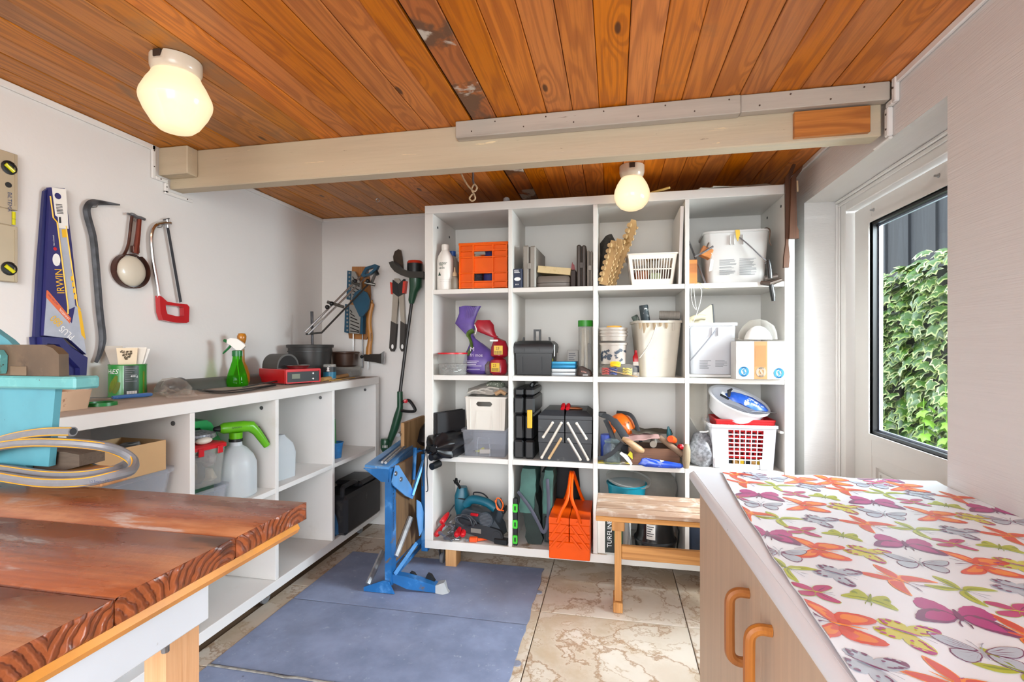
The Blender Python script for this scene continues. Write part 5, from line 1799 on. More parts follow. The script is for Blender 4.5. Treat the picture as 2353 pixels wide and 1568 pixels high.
# ---------------- row 1, column 1
x, wd = slot(999, 1035, 2.62)
o = thing('white_bottle', 'tall white plastic bottle with green lettering at the left end of the top row', 'bottle', (x + .014, 2.625, F1), R(14))
r = wd / 2
MB().lathe([(0, 0), (r * .96, 0), (r, .006), (r, .165), (r * .9, .188), (r * .55, .215), (r * .42, .224), (r * .42, .226)], n=28).build('bottle_body', wpl(), o)
MB().lathe([(0, .224), (r * .44, .2245), (r * .46, .250), (r * .42, .254), (0, .254)], n=20).build('cap', wpl(), o)
dg_ = mat('dark_green_ink', '#1F4A3A', .5, var=0)
text('lettering', 'igger', .026, dg_, o, (-.036, 0, .138), bend=r + .0006)
text('lettering', 'cade', .02, dg_, o, (-.036, 0, .115), bend=r + .0006)
m = MB().lathe([(0, 0), (.010, 0), (0, .022)], (0, 0, 0), 8)
m.warp(lambda p: Vector((math.sin((p.x - .030) / r) * (r + .0008), -math.cos((p.x - .030) / r) * (r + .0008), .078 + p.z)))
m.build('leaf_mark', dg_, o)
for k in range(4):
 text('print_line', '—— ———', .007, GREYINK(), o, (-.028 + .03 * (k % 2), 0, .055 - .012 * (k // 2)), bend=r + .0006)
o = thing('blue_capped_bottle', 'clear bottle with blue cap behind the tall white bottle in the top row', 'bottle', (sx(1040, 2.74), 2.74, F1))
MB().lathe([(0, 0), (.034, 0), (.036, .006), (.036, .15), (.028, .185), (.016, .205), (.016, .21)], n=22).build('bottle_body', clear('hazy_plastic', '#E8E4DE', .45, .2, '#B9B2A6'), o)
MB().cyl((0, 0, .211), (0, 0, .238), .019, n=16).build('cap', mat('blue_cap', '#2457A8', .35), o)
o = thing('trigger_bottle', 'hazy spray bottle with white trigger behind the orange crate in the top row', 'bottle', (sx(1057, 2.82), 2.82, F1), R(-10))
MB().lathe([(0, 0), (.040, 0), (.042, .006), (.042, .10), (.030, .15), (.016, .185), (.016, .19)], n=22).build('bottle_body', _mc['hazy_plastic'], o)
m = MB()
m.cyl((0, 0, .19), (0, 0, .212), .018, n=14)
m.loft([[(-.02, -.010, .212), (.02, -.010, .212), (.02, .010, .212), (-.02, .010, .212)], [(-.03, -.009, .25), (.025, -.009, .245), (.025, .009, .245), (-.03, .009, .25)]])
m.build('trigger_head', wpl(), o)
o = thing('glue_bottle', 'small beige glue bottle with nozzle, left of the orange crate', 'bottle', (sx(1045, 2.605), 2.605, F1))
MB().lathe([(0, 0), (.019, 0), (.021, .004), (.021, .055), (.012, .072), (.010, .074)], n=18).build('bottle_body', clear('glue_plastic', '#D8CDB8', .6, .3, '#A99F90'), o)
MB().lathe([(0, .074), (.013, .0745), (.012, .090), (.006, .10), (.003, .124), (0, .125)], n=14).build('nozzle', mat('beige_cap', '#C9AE8A', .5), o)

# orange lattice crate
x0, x1 = sx(1057, 2.60), sx(1166, 2.60)
wd, hh, dp = x1 - x0 - .004, .250, .30
oc = thing('orange_crate', 'bright orange lattice plastic crate in the top left compartment', 'crate', ((x0 + x1) / 2, 2.60, F1))
om = mat('orange_plastic', '#E45C02', .45, var=.06, vs=6, spec=.25, stains=(('#8A3A14', 40, .70, .74),))
m = MB()
w2 = wd / 2
zs = [.006, .038, .085, .172, .215, .243]
# front and back frames: posts, rails and solid panels
for y0, y1 in ((0, .006), (dp - .006, dp)):
 m.box((-w2, y0, .006), (w2, y1, .038)).box((-w2, y0, .205), (w2, y1, .243))
 m.box((-w2, y0, .0385), (-w2 * .42, y1, .2045)).box((w2 * .42, y0, .0385), (w2, y1, .2045))
 m.box((-w2 * .419, y0, .085), (w2 * .419, y1, .170))
for s_ in (-1, 1):
 m.box((s_ * w2, .0065, .006), (s_ * (w2 - .005), dp - .0065, .243))
m.box((-w2 + .006, .0065, .006), (w2 - .006, dp - .0065, .010))
m.build('walls', om, oc)
m = MB()
for z in (.006, .038, .085, .170, .205, .236):
 m.box((-w2 - .006, -.012, z), (w2 + .006, -.0003, z + .007), .001)
m.box((-w2 - .007, -.013, .2422), (w2 + .007, .008, .252), .002)
for xx in (-w2, -w2 * .42, w2 * .42, w2):
 m.box((xx - .0035, -.0135, .0035), (xx + .0035, -.0002, .242))
m.build('ribs', om, oc)
for k, (xx, c_, h_, cp) in enumerate(((-.055, 'dark_bits', .16, '#B7A98C'), (.02, 'navy_card', .20, '#C9BFB0'))):
 b = thing('crate_bottle', ('dark jar standing at the left inside the orange crate', 'navy tin standing at the right inside the orange crate')[k], 'jar', ((x0 + x1) / 2 + xx, 2.66, F1 + .0105))
 MB().lathe([(0, 0), (.034, 0), (.035, .004), (.035, h_ * .85), (.024, h_ * .93), (.024, h_)], n=18).build('body', _mc[c_], b)
 MB().cyl((0, 0, h_ + .0005), (0, 0, h_ + .022), .028, n=16).build('cap', mat('cap_' + str(k), cp, .4), b)

# ---------------- row 1, column 2
x, wd = slot(1177, 1196, 2.60)
o = thing('navy_box', 'small navy blue carton with white print at the left of the second top compartment', 'carton', (x + .009, 2.585, F1), R(-6))
MB().box((-wd / 2, 0, 0), (wd / 2, .10, .103), .001).build('carton', mat('navy_carton', '#1E2A44', .5, var=.05), o)
lines(o, 'print_line', -wd * .4, .096, wd * .8, 4, .006, -.0004, WINK(), .0025, 3)
MB().lathe([(.6, 0), (.75, 0), (.75, .0003), (.6, .0003)], (0, -.0003, .048), 20, axis=(0, -1, 0)).warp(lambda p: Vector((p.x * .024, p.y, .048 + (p.z - .048) * .013))).build('oval_mark', WINK(), o)
text('lettering', 'BOX', .010, WINK(), o, (-.012, -.0005, .016), (R(90), 0, 0))
gc = mat('warm_grey_case', '#8A847B', .45, var=.05, vs=5)
def case(nm, label, px0, px1, Y, h, dp, m_, rz=0, groove=True, z=F1):
 x, wd = slot(px0, px1, Y)
 o = thing(nm, label, 'case', (x, Y, z), rz)
 MB().box((-wd / 2, 0, 0), (-.0012, dp, h), min(.007, wd * .2)).build('shell', m_, o)
 MB().box((.0012, 0, 0), (wd / 2, dp, h - .004), min(.007, wd * .2)).build('shell', m_, o)
 MB().box((-.0011, .004, .004), (.0011, dp - .004, h - .008)).build('seam', mat('dark_seam', '#2E2B28', .6), o)
 MB().box((-.009, -.004, h * .45), (.009, -.0003, h * .58), .001).build('latch', m_, o)
 return o
case('grey_case', 'tall grey plastic drill case standing on edge in the second top compartment', 1201, 1231, 2.60, .228, .30, gc, R(-2))
x, wd = slot(1231, 1308, 2.62)
o = thing('flat_case', 'rounded grey-brown case lying flat under a cream box in the second top compartment', 'case', (x + .004, 2.61, F1), 0)
m = MB()
m.loft([ring(wd * .93, .20, .02, 0), ring(wd, .21, .02, .012), ring(wd, .21, .02, .026)])
m.loft([ring(wd, .21, .02, .0285), ring(wd, .21, .02, .052), ring(wd * .93, .20, .02, .064)])
m.warp(lambda p: Vector((p.x, p.y + .11, p.z))).build('case', mat('brown_grey_case', '#6F675F', .42, var=.08), o)
o = thing('cream_box', 'yellowed cream carton lying aslant on the flat case in the second top compartment', 'carton', (x + .006, 2.615, F1 + .0755), rot=(0, R(7), R(-4)))
MB().box((-.088, 0, 0), (.088, .15, .036), .001).build('carton', mat('yellowed_card', '#CDB98C', .6, var=.06, stains=(('#A88E5C', 10, .6, .75),)), o)
o = thing('dark_clamp', 'small dark tool with red tip between the cases in the second top compartment', 'tool', (sx(1317, 2.63), 2.63, F1))
MB().box((-.014, 0, 0), (.014, .08, .095), .004).build('body', mat('dark_brown_tool', '#3A302C', .6, var=.2), o)
MB().prism([(-.012, .0955), (.010, .0955), (.004, .125), (-.002, .128), (-.006, .14), (-.010, .125)], .02, .028, 'y').build('tip', mat('dull_red', '#8A3A3C', .5), o)
case('brown_case', 'dark brown plastic case standing on edge near the right of the second top compartment', 1325, 1347, 2.62, .225, .28, mat('dark_brown_case', '#4A423C', .5, var=.08), R(1))
case('slim_grey_case', 'slim grey case on edge against the divider in the second top compartment', 1349, 1362, 2.60, .190, .28, gc)

# ---------------- row 1, column 3
o = thing('black_rag', 'crumpled dark cloth behind the tan toothed strips in the third top compartment', 'cloth', (sx(1393, 2.70) + .011, 2.70, F1 + .004))
blob(MB(), [(.03, .04, 0), (.05, .05, .08), (.045, .045, .17), (.035, .03, .24), (.015, .015, .275)], 20, .022, 26, 21).build('cloth', mat('dark_cloth', '#2C2823', .8, var=.5, vs=40), o)
tan = mat('tan_rubber', '#C0A070', .5, var=.12, vs=14, stains=(('#8A6A38', 12, .58, .7),))
labs = ('tan toothed plastic strip leaning furthest right, the tallest of three', 'tan toothed plastic strip, the middle one of three leaning beside the white basket', 'tan toothed plastic strip, leftmost of three leaning beside the white basket')
for k, (px, tilt, L, Y) in enumerate(((1402, 20, .355, 2.64), (1392, 17, .245, 2.61), (1385, 14, .23, 2.585))):
 o = thing('toothed_strip', labs[k], 'strip', (sx(px, Y), Y, F1 + .008), rot=(R(-6), R(tilt), R(-24)), group='tan toothed strips')
 m = MB()
 m.loft([[(a, 0, z) for a in ()] or [(-.022, 0, z), (.022 if z < L - .03 else .004, 0, z), (.022 if z < L - .03 else .004, .008, z), (-.022, .008, z)] for z in (0, L * .5, L - .035, L)])
 m.build('strip', tan, o)
 m = MB()
 j = .012
 while j < L - .03:
  m.loft([[(-.024, -.014, j), (-.006, -.016, j), (-.006, -.0005, j), (-.024, -.0005, j)], [(-.026, -.018, j + .010), (-.004, -.02, j + .010), (-.004, -.0005, j + .012), (-.026, -.0005, j + .012)], [(-.022, -.014, j + .020), (-.008, -.015, j + .020), (-.008, -.0005, j + .020), (-.022, -.0005, j + .020)]])
  m.box((.022, .0, j), (.030, .008, j + .014), .002)
  j += .03
 m.build('teeth', tan, o)
# white slotted basket
x0, x1 = sx(1455, 2.585), sx(1549, 2.585)
xt0, xt1 = sx(1440, 2.57), sx(1560, 2.57)
bw, tw_, hh = x1 - x0, xt1 - xt0 - .012, .152
wbk = thing('slotted_basket', 'white slotted plastic basket of oddments in the third top compartment', 'basket', ((xt0 + xt1) / 2, 2.69, F1))
def slotted(m, w0, w1, d0, d1, h, ncol, rows, wall=.003, zlo=.2, zhi=.86, rim=.006):
 """basket wall of bars: front and back with columns of slots, sides likewise"""
 def P(side, u, z):
  q = z / h
  w_, d_ = (w0 + (w1 - w0) * q) / 2, (d0 + (d1 - d0) * q) / 2
  return {0: (w_ * u, -d_, z), 1: (-w_ * u, d_, z), 2: (w_, d_ * u, z), 3: (-w_, -d_ * u, z)}[side]
 def slab(side, u0, u1, z0, z1):
  nx, ny = {0: (0, 1), 1: (0, -1), 2: (-1, 0), 3: (1, 0)}[side]
  a = [Vector(P(side, u, z)) for u, z in ((u0, z0), (u1, z0), (u1, z1), (u0, z1))]
  b = [p + Vector((nx * wall, ny * wall, 0)) for p in a]
  m.add(a + b, [(0, 1, 2, 3), (7, 6, 5, 4), (0, 4, 5, 1), (1, 5, 6, 2), (2, 6, 7, 3), (3, 7, 4, 0)])
 for s_ in range(4):
  nc = ncol if s_ < 2 else max(3, int(ncol * d0 / w0))
  e = .12
  slab(s_, -1, 1, 0, h * zlo)
  slab(s_, -1, 1, h * zhi, h)
  slab(s_, -1, -1 + e * 1.3, h * zlo, h * zhi)
  slab(s_, 1 - e * 1.3, 1, h * zlo, h * zhi)
  span = 2 - 2.6 * e
  for k in range(1, nc):
   u = -1 + 1.3 * e + span * k / nc
   slab(s_, u - span / nc * .17, u + span / nc * .17, h * zlo, h * zhi)
  for k in range(1, rows):
   z = h * (zlo + (zhi - zlo) * k / rows)
   slab(s_, -1 + e, 1 - e, z - h * .02, z + h * .02)
 m.box((-w0 / 2 + wall, -d0 / 2 + wall, .0005), (w0 / 2 - wall, d0 / 2 - wall, .004))
 R0, R1 = rrect(w1 + rim * 2, d1 + rim * 2, .012, 3), rrect(w1 - 2 * wall, d1 - 2 * wall, .008, 3)
 m.frame(R0, R1, h, h + .007, 'z')
 return m
slotted(MB(), bw, tw_, .19, .22, hh, 15, 2).build('basket', mat('cream_white_plastic', '#E6DDCE', .4, var=.02), wbk)
its = (('orange_tool', 'orange-brown block lying in the slotted basket', -.07, '#9A5A34', .075), ('green_carton', 'green and cream printed carton lying in the slotted basket', .03, '#A9B48A', .062), ('brown_pouch', 'dark brown pouch at the right inside the slotted basket', .09, '#5A4032', .09))
for nm, lab, dx, c_, h_ in its:
 o = thing(nm, lab, 'carton' if 'carton' in lab else 'item', ((xt0 + xt1) / 2 + dx * .8, 2.69, F1 + .0045), R(4))
 MB().box((-.036 if dx > -.05 else -.03, -.07, 0), (.036 if dx < .05 else .028, .07, h_), .006).build('body', mat(nm + '_m', c_, .6, var=.25, vs=30), o)
o = thing('pale_roller', 'rounded tan tool end sticking up from the slotted basket', 'tool', ((xt0 + xt1) / 2 + .01, 2.755, F1 + .005))
MB().tube([(-.03, 0, .155), (.0, 0, .165), (.04, 0, .16)], [.018, .02, .016], 10).build('roller', mat('tan_felt', '#A08A66', .8, var=.2), o)
MB().box((-.01, -.008, .0), (.0, .008, .152)).build('stem', mat('tan_felt', '#A08A66'), o)
o = thing('white_board', 'white board offcut leaning on the divider right of the slotted basket', 'board', (.318, 2.575, F1), rot=(0, R(1.6), 0))
MB().box((-.006, 0, .0008), (.010, .33, .385), .001).build('board', lam, o)

# ---------------- row 1, column 4
o = thing('plaster_bucket', 'large white rectangular bucket with printed text and bent wire handle in the top right compartment', 'bucket', (sx(1695, 2.62) + .0, 2.73, F1), R(-3))
wb_, wt_ = .262, .296
m = MB()
tub(m, wb_, .20, .262, wt_, .235, .03, .003, .007, .010)
m.build('tub', bkt, o)
lines(o, 'print_line', -.078, .122, .080, 15, .0052, -.1085, GREYINK(), .002, 5)
lines(o, 'print_line', .014, .124, .082, 16, .0052, -.1087, GREYINK(), .002, 6)
for xx in (-.03, -.012, .028):
 MB().box((xx - .003, -.124, .192), (xx + .003, -.1115, .238), .001).build('lug', bkt, o)
MB().tube(spline([(.012, -.122, .225), (.05, -.135, .185), (.10, -.15, .125), (.128, -.15, .098), (.118, -.148, .088)], 5), .003, 8).build('wire_handle', DULLSTEEL(), o)
MB().prism([(-.008, .262), (.012, .262), (.014, .240), (.004, .205), (-.004, .225)], -.1275, -.1262, 'y').build('yellow_drip', mat('yellow_drip', '#D9B23A', .4), o)
MB().tube(spline([(.118, -.04, .255), (.132, -.1, .268), (.146, -.13, .25), (.142, -.135, .20), (.150, -.135, .175)], 5), .003, 6).build('bent_wire', mat('brown_wire', '#6A5548', .5, .6), o)
o = thing('wood_block', 'orange-brown wood block standing at the left edge of the top right compartment', 'block', (sx(1592, 2.61), 2.61, F1))
MB().box((-.021, 0, 0), (.021, .08, .125), .002).build('block', _mc['patch_pine'], o)
o = thing('steel_rod', 'thin grey steel rod leaning behind the wood block in the top right compartment', 'rod', (sx(1616, 2.60) + .01, 2.60, F1 + .003))
MB().tube([(0, 0, 0), (-.035, .06, .13), (-.075, .14, .285)], .0045, 8).build('rod', DULLSTEEL(), o)
o = thing('bar_clamp', 'small clamp with an orange wooden jaw and paper tag hanging beside the plaster bucket', 'clamp', (sx(1622, 2.60), 2.60, F1 + .15))
MB().box((-.028, -.02, -.018), (.026, .03, .026), .003).warp(lambda p: Vector((p.x * .9 + p.z * .4, p.y, p.z - p.x * .45))).build('jaw', _mc['patch_pine'], o)
MB().tube([(-.05, .0, -.012), (-.02, -.024, .0), (.03, -.024, .03)], .005, 8).build('bar', DULLSTEEL(), o)
MB().tube(spline([(.0, -.02, .026), (.02, .03, .06), (.045, .06, .085)], 4), .0035, 6).build('wire', mat('brown_wire', '#6A5548', .5, .6), o)
MB().prism([(.012, -.09), (.026, -.086), (.034, -.036), (.020, -.03)], -.016, -.015, 'y').build('tag', PAPER(), o)
MB().tube([(.027, -.0155, -.034), (.03, -.018, -.015), (.02, -.022, .0)], .0008, 4).build('tag_string', WINK(), o)
o = thing('hand_clamp', 'black handled clamp with metal jaw hanging over the edge of the top right compartment', 'tool', (sx(1770, 2.535), 2.535, F1 + .055), 0)
a, b = onY(1764, 600, 2.53), onY(1776, 690, 2.53)
L_ = o.location
m = MB().tube([Vector(onY(1765, 597, 2.53)) - L_, Vector(onY(1767, 612, 2.53)) - L_, Vector(onY(1770, 640, 2.53)) - L_], [.008, .0115, .0105], 12)
m.tube([Vector(onY(1772, 655, 2.53)) - L_, Vector(onY(1776, 680, 2.53)) - L_, Vector(onY(1777, 692, 2.53)) - L_], [.0105, .0115, .008], 12)
m.build('grips', mat('gloss_black', '#0E0F10', .3, var=.05, coat=.2), o)
m = MB().tube([Vector(onY(1749, 650, 2.56)) - L_, Vector(onY(1770, 652, 2.535)) - L_, Vector(onY(1796, 643, 2.535)) - L_], [.010, .012, .009], 10)
m.tube([Vector(onY(1757, 640, 2.58)) - L_, Vector(onY(1786, 634, 2.58)) - L_], .012, 10)
m.build('jaw', mat('worn_steel', '#7A6E66', .35, .8, var=.25), o)
st_ = mat('white_string', '#E2DED6', .7)
o = thing('white_string', 'loose white string hanging from the top right compartment over the divider', 'string', (0, 0, 0))
MB().tube(spline([onY(x_, y_, 2.553) for x_, y_ in ((1603, 655), (1612, 668), (1610, 690), (1604, 712), (1594, 738), (1584, 754))], 5), .0016, 5).build('strand', st_, o)
MB().tube(spline([onY(x_, y_, 2.553) for x_, y_ in ((1590, 657), (1588, 676), (1592, 700), (1600, 712), (1597, 690), (1594, 662))], 5), .0012, 5).build('strand', st_, o)
MB().tube(spline([onY(x_, y_, 2.554) for x_, y_ in ((1595, 655), (1606, 650), (1618, 662), (1630, 664))], 5), .001, 5).build('strand', mat('yellow_string', '#C9B25A', .6), o)

# ---------------- row 2, column 1
o = thing('clear_tub_of_screws', 'round clear tub of screws with red rim at the left of the second row', 'tub', (sx(1040, 2.62), 2.625, F2))
rt = .080
MB().lathe([(0, 0), (rt * .93, 0), (rt * .97, .05), (rt * 1.02, .052), (rt * 1.02, .058), (rt * .97, .06), (rt * .93, .003), (0, .003)], n=34).build('lower_tub', clear('clear_plastic'), o)
MB().lathe([(rt * .94, .061), (rt * .97, .062), (rt * 1.0, .112), (rt * .97, .112)], n=34).build('upper_tub', clear('clear_plastic'), o)
MB().lathe([(0, .113), (rt * 1.03, .1125), (rt * 1.03, .120), (0, .122)], n=34).build('red_lid', REDP(), o)
m = MB()
rv = random.Random(11)
for k in range(110):
 a, q, z = rv.uniform(0, 6.28), rt * .82 * math.sqrt(rv.random()), rv.uniform(.012, .046)
 p = Vector((q * math.cos(a), q * math.sin(a), z))
 d = Vector((rv.uniform(-1, 1), rv.uniform(-1, 1), rv.uniform(-.4, .4))).normalized() * .011
 m.cyl(p - d, p + d, .0017, .0028, 5)
scr_ = m.build('screws', STEEL(), o)
scr_['kind'] = 'stuff'
pur = mat('purple_bag_print', '#66509E', .4, var=.14, vs=16, stains=(('#3E2A6E', 9, .6, .72),))
o = thing('purple_bag', 'purple plastic bag of plant feed with twisted neck in the second row, left', 'bag', (sx(1098, 2.68), 2.735, F2), R(-6))
m = MB()
blob(m, [(.06, .05, 0), (.096, .07, .015), (.10, .075, .06), (.08, .06, .12), (.045, .04, .165, -.02, 0), (.016, .016, .195, -.045, 0), (.022, .02, .22, -.065, 0)], 26, .012, 24, 14)
m.build('bag_body', pur, o)
m = MB()
blob(m, [(.022, .02, .2185, -.066, 0), (.045, .022, .255, -.075, 0), (.060, .02, .29, -.095, .0), (.062, .016, .345, -.08, .01), (.068, .014, .385, -.070, .015)], 26, .012, 30, 15)
m.build('bag_neck', pur, o)
MB().tube(spline([(-.03, -.03, .245), (-.055, -.045, .225), (-.04, -.05, .19), (-.03, -.06, .15), (-.05, -.075, .105)], 5), [.016] * 8 + [.011] * 13, 8, sq=.6).build('green_fold', mat('olive_print', '#4F6A2A', .4, var=.4, vs=40), o)
m = MB()
for k in range(5):
 m.tube(spline([(-.07 + .012 * k, -.052, .31 + .003 * k), (-.074 + .01 * k, -.03, .345), (-.07 + .012 * k, -.02, .38)], 3), .0014, 4)
m.build('creases', mat('pale_purple', '#8F78C4', .4), o)
for k, (bd, sz, zz) in enumerate((('M', .034, .128), ('fri mos', .026, .098))):
 text('lettering', bd, sz, mat('lilac_ink', '#D9D2E8', .5, var=0), o, (-.028 + .0 * k, -.090, zz), (R(82), 0, R(4)))
lines(o, 'print_line', -.045, .075, .09, 7, .009, -.0905, mat('lilac_ink', '#D9D2E8'), .0028, 9)
rdm = mat('crimson_bag', '#A01228', .38, var=.12, vs=14, coat=.2)
lbl = mat('yellow_label', '#E0B83A', .45, var=.04)
for k, (px, zb, hh_, lab) in enumerate(((1147, .0, .095, 'crimson bag with yellow label, the lower of two in the second row left compartment'), (1150, .092, .095, 'crimson bag with yellow label lying on top of its twin in the second row'))):
 o = thing('crimson_bag', lab, 'bag', (sx(px, 2.63) - .006, 2.64, F2 + zb + .0008), R(-8 + 10 * k), group='crimson bags with yellow labels')
 blob(MB(), [(.035, .03, 0), (.048, .045, .012), (.050, .048, .05), (.044, .04, .080), (.02, .02, .0915)] if k == 0 else [(.03, .02, 0), (.046, .045, .012), (.047, .046, .055), (.034, .03, .09), (.014, .014, .11, -.02)], 20, .006, 40, 30 + k).build('bag_body', rdm, o)
 MB().box((-.022, -.0535, .018), (.026, -.050, .066), .001).warp(lambda p: Vector((p.x, p.y, p.z))).build('label_patch', lbl, o)
 text('lettering', '23', .020, mat('dark_red_ink', '#6A1A1A', .5, var=0), o, (-.012, -.0540, .045), (R(90), 0, 0))
 m = MB()
 for j in range(9):
  m.add([(-.018 + j * .0045, -.0539, .021), (-.016 + j * .0045, -.0539, .021), (-.016 + j * .0045, -.0539, .038), (-.018 + j * .0045, -.0539, .038)], [(0, 1, 2, 3)])
 m.build('barcode', INK(), o, fix=False)
 if k == 1:
  m = MB()
  blob(m, [(.012, .012, .1105, -.02), (.024, .018, .122, -.045), (.050, .02, .142, -.075), (.058, .016, .178, -.09), (.034, .008, .205, -.09)], 20, .010, 40, 33)
  m.build('bag_neck', rdm, o)
  MB().tube([(-.132, -.02, .128), (-.125, -.022, .155), (-.136, -.02, .18)], .005, 6, sq=.4).build('white_hem', WINK(), o)
  MB().box((-.045, -.05, .088), (.0, -.044, .098), .002).build('white_seal', WINK(), o)
 else:
  blob(MB(), [(.01, .02, 0), (.02, .03, .015), (.02, .03, .05), (.008, .01, .07)], 14, .006, 50, 40, c=(-.056, .0, .0)).build('grey_side', mat('grey_print', '#6A6466', .45, var=.3, vs=50), o)

# ---------------- row 2, column 2
tb = thing('black_toolbox', 'black plastic toolbox with raised handle in the second row', 'toolbox', (sx(1226, 2.60), 2.60, F2))
tm = mat('graphite_plastic', '#191A1D', .38, var=.08, vs=6)
wd = sx(1272, 2.60) - sx(1184, 2.60)
dp = .24
m = MB()
m.loft([[(x_, y_, z_) for x_, y_ in ((-wa, ya), (wa, ya), (wa, dp - ya), (-wa, dp - ya))] for z_, wa, ya in ((.004, wd * .44, .012), (.10, wd * .47, .004), (.118, wd * .47, .004))])
m.build('box', tm, tb)
m = MB()
m.loft([[(x_, y_, z_) for x_, y_ in ((-wa, ya), (wa, ya), (wa, dp - ya), (-wa, dp - ya))] for z_, wa, ya in ((.1185, wd * .5, -.006), (.150, wd * .52, -.008), (.168, wd * .50, .0), (.184, wd * .42, .03), (.186, wd * .30, .05))])
m.build('lid', tm, tb)
for s_ in (-1, 1):
 MB().prism([(s_ * wd * .34, .1862), (s_ * wd * .38, .1862), (s_ * wd * .36, .205), (s_ * wd * .33, .205)], .09, .12, 'y').build('hinge', tm, tb)
MB().frame([(-.016, .1868), (.024, .1868), (.024, .248), (-.016, .248)], [(-.005, .1869), (.013, .1869), (.013, .238), (-.005, .238)], .10, .118, 'y').build('handle', tm, tb)
m = MB()
for x_ in (-.05, .03):
 m.box((x_, -.0115, .128), (x_ + .003, -.0085, .148))
m.box((-wd * .3, -.004, .02), (-wd * .29, .0, .10)).box((wd * .2, -.004, .02), (wd * .21, .0, .10))
m.build('ribs', DARK(), tb)
MB().box((wd * .515, .015, .10), (wd * .54, .035, .165), .002).build('latch', STEEL(), tb)
MB().box((wd * .465, .02, .022), (wd * .472, .07, .098), .001).build('side_label', mat('dark_label', '#22252B', .4), tb)
MB().cyl((wd * .4725, .045, .075), (wd * .474, .045, .075), .016, n=14).build('yellow_dot', mat('lemon', '#D9D21E', .4), tb)
for k, (z, c_, lab) in enumerate(((0, '#A9AFB4', 'silver flat tin at the bottom of the stack of four right of the black toolbox'), (.019, '#B4BABD', 'silver flat tin second from the bottom right of the black toolbox'), (.038, '#1C6F98', 'blue flat tin second from the top right of the black toolbox'), (.056, '#2A7DA4', 'blue flat tin on top of the stack right of the black toolbox'))):
 x, wd2 = slot(1266, 1324, 2.60)
 o = thing('flat_tin', lab, 'tin', (x, 2.66, F2 + z + .0004 * k), R(1.2 * (k % 2)), group='stack of flat tins')
 MB().loft([ring(wd2 - .002, .11, .008, 0), ring(wd2, .112, .008, .002), ring(wd2, .112, .008, .010)]).build('base', mat('tin_' + str(k), c_, .35, .5, var=.05), o)
 MB().loft([ring(wd2 + .0012, .113, .008, .0103), ring(wd2 + .0012, .113, .008, .0165), ring(wd2 - .002, .11, .008, .018)]).build('lid', mat('tin_' + str(k), c_), o)
o = thing('grey_carton', 'small grey printed carton behind the flat tins in the second row', 'carton', (sx(1316, 2.72), 2.72, F2), R(4))
MB().box((-.030, 0, 0), (.030, .05, .135), .002).build('carton', mat('grey_carton', '#A6A39E', .6, var=.06), o)
lines(o, 'print_line', -.022, .118, .044, 6, .011, -.0005, GREYINK(), .005, 12)
tu = thing('lidded_tube', 'tall clear tube of white sticks with green lid against the divider in the second row', 'tube', (sx(1345, 2.62), 2.63, F2))
rt = .036
MB().lathe([(0, 0), (rt, 0), (rt, .262), (rt - .0015, .262), (rt - .0015, .003), (0, .003)], n=26).build('tube', clear('clear_plastic'), tu)
MB().lathe([(rt + .0005, .258), (rt + .003, .258), (rt + .003, .290), (0, .292)], n=26).build('lid', mat('green_tube_lid', '#2C8A22', .4, var=.05), tu)
m = MB()
for k, (a, b) in enumerate((((-.018, -.01, .004), (-.012, -.012, .25)), ((.014, -.012, .004), (-.004, -.006, .252)), ((.002, .01, .004), (.012, .008, .24)))):
 m.tube([a, ((a[0] + b[0]) / 2 + .002, (a[1] + b[1]) / 2, .13), b], [.008, .009, .008], 8)
m.build('white_sticks', mat('off_white_sticks', '#D6CDBB', .6, var=.08, vs=30), tu)
MB().box((.012, -.02, .005), (.026, .01, .17), .002).build('dark_strip', DARK(), tu)
o = thing('brown_pouch', 'crumpled dark brown pouch with white print in front of the green-lidded tube', 'pouch', (sx(1344, 2.575), 2.578, F2))
blob(MB(), [(.03, .012, 0), (.04, .014, .008), (.034, .010, .03, -.004), (.012, .004, .052, -.022)], 18, .006, 40, 50).build('pouch', mat('brown_pouch', '#33241E', .5, var=.3, vs=40), o)
text('lettering', 'oooo', .012, WINK(), o, (-.01, -.0165, .006), (R(80), 0, R(6)))
text('lettering', 'XTRA', .011, mat('pinkish_ink', '#C98A7A', .5, var=0), o, (-.02, -.0165, .024), (R(75), R(12), 0))

# ---------------- row 2, column 3
o = thing('bag_of_string', 'flat clear bag of coloured twine under the stacked paint pots', 'bag', (sx(1417, 2.64) + .008, 2.645, F2))
m = MB()
blob(m, [(.08, .06, 0), (.10, .075, .012), (.098, .07, .045), (.07, .05, .062)], 24, .006, 30, 61)
m.build('clear_bag', clear('thin_film'), o)
for k, (c_, x_) in enumerate((('#B03A3A', -.06), ('#3A4A8A', -.03), ('#C9B84A', .045))):
 m = MB()
 for j in range(3):
  m.tube(spline([(x_ + .022 * math.cos(a), -.02 + .02 * math.sin(a), .014 + .012 * j + .004 * math.sin(3 * a)) for a in [2 * PI * i / 8 for i in range(8)]], 3, True), .004, 5, closed=True)
 m.build('twine', mat('twine_%d' % k, c_, .7, var=.2, vs=60), o)
o = thing('yellow_twine', 'small hank of bright yellow twine on the clear bag in the second row', 'twine', (sx(1414, 2.575), 2.572, F2 + .052))
m = MB()
for j in range(5):
 m.tube(spline([(.024 * math.cos(a), .010 * math.sin(a), .005 + .004 * j + .003 * math.sin(2 * a + j)) for a in [2 * PI * i / 8 for i in range(8)]], 3, True), .003, 5, closed=True)
m.build('twine', mat('yellow_twine', '#E8B81A', .6, var=.1), o)
o = thing('stirring_stick', 'thin flat wooden stick lying at the front of the second row below the paint pots', 'stick', (sx(1442, 2.567), 2.566, F2 + .0003))
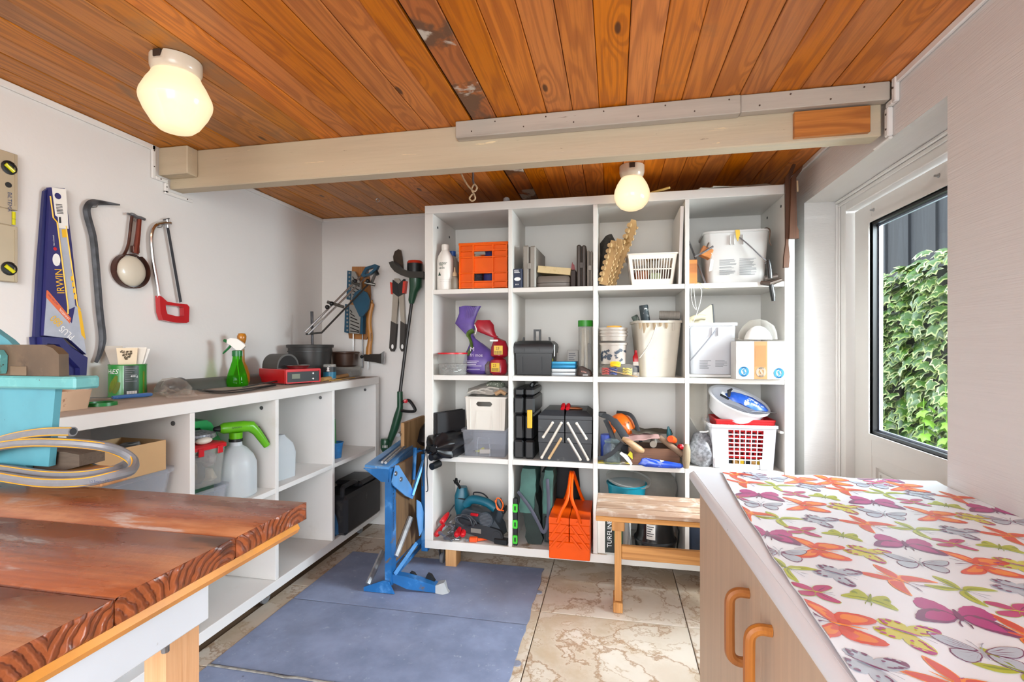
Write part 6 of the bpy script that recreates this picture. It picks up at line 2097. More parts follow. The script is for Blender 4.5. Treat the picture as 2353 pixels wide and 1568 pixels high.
MB().box((-.085, -.004, .0), (.05, .008, .003), .0005).warp(lambda p: Vector((p.x, p.y, p.z + .03 - (p.x + .085) * .22))).build('stick', wood('dowel_wood', '#C79A5E', '#A06F38'), o)
pp_ = thing('stacked_pots', 'stack of clear plastic paint pots smeared with dark paint in the second row', 'pots', (sx(1409, 2.64), 2.66, F2 + .0635))
smear = clear('smeared_pot', '#E4DDD6', .55, .3, '#D2C8BE')
for k, z in enumerate((.0, .045, .062, .079)):
 rb_, rt_ = .064, .070
 MB().lathe([(0, 0), (rb_, 0), (rt_ - .002, .098), (rt_ + .004, .099), (rt_ + .004, .108), (rt_, .110), (rt_ - .003, .106), (rb_ - .002, .003), (0, .003)] if k == 0 else [(rt_ - .004, .075), (rt_ - .001, .098), (rt_ + .004, .099), (rt_ + .004, .108), (rt_, .110), (rt_ - .003, .106), (rt_ - .006, .075)], (0, 0, z), 30).build('pot', smear, pp_)
m = MB()
rv = random.Random(13)
for k in range(26):
 a = R(rv.uniform(200, 340))
 z = rv.uniform(.012, .075)
 for j in range(3):
  a2 = a + j * .06
  s_ = rv.uniform(.004, .011)
  rr_ = .0645 + .0055 * z / .098
  p = Vector((rr_ * math.cos(a2), rr_ * math.sin(a2), z + rv.uniform(-.006, .006)))
  t_ = Vector((-math.sin(a2), math.cos(a2), 0))
  m.add([p - t_ * s_, p + t_ * s_ * .4 - Vector((0, 0, s_ * .7)), p + t_ * s_ + Vector((0, 0, s_ * .3)), p + Vector((0, 0, s_))], [(0, 1, 2, 3)])
m.build('paint_smears', mat('dark_paint', '#3A4452', .5, var=.3), pp_, fix=False)
MB().lathe([(0, 0), (.04, .0), (.036, .008), (0, .010)], (.005, -.02, .190), 16, sy=.5).build('orange_sponge', mat('orange_sponge', '#D9A03A', .7), pp_)
o = thing('small_glue_tube', 'small red and white bottle between the paint pots and the square bucket', 'bottle', (sx(1462, 2.66), 2.67, F2))
MB().loft([ring(.034, .034, .008, 0), ring(.034, .034, .008, .10), ring(.016, .016, .007, .115)]).build('bottle_body', PAPER(), o)
MB().loft([ring(.0346, .0346, .008, .02), ring(.0346, .0346, .008, .055)]).build('blue_band', mat('navy_carton', '#1E2A44'), o)
MB().loft([ring(.0346, .0346, .008, .075), ring(.0346, .0346, .008, .10), ring(.017, .017, .007, .1155), ring(.016, .016, .007, .135)]).build('red_top', REDP(), o)
sq = thing('square_bucket', 'tall square whitish bucket with wire handle and paint rollers in the second row', 'bucket', (sx(1511, 2.61) - .004, 2.70, F2), R(8))
tub(MB(), .175, .17, .285, .222, .21, .03, .003, .008, .012).build('tub', bkt2, sq)
MB().box((.06, -.108, .235), (.072, -.1005, .272), .001).build('lug', bkt2, sq)
MB().tube(spline([(-.02, -.116, .262), (-.05, -.124, .18), (-.10, -.13, .105), (-.11, -.128, .098)], 5), .0026, 6).build('wire_handle', mat('pale_wire', '#C9C4BA', .4, .4), sq)
drp = mat('beige_drips', '#C2AE90', .5, var=.1)
m = MB()
for x_, ln in ((-.10, .03), (-.08, .05), (-.062, .022), (-.03, .036), (.0, .018), (.03, .028)):
 m.tube([(x_, -.112, .272), (x_ + .002, -.1095, .272 - ln * .6), (x_, -.107, .272 - ln)], [.010, .008, .003], 6, sq=.4)
m.build('drips', drp, sq)
def roller(nm, lab, loc, rot, m1, L=.07, r=.019, wire=((0, 0, -.0005), (0, 0, -.06), (.012, 0, -.085), (.012, 0, -.19))):
 o = thing(nm, lab, 'roller', loc, rot=rot)
 MB().lathe([(0, 0), (r * .9, 0), (r, .006), (r, L - .006), (r * .9, L), (r * .5, L), (r * .5, L - .01), (0, L - .01)], n=20).build('sleeve', m1, o)
 MB().tube(wire, .0025, 6).build('wire_frame', DULLSTEEL(), o)
 return o
c = sq.location
roller('paint_roller', 'dark speckled paint roller standing in the square bucket', c + Vector((-.048, -.03, .265)), (R(5), R(-8), 0), mat('speckled_paint', '#2E3A3F', .5, var=.3, stains=(('#C9CCC8', 45, .58, .62),)), .105, .023)
roller('small_roller', 'short dark greenish roller at the left rim of the square bucket', c + Vector((-.082, .0, .262)), (R(0), R(-25), 0), mat('speckled_green', '#4F5E56', .5, var=.3, stains=(('#A9B0A8', 45, .58, .62),)), .06, .017)
roller('fluffy_roller', 'fluffy grey paint roller lying across the rim of the square bucket', c + Vector((.115, -.055, .312)), (0, R(-88), R(-4)), mat('grey_fleece', '#A9A49B', .9, var=.12, vs=30, bump=.003, bs=160, stretch=(1, 1, 12)), .10, .022, ((0, 0, -.0005), (-.01, 0, -.003), (-.035, 0, -.003)))
o = thing('putty_blade', 'dark rounded blade sticking up behind the fluffy roller', 'tool', c + Vector((.045, .02, .25)))
MB().prism([(-.02, 0), (.02, 0), (.02, .07), (.010, .085), (-.008, .085), (-.02, .07)], 0, .004, 'y').build('blade', mat('worn_steel', '#7A6E66'), o)

# ---------------- row 2, column 4
o = thing('lid_tray', 'flat white bucket lid under the grey-white bucket in the second row, right', 'lid', (.492, 2.72, F2))
MB().loft([ring(.25, .24, .02, 0), ring(.262, .25, .02, .004), ring(.262, .25, .02, .014), ring(.254, .242, .02, .016)]).build('lid', bkt, o)
gb = thing('grey_white_bucket', 'rectangular grey-white bucket with small print and wire handle in the second row, right', 'bucket', (.482, 2.725, F2 + .0165))
tub(MB(), .205, .19, .255, .214, .215, .018, .003, .010, .014).build('tub', mat('cool_white_bucket', '#BFC0C5', .4, var=.03), gb)
lines(gb, 'print_line', -.062, .095, .055, 13, .0055, -.0985, GREYINK(), .002, 15)
lines(gb, 'print_line', .012, .095, .06, 11, .0055, -.0985, GREYINK(), .002, 16)
for x_ in (-.004, .024):
 MB().box((x_ - .003, -.116, .19), (x_ + .003, -.1062, .232), .001).build('lug', _mc['cool_white_bucket'], gb)
MB().tube(spline([(.01, -.113, .215), (-.03, -.122, .165), (-.08, -.128, .105), (-.105, -.13, .075), (-.112, -.128, .07)], 5), .003, 6).build('wire_handle', DULLSTEEL(), gb)
o = thing('plaster_trowel', 'beige trowel with a dark edge standing in the grey-white bucket', 'trowel', gb.location + Vector((-.02, -.02, .10)), rot=(0, R(-4), R(12)))
bge = mat('beige_tool', '#BFB294', .5, var=.08, vs=12)
MB().prism([(-.06, .1), (.05, .1), (.056, .245), (.044, .25), (-.05, .19)], 0, .006, 'y').build('plate', bge, o)
MB().box((.0505, -.001, .10), (.058, .010, .252), .001).build('dark_edge', DARK(), o)
MB().tube(spline([(-.075, -.02, .1), (-.075, -.02, .17), (-.065, -.025, .185), (-.03, -.025, .19), (.0, -.025, .185)], 4), [.012] * 8 + [.014] * 9, 10).build('handle', bge, o)
cbx = thing('logo_carton', 'white cardboard box with brown tape and blue round logos in the second row, far right', 'carton', (.674, 2.512, F2 + .0006), R(3))
hw, hh_, dp = .111, .178, .085
MB().box((-hw, 0, 0), (hw, dp, hh_), .0015).build('carton', mat('white_card', '#C9C6C1', .6, var=.02), cbx)
tape = mat('brown_tape', '#9A6F45', .4, var=.05)
MB().box((-.030, -.0008, .0005), (.028, -.0002, hh_ - .0005)).build('tape', tape, cbx)
MB().box((-.026, -.0014, .06), (.022, -.0009, hh_ - .02)).build('tape', mat('brown_tape_2', '#8C6138', .4, var=.05), cbx)
lg_ = mat('teal_logo', '#1C6A96', .5, var=0)
lg2 = mat('grey_logo', '#8A7A6A', .5, var=0)
for cx_, mm, zz in ((-.076, lg_, .036), (.0, lg2, .034), (.078, lg_, .030)):
 m = MB()
 for s_ in (-1, 1):
  P = []
  for i in range(13):
   a = R(58 + 244 * i / 12)
   P.append((s_ * .023 * math.cos(a), .024 * math.sin(a)))
  for i in range(12, -1, -1):
   a = R(58 + 244 * i / 12)
   P.append((s_ * (.014 * math.cos(a) + .002), .016 * math.sin(a)))
  n_ = 13
  vv = [(cx_ + a, -.0018, zz + b) for a, b in P]
  m.add(vv, [(i, i + 1, 2 * n_ - 2 - i, 2 * n_ - 1 - i) for i in range(n_ - 1)])
 sp_ = spline([(cx_ + .006, 0, zz + .013), (cx_ - .002, 0, zz + .008), (cx_ + .001, 0, zz), (cx_ + .004, 0, zz - .008), (cx_ - .005, 0, zz - .013)], 4)
 m.add([(p.x - .0045, -.0018, p.z) for p in sp_] + [(p.x + .0045, -.0018, p.z) for p in sp_], [(i, i + 1, len(sp_) + i + 1, len(sp_) + i) for i in range(len(sp_) - 1)])
 m.build('logo', mm, cbx, fix=False, smooth=0)
o = thing('clear_sheet', 'thin clear plastic sheet on the white logo box under the mask', 'sheet', cbx.location + Vector((0, 0, hh_ + .0006)), R(3))
MB().grid(16, 8, lambda u, v: Vector((-.118 + .226 * u, -.02 + .1 * v, .004 + .003 * noise.noise((u * 7, v * 5, 3)) + (.012 * (1 - u * 6) if u < .16 else 0)))).build('sheet', clear('thin_film'), o)
mk = thing('dust_mask', 'white moulded dust mask in clear plastic on top of the logo box', 'mask', cbx.location + Vector((-.002, .042, hh_ + .0085)), R(3))
MB().lathe([(.062, 0), (.060, .012), (.050, .036), (.03, .056), (.012, .064), (0, .065)], n=28, sy=.62).build('mask', mat('white_mask', '#E6E7E9', .7, var=.02), mk)
blob(MB(), [(.088, .044, .0005), (.086, .044, .03), (.070, .038, .065), (.036, .022, .09), (.008, .006, .096)], 24, .006, 26, 70).build('clear_cover', clear('thin_film'), mk)

# ---------------- row 3, column 1
o = thing('foam_boards', 'pair of dark grey boards standing at the left of the third row', 'board', (-.9595, 2.565, F3 + .0006), rot=(0, R(0), R(-26)))
m = MB()
m.box((.0, 0, 0), (.012, .22, .235), .002).box((.0135, .004, 0), (.0295, .22, .232), .002)
m.build('boards', mat('charcoal_foam', '#262527', .7, var=.1), o)
bb = mat('black_nylon', '#0D0E12', .34, var=.3, vs=16)
ub = thing('black_sleeve_bag', 'black nylon drawstring sleeve bag sticking out of the third row on the left', 'bag', (0, 0, 0))
A0, A1 = onY(1062, 1010, 2.80), onY(992, 1032, 2.43)
A0.x += .02
A1.x += .015
A0.z = F3 + .066
m = MB()
rings = []
d = (A1 - A0)
L = d.length
d.normalize()
sid = d.cross(Vector((0, 0, 1))).normalized()
upv = sid.cross(d)
if upv.z < 0:
 upv = -upv
for q, ra, rb_ in ((0, .03, .03), (.06, .055, .05), (.3, .068, .062), (.6, .078, .068), (.85, .082, .070), (.95, .060, .055), (1.0, .026, .024), (1.03, .02, .018)):
 rg = []
 for i in range(40):
  a = 2 * PI * i / 40
  k_ = 1 + .13 * math.sin(6 * a + q * 4) * (1 if q > .05 else .3) + .24 * noise.noise((math.cos(a) * 2, math.sin(a) * 2, q * 9))
  rg.append(A0 + d * L * q + sid * ra * k_ * math.cos(a) + upv * rb_ * k_ * math.sin(a))
 rings.append(rg)
m.loft(rings)
m.build('sleeve', bb, ub)
m = MB()
tip = A0 + d * L * 1.03
for k in range(10):
 a = 2 * PI * k / 10
 m.tube([tip - d * .01 + sid * .018 * math.cos(a) + upv * .018 * math.sin(a), tip + d * .012 + sid * .03 * math.cos(a) + upv * .026 * math.sin(a)], [.007, .003], 6)
m.build('gathers', bb, ub)
m = MB()
m.tube(spline([onY(980, 1038, 2.40), onY(982, 1060, 2.40), onY(981, 1090, 2.405), onY(983, 1125, 2.41), onY(979, 1131, 2.41)], 5), .0025, 6)
m.tube(spline([onY(978, 1038, 2.39), onY(973, 1070, 2.39), onY(969, 1095, 2.395), onY(971, 1118, 2.395)], 5), .0025, 6)
m.build('drawstring', BLACK(), ub)
m = MB()
for (px, py) in ((990, 1052), (992, 1073)):
 p = onY(px, py, 2.415)
 m.cyl(p, p + Vector((.02, .06, .004)), .018, n=14)
m.build('pole_ends', BLACK(), ub)
x, wd = slot(1058, 1165, 2.585)
cb1 = thing('clear_shoebox', 'clear plastic box with a few small parts at the bottom of the third row, left', 'box', (x, 2.70, F3 + .0004))
tub(MB(), wd - .035, .20, .145, wd - .012, .22, .014, .0022, .007, .012).build('box', clp(), cb1)
m = MB()
m.frame([(-.04, .004), (.038, .004), (.032, .105), (-.034, .105)], [(-.036, .004), (.034, .004), (.029, .101), (-.031, .101)], -.1135, -.110, 'y')
m.build('moulded_frame', clear('milky_plastic'), cb1)
o = thing('small_cream_block', 'small cream block lying in the clear box of the third row', 'block', (x - .01, 2.66, F3 + .0052), R(8))
MB().box((-.03, -.01, 0), (.03, .02, .024), .002).build('block', mat('cream_block', '#CFC0A8'), o)
o = thing('small_yellow_part', 'small yellow and black part lying in the clear box of the third row', 'part', (x - .045, 2.665, F3 + .0052), R(-30))
MB().tube([(-.03, 0, .006), (0, 0, .01), (.03, .004, .03)], [.004, .008, .006], 8).build('body', mat('lemon', '#D9D21E'), o)
MB().tube([(-.05, 0, .004), (-.031, 0, .006)], .003, 6).build('tip', BLACK(), o)
wc = thing('grey_white_crate', 'off-white plastic crate with hand hole under grey cloths, third row left', 'crate', (sx(1116, 2.59), 2.69, F3 + .1456))
x0, x1 = sx(1068, 2.59), sx(1164, 2.59)
wt_ = x1 - x0 - .01
ivm = mat('ivory_plastic', '#D3CEC4', .4, var=.02)
m = MB()
hz = .172
w0, w1 = wt_ / 2 * .93, wt_ / 2
def fw(z):
 return w0 + (w1 - w0) * z / hz
yF = lambda z: -.10 - .008 * z / hz
def q4(x_0, x_1, z0, z1, t=.003):
 return [[(x_0, yF(z0), z0), (x_1, yF(z0), z0), (x_1, yF(z0) + t, z0), (x_0, yF(z0) + t, z0)], [(x_0, yF(z1), z1), (x_1, yF(z1), z1), (x_1, yF(z1) + t, z1), (x_0, yF(z1) + t, z1)]]
# front with an oblong hand hole
hx0, hx1, hz0, hz1 = -.042, .028, .128, .153
oh = [(hx0, hz0), (hx1, hz0), (hx1 + .010, (hz0 + hz1) / 2), (hx1, hz1), (hx0, hz1), (hx0 - .010, (hz0 + hz1) / 2)]
ou = [(-w0, 0), (w0, 0), (fw(.14), .14), (w1, hz), (-w1, hz), (-fw(.14), .14)]
m.loft([[(a, yF(b), b) for a, b in ou], [(a, yF(b) + .003, b) for a, b in ou], [(a, yF(b) + .003, b) for a, b in oh], [(a, yF(b), b) for a, b in oh]], loop=True)
for s_ in (-1, 1):
 m.loft([[(s_ * w0, -.0968, 0), (s_ * w0, .0968, 0), (s_ * (w0 - .003), .0968, 0), (s_ * (w0 - .003), -.0968, 0)], [(s_ * w1, -.1045, hz), (s_ * w1, .1045, hz), (s_ * (w1 - .003), .1045, hz), (s_ * (w1 - .003), -.1045, hz)]])
m.box((-w1, .1, 0), (w1, .104, hz)).box((-w0 + .004, -.096, 0), (w0 - .004, .098, .004))
m.frame(rrect(w1 * 2 + .014, .226, .012, 3), rrect(w1 * 2 - .006, .206, .008, 3), hz + .0003, hz + .008, 'z')
m.build('crate', ivm, wc)
m = MB()
for x_ in (-w0 * .84, w0 * .72, w0 * .84):
 m.loft(q4(x_, x_ + .004, .003, hz - .004, -.0022))
m.frame([(-.05, .003), (.04, .003), (.04, .105), (-.05, .105)], [(-.048, .003), (.038, .003), (.038, .103), (-.048, .103)], -.1062, -.104, 'y')
m.build('ribs', ivm, wc)
gc_ = thing('grey_cloths', 'heap of grey cloths and folded sheets on top of the off-white crate', 'cloth', wc.location + Vector((-.012, .02, hz + .0085)))
blob(MB(), [(.09, .08, .0), (.122, .10, .010), (.112, .09, .030), (.075, .06, .052, .02), (.03, .03, .064, .03)], 30, .014, 24, 80).build('cloth', mat('grey_cloth', '#A39E96', .8, var=.18, vs=12), gc_)
m = MB()
for k in range(3):
 m.tube(spline([(-.10 + .05 * k, -.088, .012 + .01 * k), (-.05 + .04 * k, -.096, .03 + .008 * k), (.01 + .035 * k, -.092, .012 + .014 * k)], 4), .007, 8, sq=.5)
m.build('folds', mat('pale_cloth', '#C2BDB4', .8, var=.1), gc_)
MB().ball((.045, -.03, .056), .055, .04, .026, 18, 10).build('patterned_cap', mat('green_grey_pattern', '#6A7062', .7, var=.3, vs=60, stains=(('#C9CBBE', 70, .56, .62),)), gc_)
MB().tube([(.06, -.10, .012), (.09, -.095, .028), (.115, -.09, .012)], .012, 8).build('tan_corner', mat('tan_cloth', '#B08E6A', .8), gc_)

# ---------------- row 3, column 2
x, wd = slot(1180, 1228, 2.585)
dc = thing('black_drill_case', 'tall black power tool case on end with a yellow latch in the third row', 'case', (x, 2.585, F3), R(0))
h_ = .375
km = mat('ribbed_black_case', '#121316', .36, var=.12, vs=8)
for s_, a, b in ((-1, -wd / 2, -.002), (1, .002, wd / 2)):
 m = MB()
 for z0, z1, ins in ((0.002, .10, 0), (.102, .235, .006), (.237, .33, 0), (.332, h_, .004)):
  m.box((a + (ins if s_ < 0 else 0), ins * .8, z0), (b - (ins if s_ > 0 else 0), .30, z1), .010)
 m.build('shell', km, dc)
m = MB()
m.tube(spline([(wd * .2, .10, h_ + .0), (wd * .3, .10, h_ + .015), (wd * .3, .2, h_ + .012), (wd * .2, .26, h_ - .004)], 4), .014, 8)
m.build('handle', km, dc)
MB().box((.018, -.010, .165), (.045, -.001, .262), .003).build('latch', mat('yellow_latch', '#E0A81A', .4, var=.04), dc)
# grey cantilever toolbox
cbm = mat('charcoal_toolbox', '#2B2D31', .42, var=.07, vs=8, stains=(('#6A6864', 12, .66, .8),))
x, wd = slot(1237, 1360, 2.575)
cn = thing('cantilever_toolbox', 'charcoal grey cantilever toolbox with silver arms in the third row', 'toolbox', (x, 2.575, F3))
w2 = wd / 2
dp = .27
m = MB()
m.loft([[(x_, y_, z) for x_, y_ in ((-wa, ya), (wa, ya), (wa, dp), (-wa, dp))] for z, wa, ya in ((0.001, w2 * .95, .006), (.092, w2 * .99, 0), (.095, w2 * .99, 0))])
m.build('base_tray', cbm, cn)
for s_ in (-1, 1):
 m = MB()
 a, b = sorted((s_ * .003, s_ * w2))
 m.loft([[(x_, y_, z) for x_, y_ in ((a, 0), (b, 0), (b, dp), (a, dp))] for z in (.097, .148)])
 m.loft([[(x_, y_, z) for x_, y_ in ((a, -.001), (b, -.001), (b, dp), (a, dp))] for z in (.151, .216)])
 m.build('tray', cbm, cn)
 m = MB()
 m.loft([[(x_, y_, z) for x_, y_ in ((a, -.004), (b + (.002 if s_ > 0 else 0), -.004), (b + (.002 if s_ > 0 else 0), dp), (a, dp))] for z in (.218, .236)] + [[(x_, y_, .262) for x_, y_ in ((a + (.004 if s_ > 0 else .03), .03), (b - (.03 if s_ > 0 else .004), .03), (b - (.03 if s_ > 0 else .004), dp - .02), (a + (.004 if s_ > 0 else .03), dp - .02))]])
 m.build('lid', cbm, cn)
sil = mat('silver_arm', '#BDB7AC', .35, .7, var=.1)
def arm(p, q, nm='arm', mm=sil, par=cn, y=-.0075, r=.0072):
 m = MB().tube([(p[0], y, p[1]), (q[0], y, q[1])], r, 8, sq=1, up=(0, 1, 0))
 m.warp(lambda v: Vector((v.x, y + (v.y - y) * .4, v.z)))
 for a in (p, q):
  m.lathe([(0, 0), (r, 0), (r, .004), (0, .0045)], (a[0], y + .001, a[1]), 12, axis=(0, -1, 0))
 return m.build(nm, mm, par)
for s_ in (-1, 1):
 arm((s_ * w2 * .45, .200), (s_ * w2 * .80, .125))
 arm((s_ * w2 * .12, .200), (s_ * w2 * .86, .018))
 arm((s_ * w2 * .14, .118), (s_ * w2 * .58, .016), mm=sil if s_ > 0 else mat('brass_arm', '#B89A72', .4, .6))
m = MB()
for x_ in (-.014, .012):
 m.tube([(x_, .11, .262), (x_, .06, .285), (x_, .03, .27)], .010, 8, sq=1.3)
m.build('red_handles', REDP(), cn)
MB().tube([(.02, .06, .270), (.06, .07, .268), (.085, .075, .266)], [.007, .009, .004], 8).build('copper_clip', mat('copper', '#9A5A3A', .35, .8), cn)

# ---------------- row 3, column 3
vz = thing('orange_ear_visor', 'orange moulded helmet shell with black padded straps in the third row', 'helmet', (sx(1412, 2.66) + .033, 2.72, F3))
om2 = mat('orange_shell', '#DE6410', .35, var=.05, coat=.2)
m = MB()
rings = []
for j in range(9):
 a = R(10 + 150 * j / 8)
 rg = []
 for i in range(13):
  b = R(-65 + 130 * i / 12)
  rr_ = .125
  rg.append((rr_ * math.cos(a) * math.cos(b) * .66 - .0, rr_ * math.sin(b) * .62, .125 + rr_ * math.sin(a) * math.cos(b) * .92))
 rings.append(rg)
m.loft(rings, closed=False)
shell = m.build('shell', om2, vz)
sm = shell.modifiers.new('thick', 'SOLIDIFY')
sm.thickness = .004
m = MB()
for (a, b) in ((.04, .20), (.052, .165), (-.02, .215)):
 m.cyl((a - .002, -.066, b), (a, -.075, b - .001), .004, n=8)
m.build('rivets', STEEL(), vz)
pad = mat('black_padding', '#26282C', .7, var=.15)
MB().tube(spline([(-.10, -.05, .235), (-.06, -.085, .225), (-.02, -.1, .19), (.02, -.11, .13), (.05, -.105, .085), (.085, -.09, .065)], 5), [.014] * 8 + [.02] * 10 + [.012] * 8, 10, sq=.45, up=(0, -1, .2)).build('strap', pad, vz)
MB().tube(spline([(-.08, -.06, .21), (-.055, -.09, .16), (-.03, -.1, .10), (.0, -.1, .075), (.05, -.08, .06)], 5), [.012] * 10 + [.022] * 11, 10, sq=.45, up=(0, -1, .2)).build('neck_pad', pad, vz)
MB().tube(spline([(-.02, .02, .24), (.05, -.03, .235), (.085, -.05, .17), (.10, -.06, .10)], 5), .010, 8, sq=.5, up=(0, -1, .2)).build('rear_strap', pad, vz)
MB().box((-.115, -.06, .225), (-.075, -.035, .25), .004).build('buckle', BLACK(), vz)
gj = thing('preserving_jar', 'glass preserving jar with clip lid below the orange helmet in the third row', 'jar', (sx(1397, 2.59) + .021, 2.595, F3))
MB().loft([ring(.085, .075, .02, 0), ring(.088, .078, .02, .01), ring(.088, .078, .02, .085), ring(.07, .065, .025, .10), ring(.07, .065, .025, .106)]).build('glass', clear('jar_glass', '#DDE6E6', .22, .05, '#8C9A9C'), gj)
MB().loft([ring(.078, .073, .03, .107), ring(.08, .075, .03, .113), ring(.05, .045, .02, .122)]).build('lid', clear('jar_glass'), gj)
MB().box((-.035, -.03, .004), (.035, .03, .045), .01).build('contents', mat('grey_oddments', '#6B6A68'), gj)
MB().tube(spline([(-.07, -.045, .03), (-.04, -.047, .035), (.0, -.05, .06), (.035, -.048, .095), (.05, -.045, .115)], 5), .011, 8, sq=.3, up=(0, -1, .1)).build('black_strap', pad, gj)
MB().cyl((-.03, .055, .005), (-.03, .055, .135), .03, n=16).build('blue_tape_roll', mat('deep_blue', '#2B3E8A', .5), gj)
o = thing('yellow_packet', 'flat yellow and white plastic packet lying under the glass jar', 'packet', (sx(1412, 2.565) + .018, 2.566, F3 + .0005))
MB().grid(16, 4, lambda u, v: Vector((-.10 + .17 * u, -.002 + .05 * v * (1 - .3 * u), .004 + .005 * noise.noise((u * 6, v * 3, 5)) + .006 * u)), .003).build('packet', mat('yellow_print_packet', '#D8C44A', .45, var=.1, stains=(('#E6E0D0', 14, .5, .55),)), o)
o = thing('white_rag', 'white rag with yellow corner over the front edge left of the wooden box', 'rag', (sx(1432, 2.555), 2.553, F3 + .012))
MB().prism([(-.01, .055), (.02, .04), (.045, .0), (.04, -.012), (.02, .008), (.0, .03), (-.018, .045)], 0, .004, 'y').build('rag', WINK(), o)
MB().prism([(.021, .0405), (.034, .06), (.045, .05), (.046, .02)], .0, .004, 'y').build('yellow_corner', mat('lemon', '#D9D21E'), o)
wx = thing('wooden_tool_box', 'dark wooden open box of old hand tools in the third row', 'box', (sx(1505, 2.57) - .004, 2.572, F3 + .001), R(1))
dw = wood('dark_box_wood', '#6A4630', '#3E2719', 0, ring=.7, fine=.6, rough=.6, var=.04, stains=(('#7E6A55', 8, .6, .75),))
m = MB()
m.box((-.125, 0, 0), (.125, .012, .085), .003).box((-.125, .15, 0), (.125, .162, .085), .003).box((-.125, .0125, 0), (-.113, .1495, .085), .002).box((.113, .0125, 0), (.125, .1495, .085), .002).box((-.112, .0125, 0), (.112, .1495, .008))
m.build('box', dw, wx)
tl = wood('handle_wood', '#A88660', '#7A5A38', 0, ring=.6, fine=.5, rough=.5, var=.05)
tools = (('wooden_brush', 'rounded wooden brush handle pointing left out of the tool box', [(-.155, -.03, .135), (-.12, -.035, .118), (-.075, -.03, .085), (-.055, -.02, .075)], [.010, .016, .019, .012], tl),
   ('mallet', 'grey-brown wooden shaft lying aslant across the tool box', [(.03, .04, .135), (.08, .015, .10), (.135, -.02, .062)], [.014, .015, .014], mat('grey_brown_shaft', '#7A6450', .6, var=.15)),
   ('chisel', 'upright pale wooden handle at the right end of the tool box', [(.147, -.034, .003), (.148, -.034, .04), (.150, -.034, .09), (.151, -.032, .12)], [.013, .019, .018, .011], wood('pale_handle', '#A8987E', '#7A6A52', 2, ring=.5, fine=.6, rough=.6, var=.03)),
   ('orange_tool', 'short orange tool handle in the tool box near the divider', [(.10, .02, .125), (.085, .0, .135), (.075, -.02, .14)], [.015, .018, .016], mat('orange_handle', '#D9501A', .4)),
   ('teal_screwdriver', 'pointed teal plastic handle behind the orange one in the tool box', [(.085, .06, .10), (.078, .05, .15), (.072, .045, .19)], [.014, .014, .004], mat('teal_handle', '#1F5F6A', .4)),
   ('socket_end', 'round pale metal socket end facing forward in the tool box', [(-.0, .03, .115), (-.005, -.012, .108)], [.018, .017], mat('dull_nickel', '#9A948A', .4, .6)))
for nm, lab, pts, rr_, mm in tools:
 o = thing(nm, lab, 'tool', wx.location)
 sp_ = spline(pts, 3)
 rl_ = [rr_[min(len(rr_) - 1, int(i / 3))] + (rr_[min(len(rr_) - 1, int(i / 3) + 1)] - rr_[min(len(rr_) - 1, int(i / 3))]) * ((i % 3) / 3) for i in range(len(sp_))]
 MB().tube(sp_, rl_, 12).build('handle', mm, o)
o = thing('red_plug', 'small red plastic end in the tool box beside the upright handle', 'tool', wx.location + Vector((.125, .02, .095)))
MB().lathe([(0, 0), (.014, 0), (.016, .01), (.012, .03), (0, .034)], n=14, axis=(.3, -1, .2)).build('end', REDP(), o)
o = thing('pink_lined_cap', 'pinkish canvas flap lying over the tools in the third row', 'cloth', wx.location + Vector((-.045, .055, .125)))
MB().grid(14, 8, lambda u, v: Vector((-.10 + .17 * u, -.08 + .12 * v, .02 + .012 * noise.noise((u * 3, v * 3, 8)) - .02 * (1 - v) * (1 - u))), .004).build('flap', mat('pink_canvas', '#B08A84', .8, var=.1, stains=(('#6A5A50', 9, .58, .66),)), o)
MB().grid(12, 6, lambda u, v: Vector((-.06 + .20 * u, .0 + .08 * v, .028 + .01 * noise.noise((u * 4, v * 3, 9)) + .012 * v)), .004).build('dark_flap', mat('dark_canvas', '#4A4438', .8, var=.2), o)
o = thing('blue_bag', 'shiny blue plastic wrapper at the front of the third row below the tool box', 'wrapper', (sx(1522, 2.535), 2.540, F3 + .001))
bl = mat('royal_blue_film', '#1240A8', .25, var=.25, vs=30, coat=.3, stains=(('#C9D2E0', 22, .58, .63),))
blob(MB(), [(.085, .010, 0), (.112, .014, .010), (.10, .013, .022, -.006), (.06, .008, .034, -.035), (.015, .004, .044, -.08)], 36, .012, 40, 90).build('wrapper', bl, o)

# ---------------- row 3, column 4
o = thing('gravel_bag', 'clear plastic bag of grey grit with twisted top in the third row, right', 'bag', (sx(1612, 2.63) + .005, 2.66, F3))
m = MB()
blob(m, [(.045, .06, 0), (.066, .075, .02), (.068, .078, .06), (.06, .068, .11), (.035, .04, .15), (.014, .014, .165)], 26, .010, 22, 95)
m.build('grit', mat('grey_grit', '#6E6E72', .35, var=.45, vs=70, coat=.3, stains=(('#A6A6AA', 50, .62, .68),)), o)
m = MB()
blob(m, [(.014, .014, .1655), (.03, .026, .20, -.01), (.048, .03, .27, -.02), (.05, .03, .36, -.02), (.035, .02, .41, -.01)], 22, .016, 20, 96)
m.build('clear_neck', clear('thin_film'), o)
MB().tube([(-.012, -.016, .165), (.02, -.02, .167), (.03, -.02, .172)], .004, 6).build('twist_tie', WINK(), o)
x0, x1 = sx(1641, 2.58), sx(1779, 2.58)
wl_ = thing('lattice_basket', 'white translucent lattice basket holding a red basket in the third row, far right', 'basket', ((x0 + x1) / 2, 2.695, F3 + .001))
tm_ = clear('milky_lattice', '#F2F2F6', .80, .3, '#DCDCE2')
bw = x1 - x0
tw_ = sx(1788, 2.57) - sx(1632, 2.57) - .012
m = MB()
h_ = .200
